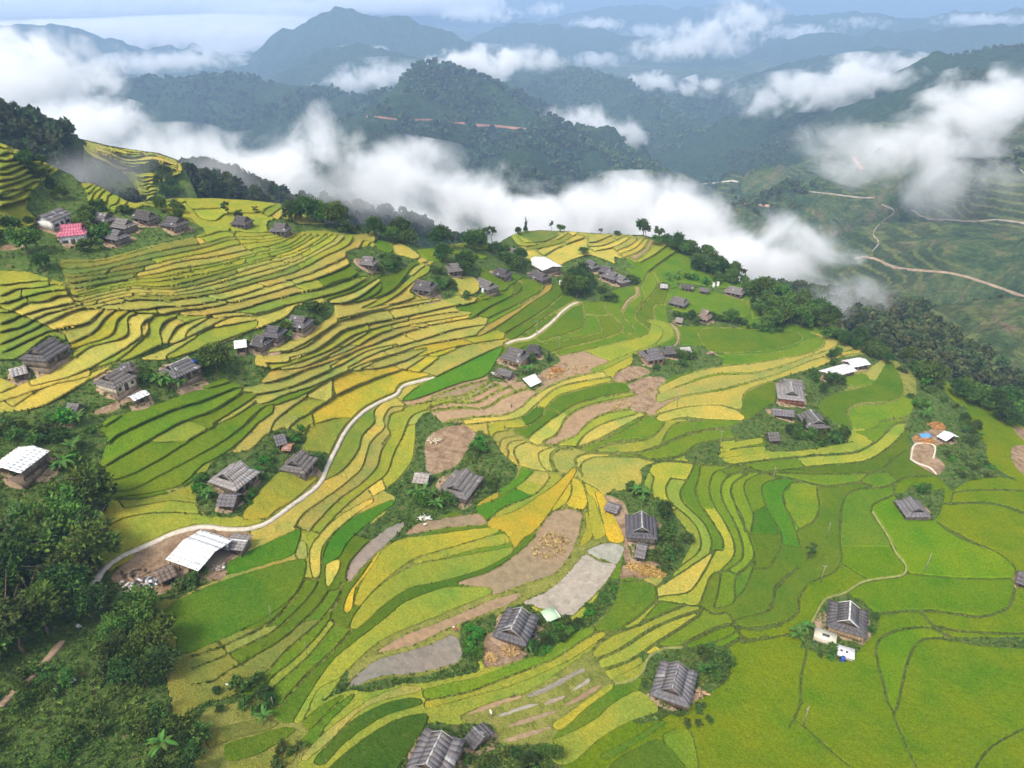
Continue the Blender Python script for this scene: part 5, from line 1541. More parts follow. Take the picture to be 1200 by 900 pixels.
H("long weathered grey house with a cluttered side, left of the green garden strip", 262, 553, 281, 539, 11, 2.6, 2.8, roof='light', wall='old')
H("small grey annex at the front end of the cluttered grey house", 258, 578, 276, 579, 5.5, 2.0, 1.4, 'gable', 'grey', 'wood', cat='shed')
H("stout grey hipped house beside the winding pale path", 343, 538, 354, 526, 9, 2.5, 2.7, roof='grey', wall='old')
H("small grey hut above the house beside the path", 322, 510, 332, 507.5, 6, 2.0, 1.4, 'gable', 'grey', 'wood', cat='hut')
H("tiny rust coloured roof touching the small grey hut", 333, 519, 341, 519.5, 4, 1.7, .8, 'gable', 'rust', 'wood', cat='hut')
H("grey house with a torn edge roof by the banana clump in the centre", 532, 567, 547, 548, 11, 2.4, 2.6, roof='grey', wall='old')
H("small pale patched hut left of the banana clump", 487, 553, 502, 555, 5.5, 1.7, 1.4, 'gable', 'light', 'wood', cat='hut')
H("dark hipped house ringed by shrubs below the round gold plot", 752, 598, 753, 616, 10, 2.5, 2.7, roof='dark', wall='old', cap='pale', minlen=3.6)
H("small shed with a pale lower roof in front of the shrub ringed house", 748, 637, 757, 639, 6.5, 1.9, 1.6, 'gable', 'grey', 'wood', 'light', cat='shed')
H("small dark lean shed behind the shrub ringed house", 712, 588, 725, 592, 4.5, 1.7, 1.0, 'gable', 'grey', 'wood', cat='shed')
H("grey house with white ridge ends between the mud pools", 611, 711, 599, 735, 9.5, 2.5, 2.4, roof='grey', cap='pale', wall='wood', sheets=True)
H("large grey house with an arched gable above the open lime fields", 796, 775, 788, 804, 10, 2.6, 2.6, roof='grey', cap='light', wall='wood', sheets=True)
H("big grey roof with pale sheets cut by the bottom edge of the view", 517, 856, 500, 892, 9.5, 2.6, 2.4, roof='grey', cap='pale', wall='wood', sheets=True)
H("small grey and white shed beside the big roof at the bottom edge", 556, 851, 566, 861, 5.5, 2.0, 1.2, 'gable', 'grey', 'old', 'light', cat='shed')
H("dark hipped house with white streaked front standing in the wide green fields", 997, 706, 996, 722, 11, 2.6, 2.8, roof='dark', cap='white', wall='earth', minlen=3.6, sheets=True)
H("grey house with an arched gable at the right, alone beside the lime field", 1067, 581, 1077, 594, 9, 2.3, 2.2, roof='grey', wall='old', cap='light')
H("small open shed with a white gable roof beside the straw heap", 1108, 504, 1117, 509, 7, 2.4, 1.3, 'gable', 'white', 'wood', 'white', open_side=True, cat='shed')
H("small dark house cut by the right edge of the view", 1196, 669, 1210, 674, 6, 2.0, 1.6, 'gable', 'dark', 'red')
H("large flat white roof on posts beside the earth yard in the lower left", 215, 632, 250, 644, 11, 2.9, 1.0, 'gable', 'white', 'white', 'white', open_side=True, cat='shed')
H("pale patchwork roof joined to the right side of the large white roof", 268, 630, 288, 632, 5.5, 2.4, .6, 'gable', 'light', 'old', 'white', cat='shed')
H("small purple brown roofed hut in front of the large white roof", 182, 669, 200, 661, 5, 1.9, 1.2, 'gable', 'brown', 'wood', cat='hut')
# ---------------------------------------------------------------- trees and plants
def leaf_quads(C, N, size, rng, cols, aspect=0.55, droop=0.25):
    """C leaf centres, N outward directions"""
    n = len(C)
    d = N + rng.normal(0, .75, (n, 3)); d[:, 2] -= droop; d /= np.linalg.norm(d, axis=1)[:, None]
    r = rng.normal(0, 1, (n, 3)); u = np.cross(d, r); u /= np.linalg.norm(u, axis=1)[:, None] + 1e-9
    s = size * rng.uniform(.6, 1.3, n)[:, None]
    w = u * s * aspect; l = d * s
    up = np.cross(u, d) * s * .18
    V = np.stack([C - w * .3 - l * .5, C + w * .8 + up, C + l * .9, C - w * .8 + up], 1).reshape(-1, 3)
    F = np.arange(4 * n).reshape(n, 4)
    return V, F, np.repeat(cols, 4, 0)
def blob_crown(rng, blobs, n, size, base, name, hollow=.55, clumps=60):
    """crown of leaf sprays: blobs = (centre, radii); light and dark clumps"""
    B = np.array([b[0] for b in blobs], float); R = np.array([b[1] for b in blobs], float)
    vol = R.prod(1); k = rng.choice(len(B), clumps, p=vol / vol.sum())
    d = rng.normal(0, 1, (clumps, 3)); d /= np.linalg.norm(d, axis=1)[:, None]; d[:, 2] = np.where(d[:, 2] < -.45, -d[:, 2], d[:, 2])
    cc = B[k] + d * R[k] * rng.uniform(hollow, 1.02, clumps)[:, None]
    tone = rng.uniform(.6, 1.35, clumps); hue = rng.uniform(-.12, .16, clumps)
    j = rng.integers(0, clumps, n); cr = R[k][j] * .34
    off = rng.normal(0, .55, (n, 3)) * cr
    C = cc[j] + off
    N = off / (np.linalg.norm(off, axis=1)[:, None] + 1e-6) * .6 + d[j]
    col = np.array(base)[None] * (tone[j] * rng.uniform(.8, 1.2, n))[:, None]
    col[:, 0] *= 1 + hue[j] * 1.6
    V, F, c = leaf_quads(C, N, size, rng, np.clip(col, 0, 1))
    return npmesh(name, V, F, M['leaf'], c)
def trunk_mesh(rng, h, r, limbs, name='trunk', lean=0.0):
    m = MB(); t = (.12, .09, .065)
    pts_ = [Vector((0, 0, -.6))]
    for i in range(1, 5): pts_.append(Vector((lean * i / 4 + rng.normal(0, .04) * h, rng.normal(0, .04) * h, h * i / 4)))
    for i in range(4): m.tube(pts_[i], pts_[i + 1], r * (1 - i * .2), r * (1 - (i + 1) * .2), t, 7)
    for i in range(limbs):
        p = pts_[2 + i % 3]; a = rng.uniform(0, 6.28); l = h * rng.uniform(.3, .5)
        m.tube(p, p + Vector((math.cos(a) * l, math.sin(a) * l, l * .8)), r * .4, r * .12, t, 5)
    return npmesh(name, m.v, m.f, M['bark'], np.array(m.c, np.float32))
prng = np.random.default_rng(77)
def mk(kind, i):
    g = prng
    if kind == 'broad':      # 8 m
        bl = [((g.normal(0, .5), g.normal(0, .5), 4.7), (2.5, 2.5, 2.3))] + [((math.cos(a) * 1.9, math.sin(a) * 1.9, g.uniform(2.2, 5.8)), (1.6, 1.6, 1.4)) for a in g.uniform(0, 6.28, 7)]
        return blob_crown(g, bl, 2600, .46, (.08, .145, .022), 'crown', .5, 95), trunk_mesh(g, 5.0, .26, 6)
    if kind == 'dark':
        bl = [((g.normal(0, .4), g.normal(0, .4), 4.8), (2.7, 2.7, 2.6))] + [((math.cos(a) * 2.1, math.sin(a) * 2.1, g.uniform(2.8, 5.6)), (1.6, 1.6, 1.5)) for a in g.uniform(0, 6.28, 5)]
        return blob_crown(g, bl, 2300, .45, (.046, .094, .018), 'crown', .6, 80), trunk_mesh(g, 5.0, .3, 5)
    if kind == 'airy':
        bl = [((math.cos(a) * g.uniform(.6, 2.2), math.sin(a) * g.uniform(.6, 2.2), g.uniform(4, 7.6)), (1.1, 1.1, .75)) for a in g.uniform(0, 6.28, 8)]
        return blob_crown(g, bl, 1100, .42, (.07, .115, .026), 'crown', .4, 50), trunk_mesh(g, 6.6, .2, 9)
    if kind == 'conifer':
        bl = [((0, 0, z), (1.7 * (1 - z / 9), 1.7 * (1 - z / 9), .9)) for z in (1.8, 3, 4.2, 5.4, 6.6, 7.6)]
        return blob_crown(g, bl, 1200, .36, (.045, .095, .024), 'crown', .5, 60), trunk_mesh(g, 7.0, .2, 3)
    if kind == 'bamboo':
        V = []; m = MB(); Cs, Ns = [], []
        for k in range(26):
            a = g.uniform(0, 6.28); r = g.uniform(0, .9); bend = g.uniform(1.0, 3.2); hh = g.uniform(5.5, 8.5)
            p0 = np.array([math.cos(a) * r, math.sin(a) * r, -.3]); prev = Vector(p0)
            for s in range(1, 6):
                t = s / 5; p = Vector((p0[0] + math.cos(a) * bend * t * t, p0[1] + math.sin(a) * bend * t * t, hh * (t - .18 * t * t * t)))
                m.tube(prev, p, .05, .04, (.12, .15, .05), 4); prev = p
                if s > 1:
                    n = 16; Cs.append(np.array(p) + g.normal(0, .42, (n, 3))); Ns.append(g.normal(0, 1, (n, 3)) + [math.cos(a), math.sin(a), -.4])
        C = np.vstack(Cs); N = np.vstack(Ns); n = len(C)
        col = np.array((.09, .155, .03)) * g.uniform(.6, 1.4, n)[:, None]
        V, F, c = leaf_quads(C, N, .6, g, col, .28, .5)
        return npmesh('crown', V, F, M['leaf'], c), npmesh('stems', m.v, m.f, M['bark'], np.array(m.c, np.float32))
    if kind in ('shrub', 'bright', 'pale'):    # 2.6 m
        base = dict(shrub=(.07, .13, .022), bright=(.07, .19, .02), pale=(.1, .15, .035))[kind]
        bl = [((math.cos(a) * .8, math.sin(a) * .8, g.uniform(.6, 1.5)), (.9, .9, .8)) for a in g.uniform(0, 6.28, 5)]
        return blob_crown(g, bl, 620, .34, base, 'leaves', .45, 34), trunk_mesh(g, 1.2, .07, 4, 'stem')
PROTO = {k: [mk(k, i) for i in range(n)] for k, n in dict(broad=4, dark=4, airy=3, conifer=2, bamboo=3, shrub=4, bright=2, pale=2).items()}
KH = dict(broad=7.6, dark=7.6, airy=8.2, conifer=8.5, bamboo=7.6, shrub=2.5, bright=2.5, pale=2.5)
NAME = dict(broad='tree', dark='tree', airy='tree', conifer='conifer_tree', bamboo='bamboo_clump', shrub='shrub', bright='shrub', pale='shrub')
CAT = dict(broad='tree', dark='tree', airy='tree', conifer='tree', bamboo='bamboo', shrub='shrub', bright='shrub', pale='shrub')
TR = random.Random(3)
def plant_at(p, kind, h, label, group=None, sink=.15):
    cr, tk = TR.choice(PROTO[kind]); s = h / KH[kind]
    r = tag(empty(NAME[kind], (p[0], p[1], p[2] - sink), TR.uniform(0, 6.28)), label, CAT[kind], group)
    sx = s * TR.uniform(.88, 1.15); r.scale = (sx, s * TR.uniform(.88, 1.15), s * TR.uniform(.92, 1.1))
    link('crown' if kind not in ('shrub', 'bright', 'pale') else 'leaves', cr, r); link('trunk' if kind not in ('shrub', 'bright', 'pale', 'bamboo') else ('stems' if kind == 'bamboo' else 'stem'), tk, r)
    return r
# banana plant: trunk and large leaves, each leaf a part
def banana_leaf(L, W, arch, g):
    n = 7; V = []; F = []; C = []
    for i in range(n + 1):
        t = i / n; x = L * (t - .12 * arch * t * t); z = arch * L * (.55 * t - .85 * t * t); w = W * math.sin(math.pi * min(1, .12 + .88 * t)) ** .7 * (.9 + .2 * g.random())
        if i == n: w = .03
        V += [(x, -w, z - .25 * w), (x, 0, z), (x, w, z - .25 * w)]
        b = np.array((.06, .135, .022)) * (.85 + .3 * g.random()); C += [b, b * 1.35, b]
    for i in range(n):
        o = 3 * i; F += [(o, o + 3, o + 4, o + 1), (o + 1, o + 4, o + 5, o + 2)]
    return npmesh('leaf', V, F, M['leaf'], np.array(C))
BL = [banana_leaf(L, W, a, prng) for L, W, a in ((2.6, .38, .7), (2.9, .42, 1.0), (2.3, .36, .5), (2.5, .4, 1.25))]
_m = MB(); _m.tube((0, 0, -.5), (0, 0, 2.2), .17, .11, (.16, .17, .07), 7); BT = npmesh('stem', _m.v, _m.f, M['leaf'], np.array(_m.c, np.float32))
def banana(p, h, label, group=None):
    r = tag(empty('banana_plant', (p[0], p[1], p[2] - .1), TR.uniform(0, 6.28)), label, 'banana plant', group); s = h / 4.0; r.scale = (s, s, s)
    link('stem', BT, r); n = 9
    for i in range(n):
        o = link('leaf', TR.choice(BL), r, (0, 0, 2.1 - .05 * (i % 3))); k = TR.uniform(.85, 1.15); o.scale = (k, k, k)
        o.rotation_euler = (0, -TR.uniform(.1, 1.0), i * 2.4 + TR.uniform(-.3, .3))
    return r
HOUSES = [o for o in COL.objects if o.get('category') in ('house', 'shed', 'hut', 'shack')]
HP = np.array([(o.location.x, o.location.y) for o in HOUSES])
def in_poly(p, P):
    c = False
    for (xa, ya), (xb, yb) in zip(P, np.roll(P, -1, 0)):
        if (ya > p[1]) != (yb > p[1]) and p[0] < xa + (p[1] - ya) * (xb - xa) / (yb - ya): c = not c
    return c
def grove(poly, n, kinds, h0, h1, label, group, where=ground, gap=4.5):
    P = pts('F', poly); got = []; objs = []; tries = 0
    while len(got) < n and tries < n * 40:
        tries += 1
        q = (TR.uniform(P[:, 0].min(), P[:, 0].max()), TR.uniform(P[:, 1].min(), P[:, 1].max()))
        if not in_poly(q, P): continue
        p = where(*q)
        if p is None or np.hypot(HP[:, 0] - p[0], HP[:, 1] - p[1]).min() < gap: continue
        if got and min(math.hypot(p[0] - g[0], p[1] - g[1]) for g in got) < 0.28 * (h0 + h1) / 2: continue
        k = TR.choice(kinds); h = TR.uniform(h0, h1)
        got.append(p); objs.append((h, q, (banana(p, h, label, group) if k == 'banana' else plant_at(p, k, h, label, group))))
    if len(objs) > 1: name_apart(objs, label)
    elif objs: objs[0][2]['label'] = label
def name_apart(objs, label):
    """the ones that stand out of a clump are called by what sets them apart"""
    left = list(objs)
    picks = [('leftmost', lambda t: t[1][0]), ('rightmost', lambda t: -t[1][0]), ('tallest', lambda t: -t[0]), ('frontmost', lambda t: -t[1][1]), ('hindmost', lambda t: t[1][1]), ('smallest', lambda t: t[0])]
    for w, f in picks:
        if len(left) < 2 and w != 'leftmost': break
        t = min(objs, key=f)
        if t in left: t[2]['label'] = w + ' ' + label; left.remove(t)
    for t in left: t[2]['label'] = ('inner ' if len(left) > 1 else 'middle ') + label
GROVES = [
 ("-60,655 0,645 52,625 85,600 108,595 125,640 115,690 80,725 40,765 -60,790", 56, ['dark', 'broad', 'broad', 'airy', 'broad'], 8.5, 12.5, "dark dense tree in the wood at the lower left edge", "trees of the lower left wood"),
 ("105,715 160,712 195,740 208,790 195,835 150,815 115,770", 26, ['dark', 'broad', 'broad'], 5.5, 8.5, "leafy tree in the clump below the rubble heap", "trees of the clump in the lower left"),
 ("190,830 235,840 240,930 180,930", 14, ['dark', 'shrub'], 3, 5.5, "dark bushy growth on the gully at the bottom left", "growth along the bottom left gully"),
 ("-40,790 60,770 140,830 190,880 190,950 -40,950", 46, ['shrub', 'shrub', 'pale', 'broad'], 1.6, 3.6, "low shrub on the weedy slope in the bottom left corner", "shrubs of the bottom left slope"),
 ("55,505 120,500 118,560 60,560", 9, ['shrub', 'bright'], 1.6, 3, "small shrub in the gully below the shack", "shrubs below the shack"),
 ("-40,495 45,500 60,560 -40,520", 10, ['shrub', 'broad', 'pale'], 2, 4, "bush behind the white shed at the left edge", "bushes behind the left white shed"),
 ("26,184 62,200 84,210 82,230 62,250 48,240 60,222 30,205", 17, ['broad', 'dark', 'shrub'], 3, 6.5, "dark tree on the shoulder of the terraced hill above the village", "trees on the left hill shoulder"),
 ("96,254 110,255 124,258 120,272 116,294 104,298 102,280 104,266", 9, ['broad', 'dark', 'shrub'], 4, 7, "leafy tree between the houses of the upper left village", "trees of the upper left village"),
 ("0,262 40,262 20,290 -40,290", 7, ['dark', 'shrub'], 2.5, 4.5, "dark bush left of the upper left village", "bushes left of the village"),
 ("88,232 112,238 130,246 150,240 160,250 140,252 112,258 96,250", 9, ['dark', 'shrub'], 3, 5.5, "dark bush behind the grey village houses", "bushes behind the village houses"),
 ("186,245 200,240 218,254 232,258 230,268 212,262 190,250", 9, ['dark', 'broad'], 3.5, 5.5, "dark tree beside the lone grey house on the terraces", "trees beside the lone grey house"),
 ("268,256 300,250 300,266 276,266", 6, ['dark', 'airy'], 3, 5, "small tree beside the grey houses on the crest", "trees beside the crest houses"),
 ("342,258 352,264 398,268 402,262 370,258", 12, ['dark', 'broad', 'conifer'], 7, 11, "tall dark tree in the row on the left crest", "tall trees on the left crest"),
 ("392,268 430,268 434,274 396,274", 8, ['shrub', 'pale'], 1.8, 3, "low bush on the crest right of the tall trees", "bushes on the crest"),
 ("436,274 460,276 484,286 478,290 455,284 438,280", 10, ['dark', 'broad'], 6, 10, "dark tree on the crest above the bushy farm", "trees on the crest left of centre"),
 ("438,304 465,302 472,316 452,322 438,318", 11, ['broad', 'shrub', 'shrub'], 2.6, 4.5, "bush in the garden clump right of the littered yard", "bushes right of the littered yard"),
 ("502,286 530,286 560,284 580,286 584,292 560,294 505,292", 17, ['broad', 'dark', 'airy', 'airy'], 5, 9.5, "tree in the misty row along the middle crest", "trees along the middle crest"),
 ("503,318 520,322 532,338 524,342 508,334", 8, ['broad', 'shrub'], 3, 4.5, "bush in the garden right of the wide dark house", "bushes right of the wide dark house"),
 ("541,312 556,312 554,324 544,324", 5, ['broad', 'dark'], 6, 9, "tall tree right of the small grey house on the middle crest", "trees right of the small grey house"),
 ("572,298 610,296 622,312 606,318 578,308", 16, ['broad', 'dark', 'shrub'], 4, 7, "leafy tree behind the dark thatched houses", "trees behind the thatched houses"),
 ("738,276 752,275 775,281 772,286 745,281", 6, ['dark', 'broad', 'airy'], 6, 9, "dark tree on the right end of the terraced knoll", "trees at the right end of the knoll"),
 ("660,336 690,330 706,340 702,356 680,354 662,348", 17, ['dark', 'dark', 'broad'], 7, 11.5, "tall dark tree in the big clump at the head of the path", "trees of the big central clump"),
 ("700,338 720,340 716,354 702,356", 6, ['bamboo', 'shrub'], 3, 5, "feathery bush at the right edge of the big central clump", "bushes beside the central clump"),
 ("732,325 748,330 742,338 730,334", 5, ['broad', 'shrub'], 2.6, 4.5, "bush right of the lowest cluster house", "bushes right of the cluster"),
 ("776,286 812,297 845,312 868,330 866,340 845,336 828,322 806,316 800,302", 27, ['broad', 'broad', 'dark', 'airy'], 5, 9, "tree of the forest edge right of the terraced knoll", "forest edge right of the knoll"),
 ("772,322 800,324 840,330 850,336 800,331 776,330", 12, ['banana', 'bright'], 3, 4.2, "banana plant in the row behind the low crest sheds", "bananas behind the crest sheds"),
 ("768,281 800,291 840,309 880,336 870,341 835,319 795,301 766,287", 17, ['dark', 'broad', 'airy', 'broad'], 5, 9, "tree of the forest along the crest falling right from the knoll", "forest along the crest right of the knoll"),
 ("876,346 900,338 930,354 962,376 985,394 960,392 930,389 898,386 884,366", 32, ['dark', 'broad', 'broad', 'bamboo'], 7, 11, "tall tree of the forest above the gold curved terraces", "forest above the gold curved terraces"),
 ("960,392 990,396 1020,406 1050,420 1080,432 1110,452 1090,450 1060,436 1020,420 985,404", 24, ['broad', 'dark', 'bamboo', 'shrub'], 4.5, 8, "tree along the crest between the gold terraces and the dark slope", "trees along the right crest"),
 ("1110,446 1145,466 1170,480 1205,500 1190,503 1150,484 1115,464", 14, ['dark', 'broad'], 6, 9.5, "dark tree on the crest near the right edge", "trees on the crest near the right edge"),
 ("790,362 808,362 818,380 800,382 790,376", 7, ['dark', 'shrub'], 3, 5.5, "dark bush between the thatched houses on the right", "bushes between the thatched houses"),
 ("832,372 850,376 840,384 826,380", 4, ['dark', 'shrub'], 2.6, 4, "dark bush right of the steep thatched house", "bushes by the steep thatched house"),
 ("862,378 920,390 925,394 870,386", 9, ['shrub', 'broad'], 2, 4.5, "shrub along the top edge of the flat green field", "shrubs above the flat green field"),
 ("784,414 805,412 820,420 800,430 786,426", 8, ['banana', 'shrub', 'broad'], 2.6, 4.5, "garden plant right of the tan walled house", "garden plants of the tan walled house"),
 ("946,434 968,424 982,414 990,418 970,440 995,446 988,458 960,466 950,450", 24, ['broad', 'shrub', 'dark'], 2.8, 5, "dense bush between the pale hipped house and the white sheds", "bushes before the white sheds"),
 ("922,508 936,500 966,502 984,504 1002,516 985,522 935,528 925,520", 26, ['dark', 'shrub', 'broad'], 2.4, 4.2, "dark bush in the hedge below the grey hipped house", "hedge below the grey hipped house"),
 ("1052,432 1075,430 1100,450 1125,470 1118,480 1092,470 1072,485 1066,470 1072,450", 30, ['shrub', 'pale', 'bright', 'bamboo'], 1.8, 4, "scrubby bush on the slope above the white open shed", "scrub above the white open shed"),
 ("1070,468 1082,474 1092,490 1078,492", 5, ['banana'], 3, 4.5, "pale banana plant on the scrub slope left of the straw heap", "bananas left of the straw heap"),
 ("1122,492 1145,495 1156,515 1148,530 1130,520", 12, ['bamboo', 'dark', 'banana'], 3.5, 5.5, "dark feathery plant in the thicket right of the white open shed", "thicket right of the white open shed"),
 ("1108,528 1140,532 1172,550 1190,562 1150,560 1128,570 1112,556 1106,540", 24, ['shrub', 'bright', 'pale'], 1.2, 2.4, "low leafy plant in the vegetable slope below the white open shed", "plants below the white open shed"),
 ("1068,572 1090,570 1096,580 1086,582", 5, ['shrub', 'bright'], 1.6, 2.8, "shrub behind the lone house beside the lime field", "shrubs behind the lone right house"),
 ("172,455 214,444 220,456 185,464", 10, ['banana'], 3.4, 4.6, "banana plant in the row before the blue sheeted house", "bananas before the blue sheeted house"),
 ("58,478 100,478 96,500 62,505", 6, ['banana', 'bright'], 3, 4.2, "banana plant beside the grey shack", "bananas beside the shack"),
 ("28,500 60,500 58,520 30,520", 4, ['banana', 'shrub'], 2.8, 4, "banana plant behind the white left shed", "bananas behind the left shed"),
 ("58,515 98,510 102,550 70,556", 9, ['banana', 'dark', 'banana'], 3.5, 5, "big banana plant at the top of the lower left wood", "bananas at the top of the wood"),
 ("160,432 180,426 176,452 158,448", 7, ['shrub', 'bright', 'banana'], 1.8, 3, "garden bush between the cream walled and blue sheeted houses", "garden bushes between two houses"),
 ("222,430 238,424 246,440 230,446", 5, ['shrub'], 1.6, 2.6, "bush at the foot of the blue sheeted house", "bushes by the blue sheeted house"),
 ("360,362 380,360 384,374 364,378", 5, ['banana', 'shrub'], 3, 4.2, "banana plant at the top end of the house row", "bananas at the top of the house row"),
 ("332,386 358,378 356,394 336,402", 7, ['banana', 'banana', 'broad'], 3, 4.5, "banana plant in the middle of the house row", "bananas in the house row"),
 ("300,398 328,392 322,406 304,410", 6, ['banana', 'shrub'], 2.6, 4, "leafy plant at the lower end of the house row", "plants at the lower end of the house row"),
 ("336,502 356,502 352,520 344,518", 5, ['bright', 'shrub'], 1.8, 2.6, "bush beside the small grey hut near the path", "bushes beside the small hut"),
 ("362,540 380,538 380,556 366,558", 5, ['shrub', 'broad'], 2.2, 3.8, "bush between the stout grey house and the path", "bushes beside the path house"),
 ("232,566 248,566 250,590 234,590", 5, ['banana', 'bright'], 3, 4, "bright banana plant left of the cluttered grey house", "bananas left of the cluttered house"),
 ("292,556 318,522 328,526 312,566 292,592 264,604 254,598 285,582", 26, ['shrub', 'bright', 'shrub'], 1.2, 2.2, "low leafy plant in the green garden strip by the cluttered house", "plants of the green garden strip"),
 ("604,428 622,424 630,436 610,444", 7, ['shrub', 'broad', 'banana'], 2.6, 4.2, "leafy bush right of the timber house wall", "bushes right of the timber house"),
 ("552,528 570,524 576,540 560,546", 7, ['broad', 'shrub', 'bright'], 3, 5, "green tree behind the torn edge grey house", "trees behind the torn edge house"),
 ("558,566 582,562 586,574 564,580 556,588", 8, ['shrub', 'pale'], 1.8, 3, "bush right of the torn edge grey house", "bushes right of the torn edge house"),
 ("482,582 500,580 504,598 486,596", 5, ['banana', 'bright'], 3.2, 4.4, "bright banana plant left of the central grey house", "bananas left of the central house"),
 ("506,582 530,580 532,600 510,602", 8, ['banana', 'broad', 'banana'], 3.2, 5, "dense banana plant in front of the central grey house", "bananas before the central house"),
 ("738,572 758,580 768,596 752,590 736,582", 9, ['banana', 'shrub', 'broad'], 2.4, 4, "leafy bush behind the shrub ringed house", "bushes behind the shrub ringed house"),
 ("764,622 796,614 806,632 796,656 776,668 762,656 762,636", 24, ['shrub', 'shrub', 'pale'], 1.8, 3, "shrub in the ring right of the dark hipped house", "shrubs ringing the dark hipped house"),
 ("620,752 645,738 660,728 680,730 672,746 645,760 622,770", 24, ['dark', 'shrub', 'bright'], 1.8, 3.2, "dark shrub in the hedge right of the white ridged house", "hedge right of the white ridged house"),
 ("544,738 562,738 560,768 546,772", 9, ['bright'], 1.6, 2.6, "vivid green bush left of the white ridged house", "vivid bushes left of the white ridged house"),
 ("680,718 704,700 722,682 718,694 700,716 686,728", 12, ['bright'], 1.2, 2, "maize like plant in the row beside the pale dry field", "plants beside the pale dry field"),
 ("600,886 640,876 660,900 650,930 590,930", 13, ['broad', 'dark', 'shrub'], 2.6, 4.5, "tree in the clump at the bottom edge of the view", "trees at the bottom edge"),
 ("548,884 580,880 580,910 545,915", 6, ['shrub'], 1.6, 2.6, "shrub below the small grey and white shed", "shrubs below the small shed"),
 ("816,770 846,768 856,790 842,800 822,788", 11, ['broad', 'shrub'], 2.8, 4.4, "grey green tree right of the large house with the arched gable", "trees right of the arched gable house"),
 ("795,832 835,826 832,850 800,856", 8, ['shrub', 'pale'], 1.4, 2.4, "shrub below the large house with the arched gable", "shrubs below the arched gable house"),
 ("930,738 944,738 946,752 932,752", 4, ['banana'], 3, 4, "bright banana plant left of the cream tank", "bananas left of the cream tank"),
 ("955,756 985,758 990,778 960,768", 8, ['shrub', 'bright'], 1.2, 2.2, "shrub below the dark house in the wide green fields", "shrubs below the field house"),
 ("1022,714 1030,724 1026,750 1018,752", 6, ['shrub'], 1.2, 2.0, "shrub along the right wall of the field house", "shrubs right of the field house"),
 ("203,676 232,672 234,688 208,694", 9, ['bright', 'shrub', 'pale'], 1.8, 3, "bright bush in front of the large white roof", "bushes in front of the large white roof"),
 ("250,880 345,850 350,880 300,930 240,930", 7, ['shrub', 'pale'], 1.0, 2.2, "low scrub on the brown slope at the bottom", "scrub on the bottom slope"),
 ("225,815 300,800 335,828 300,832 240,842", 14, ['dark', 'shrub'], 1.6, 3.2, "dark bush along the foot of the lower green terraces", "bushes along the lower terraces"),
]
for poly, n, kinds, h0, h1, lb, gr in GROVES:
    n = n if 'crest near' in lb or 'forest' in lb or 'along the crest' in lb else max(3, int(n * (.56 if h1 > 4.6 else .72) + .5))
    grove(poly, n, kinds, h0, h1, lb, gr, gap=3.2 if h1 < 5 else 4.6)
SINGLES = [(33, 298, 'broad', 9, "large spreading tree left of the pink roof"), (50, 318, 'dark', 6, "dark round tree below the pink roofed house"), (255, 434, 'broad', 10, "big round bright green tree at the end of the blue sheeted house"),
 (268, 254, 'airy', 6, "lone crooked tree on the left crest"), (522, 308, 'dark', 8, "dark tree left of the small grey house on the middle crest"), (548, 350, 'shrub', 3.5, "round bush below the pale yard house"),
 (608, 275, 'dark', 4, "short dark tree at the left end of the knoll"), (616, 273, 'conifer', 8, "slender dark tree standing on the left end of the knoll"), (646, 272, 'airy', 5.5, "bare looking bush on top of the knoll"), (657, 272, 'broad', 5, "grey green bush beside the bare one on the knoll"),
 (704, 275, 'airy', 4, "small round tree alone on the knoll crest"), (724, 276.5, 'shrub', 3, "tiny bush on the knoll crest"), (683, 300, 'broad', 5, "dark bush in the middle of the knoll terraces"),
 (855, 378, 'broad', 7, "round grey green tree above the flat green field"), (905, 387, 'broad', 9, "broad grey green tree at the forest foot"), (643, 424, 'conifer', 5, "small conical tree right of the timber house"),
 (780, 609, 'dark', 5.5, "dark round tree behind the dark hipped house"), (941, 502, 'conifer', 6, "slim dark tree beside the grey hipped house"), (946, 656, 'airy', 6, "lone leaning dark tree in the green fields"),
 (1177, 476, 'dark', 9, "round dark tree standing clear on the right crest"), (135, 780, 'pale', 4.6, "pale lime leafed bush on the face of the lower left clump"), (38, 745, 'bright', 3.4, "bright green bush beside the earth track in the lower left"),
 (770, 433, 'shrub', 2.6, "small bush against the tan wall")]
for x, y, k, h, lb in SINGLES: plant_at(ground(x, y), k, h, lb)
for x, y, h, lb in ((150, 745, 4.2, "banana plant standing in the lower left tree clump"), (150, 788, 4, "pale banana plant at the foot of the lower left tree clump"), (192, 880, 4.2, "single star shaped banana plant in the bottom left gully"),
                    (310, 845, 3, "pale banana plant at the tip of the long yellow field"), (618, 762, 3, "small banana plant at the end of the hedge by the white ridged house")):
    banana(ground(x, y), h, lb)
def spur_ground(x, y): return unproject(x, y, float(bil(S1['zf'], x, y, S1['box']))).reshape(3)
grove("186,205 200,208 212,226 206,238 184,236 180,224", 9, ['bamboo', 'dark'], 6, 9, "dark green bamboo clump below the far spur terraces", "bamboo below the spur", where=spur_ground)
grove("70,205 110,195 150,212 160,240 90,245", 14, ['dark', 'shrub', 'broad'], 3, 6, "dark bush in the misty gully behind the upper left village", "bushes in the misty gully", where=spur_ground)
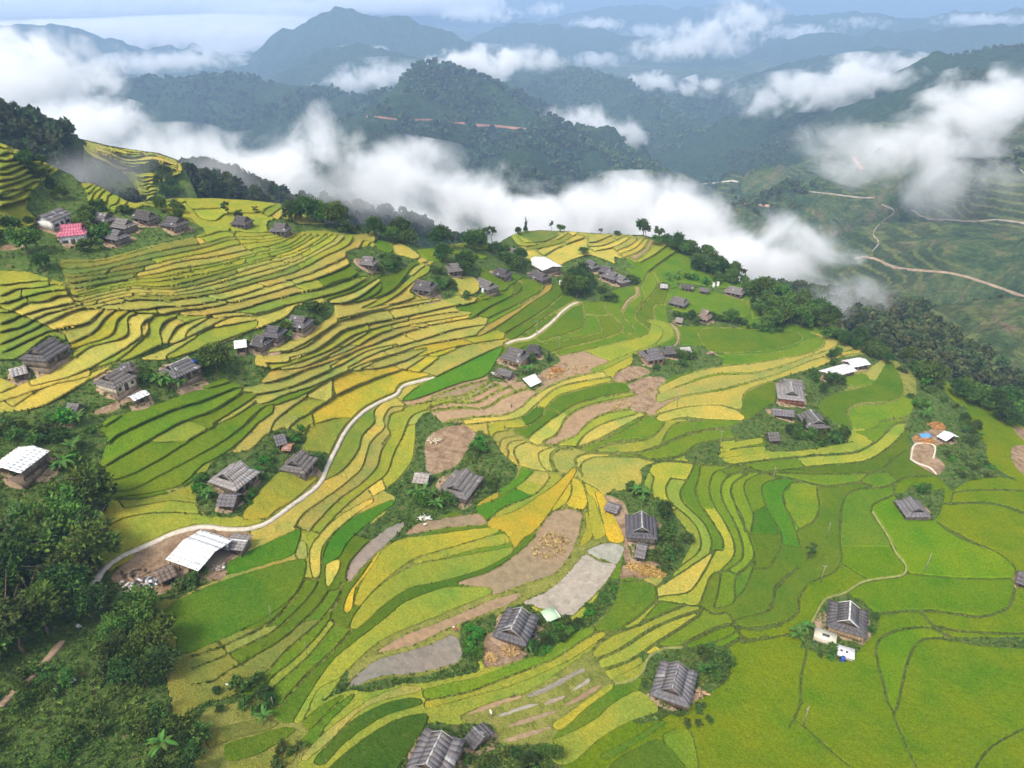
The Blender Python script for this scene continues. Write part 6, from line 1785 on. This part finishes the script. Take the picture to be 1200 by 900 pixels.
# far woods and ground cover: one object each
def tile_mesh(name, protoV, protoF, P, S, cols, rng, mat):
    k = len(protoV); n = len(P)
    pick = rng.integers(0, k, n); Vs, Fs, Cs = [], [], []; off = 0
    for j in range(k):
        idx = np.flatnonzero(pick == j)
        if not len(idx): continue
        a = rng.uniform(0, 6.28, len(idx)); c, s = np.cos(a), np.sin(a)
        pv = protoV[j]; sc = S[idx]
        X = (pv[None, :, 0] * c[:, None] - pv[None, :, 1] * s[:, None]) * sc[:, None] + P[idx, None, 0]
        Y = (pv[None, :, 0] * s[:, None] + pv[None, :, 1] * c[:, None]) * sc[:, None] + P[idx, None, 1]
        Z = pv[None, :, 2] * sc[:, None] * rng.uniform(.8, 1.25, len(idx))[:, None] + P[idx, None, 2]
        Vs.append(np.stack([X, Y, Z], -1).reshape(-1, 3)); m = len(pv)
        Fs.append((protoF[j][None] + (np.arange(len(idx)) * m)[:, None, None]).reshape(-1, protoF[j].shape[1]) + off); off += len(idx) * m
        Cs.append(np.repeat(cols[idx], m, 0))
    return npmesh(name, np.vstack(Vs), np.vstack(Fs), mat, np.vstack(Cs))
def far_protos(rng, n, size):
    Vs, Fs = [], []
    for _ in range(4):
        d = rng.normal(0, 1, (n, 3)); d /= np.linalg.norm(d, axis=1)[:, None]; d[:, 2] = np.abs(d[:, 2]) * 1.0
        C = d * np.array([.42, .42, .62]) * rng.uniform(.6, 1, n)[:, None] + [0, 0, .32]
        V, F, _c = leaf_quads(C, d, size, rng, np.ones((n, 3)), .8, .1); Vs.append(V); Fs.append(F)
    return Vs, Fs
fr = np.random.default_rng(21)
def wood_points(sel, n):
    """random spots on the mountains, drawn from the selected cells"""
    idx = np.flatnonzero(sel.ravel()); w = (RRg.ravel()[idx]) ** 1.0
    k = fr.choice(idx, n, p=w / w.sum()); i, j = np.divmod(k, NA)
    i = np.clip(i, 0, NR - 2); j = np.clip(j, 0, NA - 2); u, v = fr.random(n), fr.random(n)
    G = np.stack([GX, GY, BH], -1)
    return (G[i, j] * (1 - u)[:, None] + G[i, j + 1] * u[:, None]) * (1 - v)[:, None] + (G[i + 1, j] * (1 - u)[:, None] + G[i + 1, j + 1] * u[:, None]) * v[:, None]
inview = np.abs(AZg) < math.radians(40)
clearing = fbm(GX / 160, GY / 160, 4, 91)
for nm, lb, sel, n, s0, s1, nq, sz in (("near_forest", "dense misty forest on the ridges just behind the terraced hill", (WOOD > .85) & (RRg < 720) & (RRg > 330) & inview & (BH > CAMZ - 330), 4600, 5, 10, 76, .19),
                               ("mountain_forest", "dense forest covering the middle mountain", (WOOD > .85) & (RRg >= 720) & (RRg < 3300) & inview & (clearing > .42) & (BH > CAMZ - 520), 11500, 9, 15, 24, .36),
                               ("slope_trees", "scattered woods on the far right slopes", (WOOD <= .85) & (RRg < 2500) & (RRg > 420) & inview & (clearing > .55) & (AZg > .1), 5000, 4, 9, 20, .38)):
    FV, FF = far_protos(fr, nq, sz); P = wood_points(sel, n)
    if nm == 'near_forest':      # the spur terraces are open ground
        q = [project(x) for x in P]; keep = [not (88 < a < 214 and 150 < b < 236) for a, b in q]; P = P[keep]; n = len(P)
    S = fr.uniform(s0, s1, n)
    base = np.where(P[:, :1] > 150, np.array((.07, .118, .035)), np.array((.045, .082, .03))) * fr.uniform(.6, 1.5, n)[:, None]; base[:, 0] *= fr.uniform(.8, 1.5, n)
    tag(link(nm, tile_mesh(nm, FV, FF, P, S, base, fr, M['leaf'])), lb, None, None, 'stuff')
# weeds on waste ground and grass along the banks
def tuft_protos(rng):
    Vs, Fs = [], []
    for _ in range(4):
        n = 6; a = rng.uniform(0, 6.28, n); el = rng.uniform(.35, 1.2, n)
        d = np.stack([np.cos(a) * np.cos(el), np.sin(a) * np.cos(el), np.sin(el)], 1)
        C = d * .35; V, F, _c = leaf_quads(C, d, .6, rng, np.ones((n, 3)), .4, .0); Vs.append(V); Fs.append(F)
    return Vs, Fs
TV, TF = tuft_protos(fr)
def scatter(mask, n, s0, s1, base, name, label):
    yy, xx = np.nonzero(mask & ~S0['path']); z = S0['zf'][yy, xx]; R2 = (z / 100.) ** 2 * (2.2 - (yy / 850.)) ** 2
    k = fr.choice(len(yy), n, p=R2 / R2.sum())
    px, py = xx[k] + X0 + fr.random(n), yy[k] + Y0 + fr.random(n)
    P = unproject(px, py, bil(S0['zf'], px, py, S0['box'])); S = fr.uniform(s0, s1, n) * (0.6 + .8 * fbm(P[:, 0] / 9, P[:, 1] / 9, 3, 5))
    c = np.array(base) * fr.uniform(.6, 1.45, n)[:, None]; c[:, 0] *= .75 + .6 * fbm(P[:, 0] / 14, P[:, 1] / 14, 3, 15)
    tag(link(name, tile_mesh(name, TV, TF, P, S, c, fr, M['leaf'])), label, None, None, 'stuff')
inimg = np.zeros(S0['shape'], bool); inimg[:, -X0 - 130:1290 - X0] = True
scatter((S0['weed'] == 1) & (S0['lab'] == 0) & S0['mask'] & inimg, 18500, .45, 1.15, (.095, .165, .028), 'weeds', "leafy weeds and low growth around the houses")
scatter((S0['lab'] == 0) & (S0['weed'] == 0) & S0['mask'] & inimg & (S0['D'] < -.3), 16000, .3, .7, (.12, .15, .025), 'bank_grass', "short grass along the terrace banks")
# ---------------------------------------------------------------- small things of the village
def at(x, y, dz=0.0): p = ground(x, y); return Vector((p[0], p[1], p[2] + dz))
def person(x, y, shirt, trousers, label, hat=None, bend=0.0, rz=0.0, step=.18):
    """standing or bending figure, one continuous skinned body with clothes"""
    r = tag(empty('person', at(x, y, .02), rz), label, 'person')
    sb, cb = math.sin(bend), math.cos(bend)
    def up(z, f=0.0): return (f * cb + (z - .9) * sb if z > .9 else f, 0, .9 + (z - .9) * cb - f * sb if z > .9 else z)
    J = {'pel': ((0, 0, .92), .15), 'che': (up(1.32), .16), 'nec': (up(1.48), .06), 'hea': (up(1.62, .02), .105), 'top': (up(1.70, .02), .085)}
    E = [('pel', 'che'), ('che', 'nec'), ('nec', 'hea'), ('hea', 'top')]
    for s, n in ((1, 'l'), (-1, 'r')):
        sh = up(1.40); J['sh' + n] = ((sh[0], s * .19, sh[2]), .06)
        el = (sh[0] + .10 + .22 * sb, s * .25, sh[2] - .27); J['el' + n] = (el, .045)
        J['ha' + n] = ((el[0] + .17, s * .20, el[2] - .20), .035)
        J['hi' + n] = ((0, s * .09, .86), .095); J['kn' + n] = ((s * step * .5 + .03, s * .10, .48), .065); J['an' + n] = ((s * step - .02, s * .10, .08), .045); J['fo' + n] = ((s * step + .14, s * .11, .03), .035)
        E += [('che', 'sh' + n), ('sh' + n, 'el' + n), ('el' + n, 'ha' + n), ('pel', 'hi' + n), ('hi' + n, 'kn' + n), ('kn' + n, 'an' + n), ('an' + n, 'fo' + n)]
    ks = list(J); me = bpy.data.meshes.new('body'); me.from_pydata([J[k][0] for k in ks], [(ks.index(a), ks.index(b)) for a, b in E], [])
    o = link('body', me, r); sk = o.modifiers.new('skin', 'SKIN')
    for i, k in enumerate(ks): me.skin_vertices[0].data[i].radius = (J[k][1], J[k][1]); me.skin_vertices[0].data[i].use_root = k == 'pel'
    o.modifiers.new('sub', 'SUBSURF').levels = 1
    dg = bpy.context.evaluated_depsgraph_get(); ev = bpy.data.meshes.new_from_object(o.evaluated_get(dg)); o.modifiers.clear(); o.data = ev; ev.name = 'body'
    cols = np.array([shirt if v.co.z > .88 and math.hypot(v.co.x - up(1.62)[0], v.co.z - up(1.62)[2]) > .17 else (trousers if v.co.z < .95 and v.co.z > .1 else (.42, .26, .18)) for v in ev.vertices], np.float32)
    c4 = np.ones((len(cols), 4), np.float32); c4[:, :3] = cols
    ev.color_attributes.new('tone', 'FLOAT_COLOR', 'POINT').data.foreach_set('color', c4.ravel()); ev.materials.clear(); ev.materials.append(M['paint'])
    hp = up(1.70, .02); m = MB()
    if hat: m.tube((hp[0], 0, hp[2] - .02), (hp[0] + .1 * sb, 0, hp[2] + .14), .27, .03, hat, 12); m.build('hat', M['paint'], r)
    else: m.tube((hp[0] - .03, 0, hp[2] - .09), (hp[0] - .02 + .05 * sb, 0, hp[2] + .06), .125, .07, (.02, .016, .014), 10); m.build('hair', M['paint'], r)
    return r
person(535, 741, (.5, .04, .05), (.03, .06, .16), "person in a red top and blue trousers bending at the pool edge", (.75, .72, .66), 1.0, 2.6, .25)
person(576, 840, (.75, .72, .66), (.1, .09, .09), "person in pale clothes standing beside the small grey and white shed", (.7, .62, .45), .5, 2.2)
person(629, 391, (.75, .75, .75), (.08, .08, .1), "person in white walking on the pale path to the tree clump", None, .1, 1.2)
person(504, 478, (.03, .03, .05), (.02, .02, .03), "person in dark clothes on the bank of the mud terraces", None, .5, .4)
person(599, 478, (.025, .025, .035), (.03, .025, .03), "person in black crouching over at the edge of the harvested plot", (.2, .16, .1), .9, 1.2)
def pole(x, y, h, label, arm=True):
    r = tag(empty('utility_pole' if arm else 'wooden_stake', at(x, y), RG.uniform(0, 3)), label, 'pole' if arm else 'stake'); m = MB(); m.tube((0, 0, -.4), (RG.uniform(-.1, .1), RG.uniform(-.1, .1), h), .11 if arm else .06, .08 if arm else .05, jit((.25, .22, .18)), 7); m.build('shaft', M['wall'], r)
    if arm:
        m = MB(); m.box(-.6, .6, -.05, .05, h - .5, h - .38, jit((.3, .27, .24))); m.build('crossarm', M['wall'], r)
        for s in (-.5, .5): m = MB(); m.tube((s, 0, h - .38), (s, 0, h - .2), .05, .03, (.5, .5, .48), 6); m.build('insulator', M['paint'], r)
for x, y, h, lb, a in ((655, 414, 7, "utility pole in the big green middle paddy", 1), (629, 392, 6, "utility pole beside the path to the tree clump", 1), (793, 478, 7.5, "dark utility pole among the gold plots", 1), (843, 526, 7, "utility pole at the end of the wide green plot", 1),
    (905, 566, 6, "pale utility pole in the bright green plots", 1), (968, 632, 6, "pale pole near the lone leaning tree", 1), (961, 684, 6.5, "pale pole on the bank left of the field house", 1), (1083, 672, 7, "utility pole on the bank in the right lime field", 1),
    (941, 850, 6, "pole beside the long bund at the lower right", 1), (319, 728, 4.5, "white stake at the edge of the large lower left field", 0), (307, 759, 4.5, "white stake on the bank below the large lower left field", 0), (360, 768, 4, "thin stake among the narrow lower terraces", 0),
    (661, 778, 5, "white stake in the green strip below the hedge", 0), (321, 829, 3, "stake at the yellow field tip", 0), (362, 298, 5, "thin pole on the upper left terraces", 0), (811, 508, 6, "pole near the gold plots on the right", 0), (757, 745, 3, "short pale stake at the bund crossing", 0)):
    pole(x, y, h, lb, a)
def sheet_thing(name, cat, label, corners, tone, lift, sag=.12):
    P = pts('F', corners); W = np.array([ground(*p) for p in P]); c = W.mean(0); n = 9
    V, F, C = [], [], []
    g = np.random.default_rng(len(label))
    for i in range(n):
        for j in range(n):
            u, v = i / (n - 1), j / (n - 1)
            p = (W[0] * (1 - u) + W[1] * u) * (1 - v) + (W[3] * (1 - u) + W[2] * u) * v
            V.append(p - c + [0, 0, lift + g.normal(0, sag * .5)]); C.append(np.array(tone) * g.uniform(.9, 1.05))
    F = [(i * n + j, (i + 1) * n + j, (i + 1) * n + j + 1, i * n + j + 1) for i in range(n - 1) for j in range(n - 1)]
    o = link(name, npmesh(name, V, F, M['paint'], np.array(C)), None, c); s = o.modifiers.new('thick', 'SOLIDIFY'); s.thickness = .03
    return tag(o, label, cat)
sheet_thing('tarpaulin', 'tarpaulin', "white tarpaulin spread on the bank below the timber house", "612,446 627,440 635,450 622,456", (.6, .59, .57), .8, .05)
sheet_thing('tarpaulin', 'tarpaulin', "blue tarpaulin lying beside the straw heap", "1076,510 1088,509 1092,514 1080,516", (.08, .28, .55), .6, .06)
for k, (x, y, lb) in enumerate(((48, 709, "white sheet lying by the wood in the lower left"), (84, 800, "bright white sheet lying on the weedy slope"), (62, 809, "greyish white sheet left of the bright one on the slope"), (93, 737, "pale sheet beside the earth track in the lower left"), (268, 805, "pale block lying on the lower left terrace"))):
    sheet_thing('plastic_sheet', 'plastic sheet', lb, f"{x-6},{y-1} {x+2},{y-4} {x+7},{y} {x-1},{y+4}" if k < 3 else f"{x-3},{y} {x+1},{y-2} {x+4},{y} {x},{y+2}", (.7, .7, .7), .8, .35)
def straw_heap(x, y, w, h, label, tone=(.5, .26, .09)):
    g = np.random.default_rng(int(x)); n = 420; a = g.uniform(0, 6.28, n); rr = np.sqrt(g.random(n)); C = np.stack([np.cos(a) * rr * w, np.sin(a) * rr * w * .7, h * (1 - rr ** 1.6) * g.uniform(.75, 1.05, n)], 1)
    V, F, c = leaf_quads(C, np.stack([np.cos(a), np.sin(a), .2 + 0 * a], 1), .7, g, np.array(tone) * g.uniform(.6, 1.25, n)[:, None], .22, .3)
    m = MB(); 
    for i in range(10):
        t0, t1 = 2 * math.pi * i / 10, 2 * math.pi * (i + 1) / 10; m.tri((math.cos(t0) * w, math.sin(t0) * w * .7, -.3), (math.cos(t1) * w, math.sin(t1) * w * .7, -.3), (0, 0, h * .8), .05, tone)
    r = tag(empty('straw_heap', at(x, y)), label, 'straw heap'); m.build('core', M['wall'], r); link('straw', npmesh('straw', V, F, M['wall'], c), r)
straw_heap(1097, 500, 3.2, 1.8, "tall orange straw heap left of the white open shed")
straw_heap(1082, 516, 3.6, .7, "flat orange straw heap below the blue tarpaulin")
straw_heap(652, 434, 2.6, .9, "orange straw heap on the bank right of the timber house")
straw_heap(645, 440, 2.4, .6, "low straw heap below the bigger one near the tarpaulin", (.5, .33, .14))
straw_heap(755, 668, 3.0, .7, "dry maize straw left of the shrub ring", (.42, .27, .08)); straw_heap(768, 672, 2.6, .8, "dry maize straw along the lower edge of the shrub ring", (.42, .27, .08)); straw_heap(742, 664, 2.0, .6, "dry straw at the corner of the pale dry field", (.46, .3, .1))
straw_heap(574, 771, 1.5, .9, "small straw pile in the yard of the white ridged house", (.5, .33, .13)); straw_heap(595, 762, 2.6, .5, "flat straw spread in front of the white ridged house", (.42, .27, .12))
# sheaves set out on harvested plots: more than can be told apart, one object
g = np.random.default_rng(5); Vs, Fs, Cs, off = [], [], [], 0
for poly, n in (("640,448 660,428 690,430 668,446", 26), ("712,478 730,470 742,474 722,482", 22), ("632,632 650,622 668,634 660,650 640,655 622,650", 130)):
    P = pts('F', poly); k = 0
    while k < n:
        q = (g.uniform(P[:, 0].min(), P[:, 0].max()), g.uniform(P[:, 1].min(), P[:, 1].max()))
        if not in_poly(q, P): continue
        k += 1; p = ground(*q); m = 8; d = g.normal(0, 1, (m, 3)); d[:, 2] = np.abs(d[:, 2]) + .8; d /= np.linalg.norm(d, axis=1)[:, None]
        V, F, c = leaf_quads(d * .28 + p + [0, 0, .15], d, .6, g, np.array((.55, .4, .17)) * g.uniform(.7, 1.2, m)[:, None], .25, 0)
        Vs.append(V); Fs.append(F + off); Cs.append(c); off += len(V)
tag(link('straw_sheaves', npmesh('straw_sheaves', np.vstack(Vs), np.vstack(Fs), M['wall'], np.vstack(Cs))), "pale rice sheaves strewn over the harvested plots", None, None, 'stuff')
# field house extras
r = tag(empty('water_tank', at(966, 749), -.45), "cream box shaped water tank left of the field house", 'water tank')
m = MB(); m.box(-2.4, 2.4, -1.6, 1.6, -.4, 1.3, (.46, .41, .3)); m.build('body', M['paint'], r); m = MB(); m.box(-2.5, 2.5, -1.7, 1.7, 1.3, 1.42, (.5, .46, .36)); m.build('lid', M['paint'], r); m = MB(); m.box(-.7, .9, -.5, .3, 1.42, 1.5, (.05, .05, .05)); m.build('hatch', M['paint'], r)
r = tag(empty('pig_pen', at(989, 768), -.4), "low pen under a white sheet with dark openings below the field house", 'pen')
m = MB(); m.box(-1.9, 1.9, -1.3, 1.3, -.4, 1.1, (.4, .37, .33)); m.build('wall', M['wall'], r); m = MB(); m.slab([(-2.1, -1.5, 1.1), (2.1, -1.5, 1.1), (2.1, 1.5, 1.45), (-2.1, 1.5, 1.45)], .08, (.6, .59, .58)); m.build('roof', M['paint'], r)
for xx in (-.8, .4): m = MB(); m.box(xx - .25, xx + .25, -.3, .2, 1.15, 1.42, (.05, .05, .06)); m.build('opening', M['paint'], r)
def barrel(x, y, tone, label, s=1.0):
    r = tag(empty('barrel', at(x, y, -.05)), label, 'barrel'); m = MB(); m.tube((0, 0, 0), (0, 0, .45 * s), .3 * s, .34 * s, tone, 14); m.tube((0, 0, .45 * s), (0, 0, .95 * s), .34 * s, .3 * s, tone, 14); m.build('body', M['paint'], r)
    m = MB(); m.tube((0, 0, .93 * s), (0, 0, 1.0 * s), .32 * s, .32 * s, tuple(c * .8 for c in tone), 14); m.build('lid', M['paint'], r)
barrel(987, 775, (.03, .08, .35), "blue barrel in front of the low white roofed pen", 1.5)
barrel(718, 327.5, (.75, .75, .75), "white tank among the central cluster roofs", 2.0); barrel(719, 331, (.78, .78, .78), "white tank in front of the lowest cluster house", 2.0)
barrel(657, 334, (.75, .76, .78), "pale blue white tank left of the big central clump", 2.2); barrel(566, 343, (.6, .75, .72), "pale tank in front of the pale yard house", 1.8)
r = tag(empty('net_pen', at(645, 724), .5), "small square pen covered with a pale green net", 'pen')
m = MB(); m.slab([(-1.7, -1.7, 1.0), (1.7, -1.7, 1.0), (1.7, 1.7, 1.3), (-1.7, 1.7, 1.3)], .06, (.4, .55, .36)); m.build('net_cover', M['paint'], r)
for a in (-1.6, 1.6):
    m = MB(); m.box(a - .06, a + .06, -1.7, 1.7, .8, 1.2, (.7, .72, .68)); m.build('rail', M['paint'], r)
    for b in (-1.6, 1.6): m = MB(); m.tube((a, b, -.3), (a, b, 1.1), .07, .06, (.35, .28, .2), 6); m.build('post', M['wall'], r)
r = tag(empty('wall_sheet', at(226, 429, .2), .45), "blue plastic sheet hung at the side of the grey house", 'plastic sheet'); m = MB(); m.box(-2.2, 2.2, -.08, .08, 0, 1.7, (.02, .07, .35)); m.build('panel', M['paint'], r)
for i, (x, y) in enumerate(((836, 337), (841, 336))):
    r = tag(empty('gatepost', at(x, y)), ("left" if i == 0 else "right") + " whitewashed gatepost in the low crest row", 'gatepost', 'gateposts'); m = MB(); m.box(-.5, .5, -.5, .5, -.3, 2.2, (.75, .74, .72)); m.build('shaft', M['paint'], r); m = MB(); m.box(-.65, .65, -.65, .65, 2.2, 2.5, (.5, .46, .42)); m.build('cap', M['paint'], r)
# timber and rubble
def pile(x, y, w, n, label, tones, name='rubble_pile', cat='rubble pile'):
    r = tag(empty(name, at(x, y)), label, cat)
    for i in range(n):
        m = MB(); L, W_, T = RG.uniform(.6, 2.2), RG.uniform(.12, .7), RG.uniform(.06, .25); m.box(-L / 2, L / 2, -W_ / 2, W_ / 2, 0, T, jit(RG.choice(tones), .2))
        o = m.build('plank', M['wall'], r); o.location = (RG.gauss(0, w * .5), RG.gauss(0, w * .35), RG.uniform(.0, .6)); o.rotation_euler = (RG.uniform(-.3, .3), RG.uniform(-.3, .3), RG.uniform(0, 3.1))
mix_ = [(.2, .14, .1), (.4, .36, .32), (.6, .58, .56), (.12, .1, .1), (.3, .2, .13)]
pile(158, 687, 3.2, 34, "heap of broken boards and sheets below the purple brown hut", mix_); pile(176, 684, 2.0, 16, "grey blue rubble beside the purple brown hut", [(.3, .36, .42), (.5, .5, .52), (.15, .13, .13)])
pile(154, 673, 2.0, 10, "dark timber stack in the earth yard", [(.06, .045, .04), (.12, .1, .09)], 'timber_stack', 'timber'); pile(255, 667, 1.2, 10, "pale stone block and boards at the front of the large white roof", [(.6, .57, .52), (.4, .3, .22)])
pile(508, 517, 1.8, 14, "pale cut timber stack on the brown plot", [(.6, .5, .34), (.5, .42, .3)], 'timber_stack', 'timber'); pile(833, 415, 2.2, 18, "brick red rubble at the end of the banana garden", [(.3, .12, .08), (.42, .32, .26), (.2, .14, .1)])
pile(582, 440, 2.4, 18, "clutter of boards left of the low patched shed", mix_); pile(297, 556, 2.0, 18, "clutter along the right side of the cluttered grey house", mix_); pile(72, 414, 2.0, 14, "pale boards stacked along the right wall of the large dark house", [(.5, .44, .38), (.3, .25, .2)])
pile(152, 436, 2.0, 14, "boards lying on the earth yard beside the cream walled house", [(.45, .38, .3), (.25, .2, .16)]); pile(623, 745, 1.6, 14, "boards and rubbish at the right wall of the white ridged house", mix_); pile(820, 812, 1.6, 12, "boards beside the right wall of the large arched gable house", [(.45, .3, .16), (.25, .18, .12)])
pile(524, 880, 1.4, 10, "rubbish along the right wall of the bottom edge house", mix_); pile(497, 608, 2.2, 14, "white stones and jars in a row below the banana clump", [(.7, .66, .58), (.5, .46, .4)]); pile(806, 418, 1.4, 10, "pale clutter in the banana garden", [(.6, .56, .5), (.4, .36, .3)])
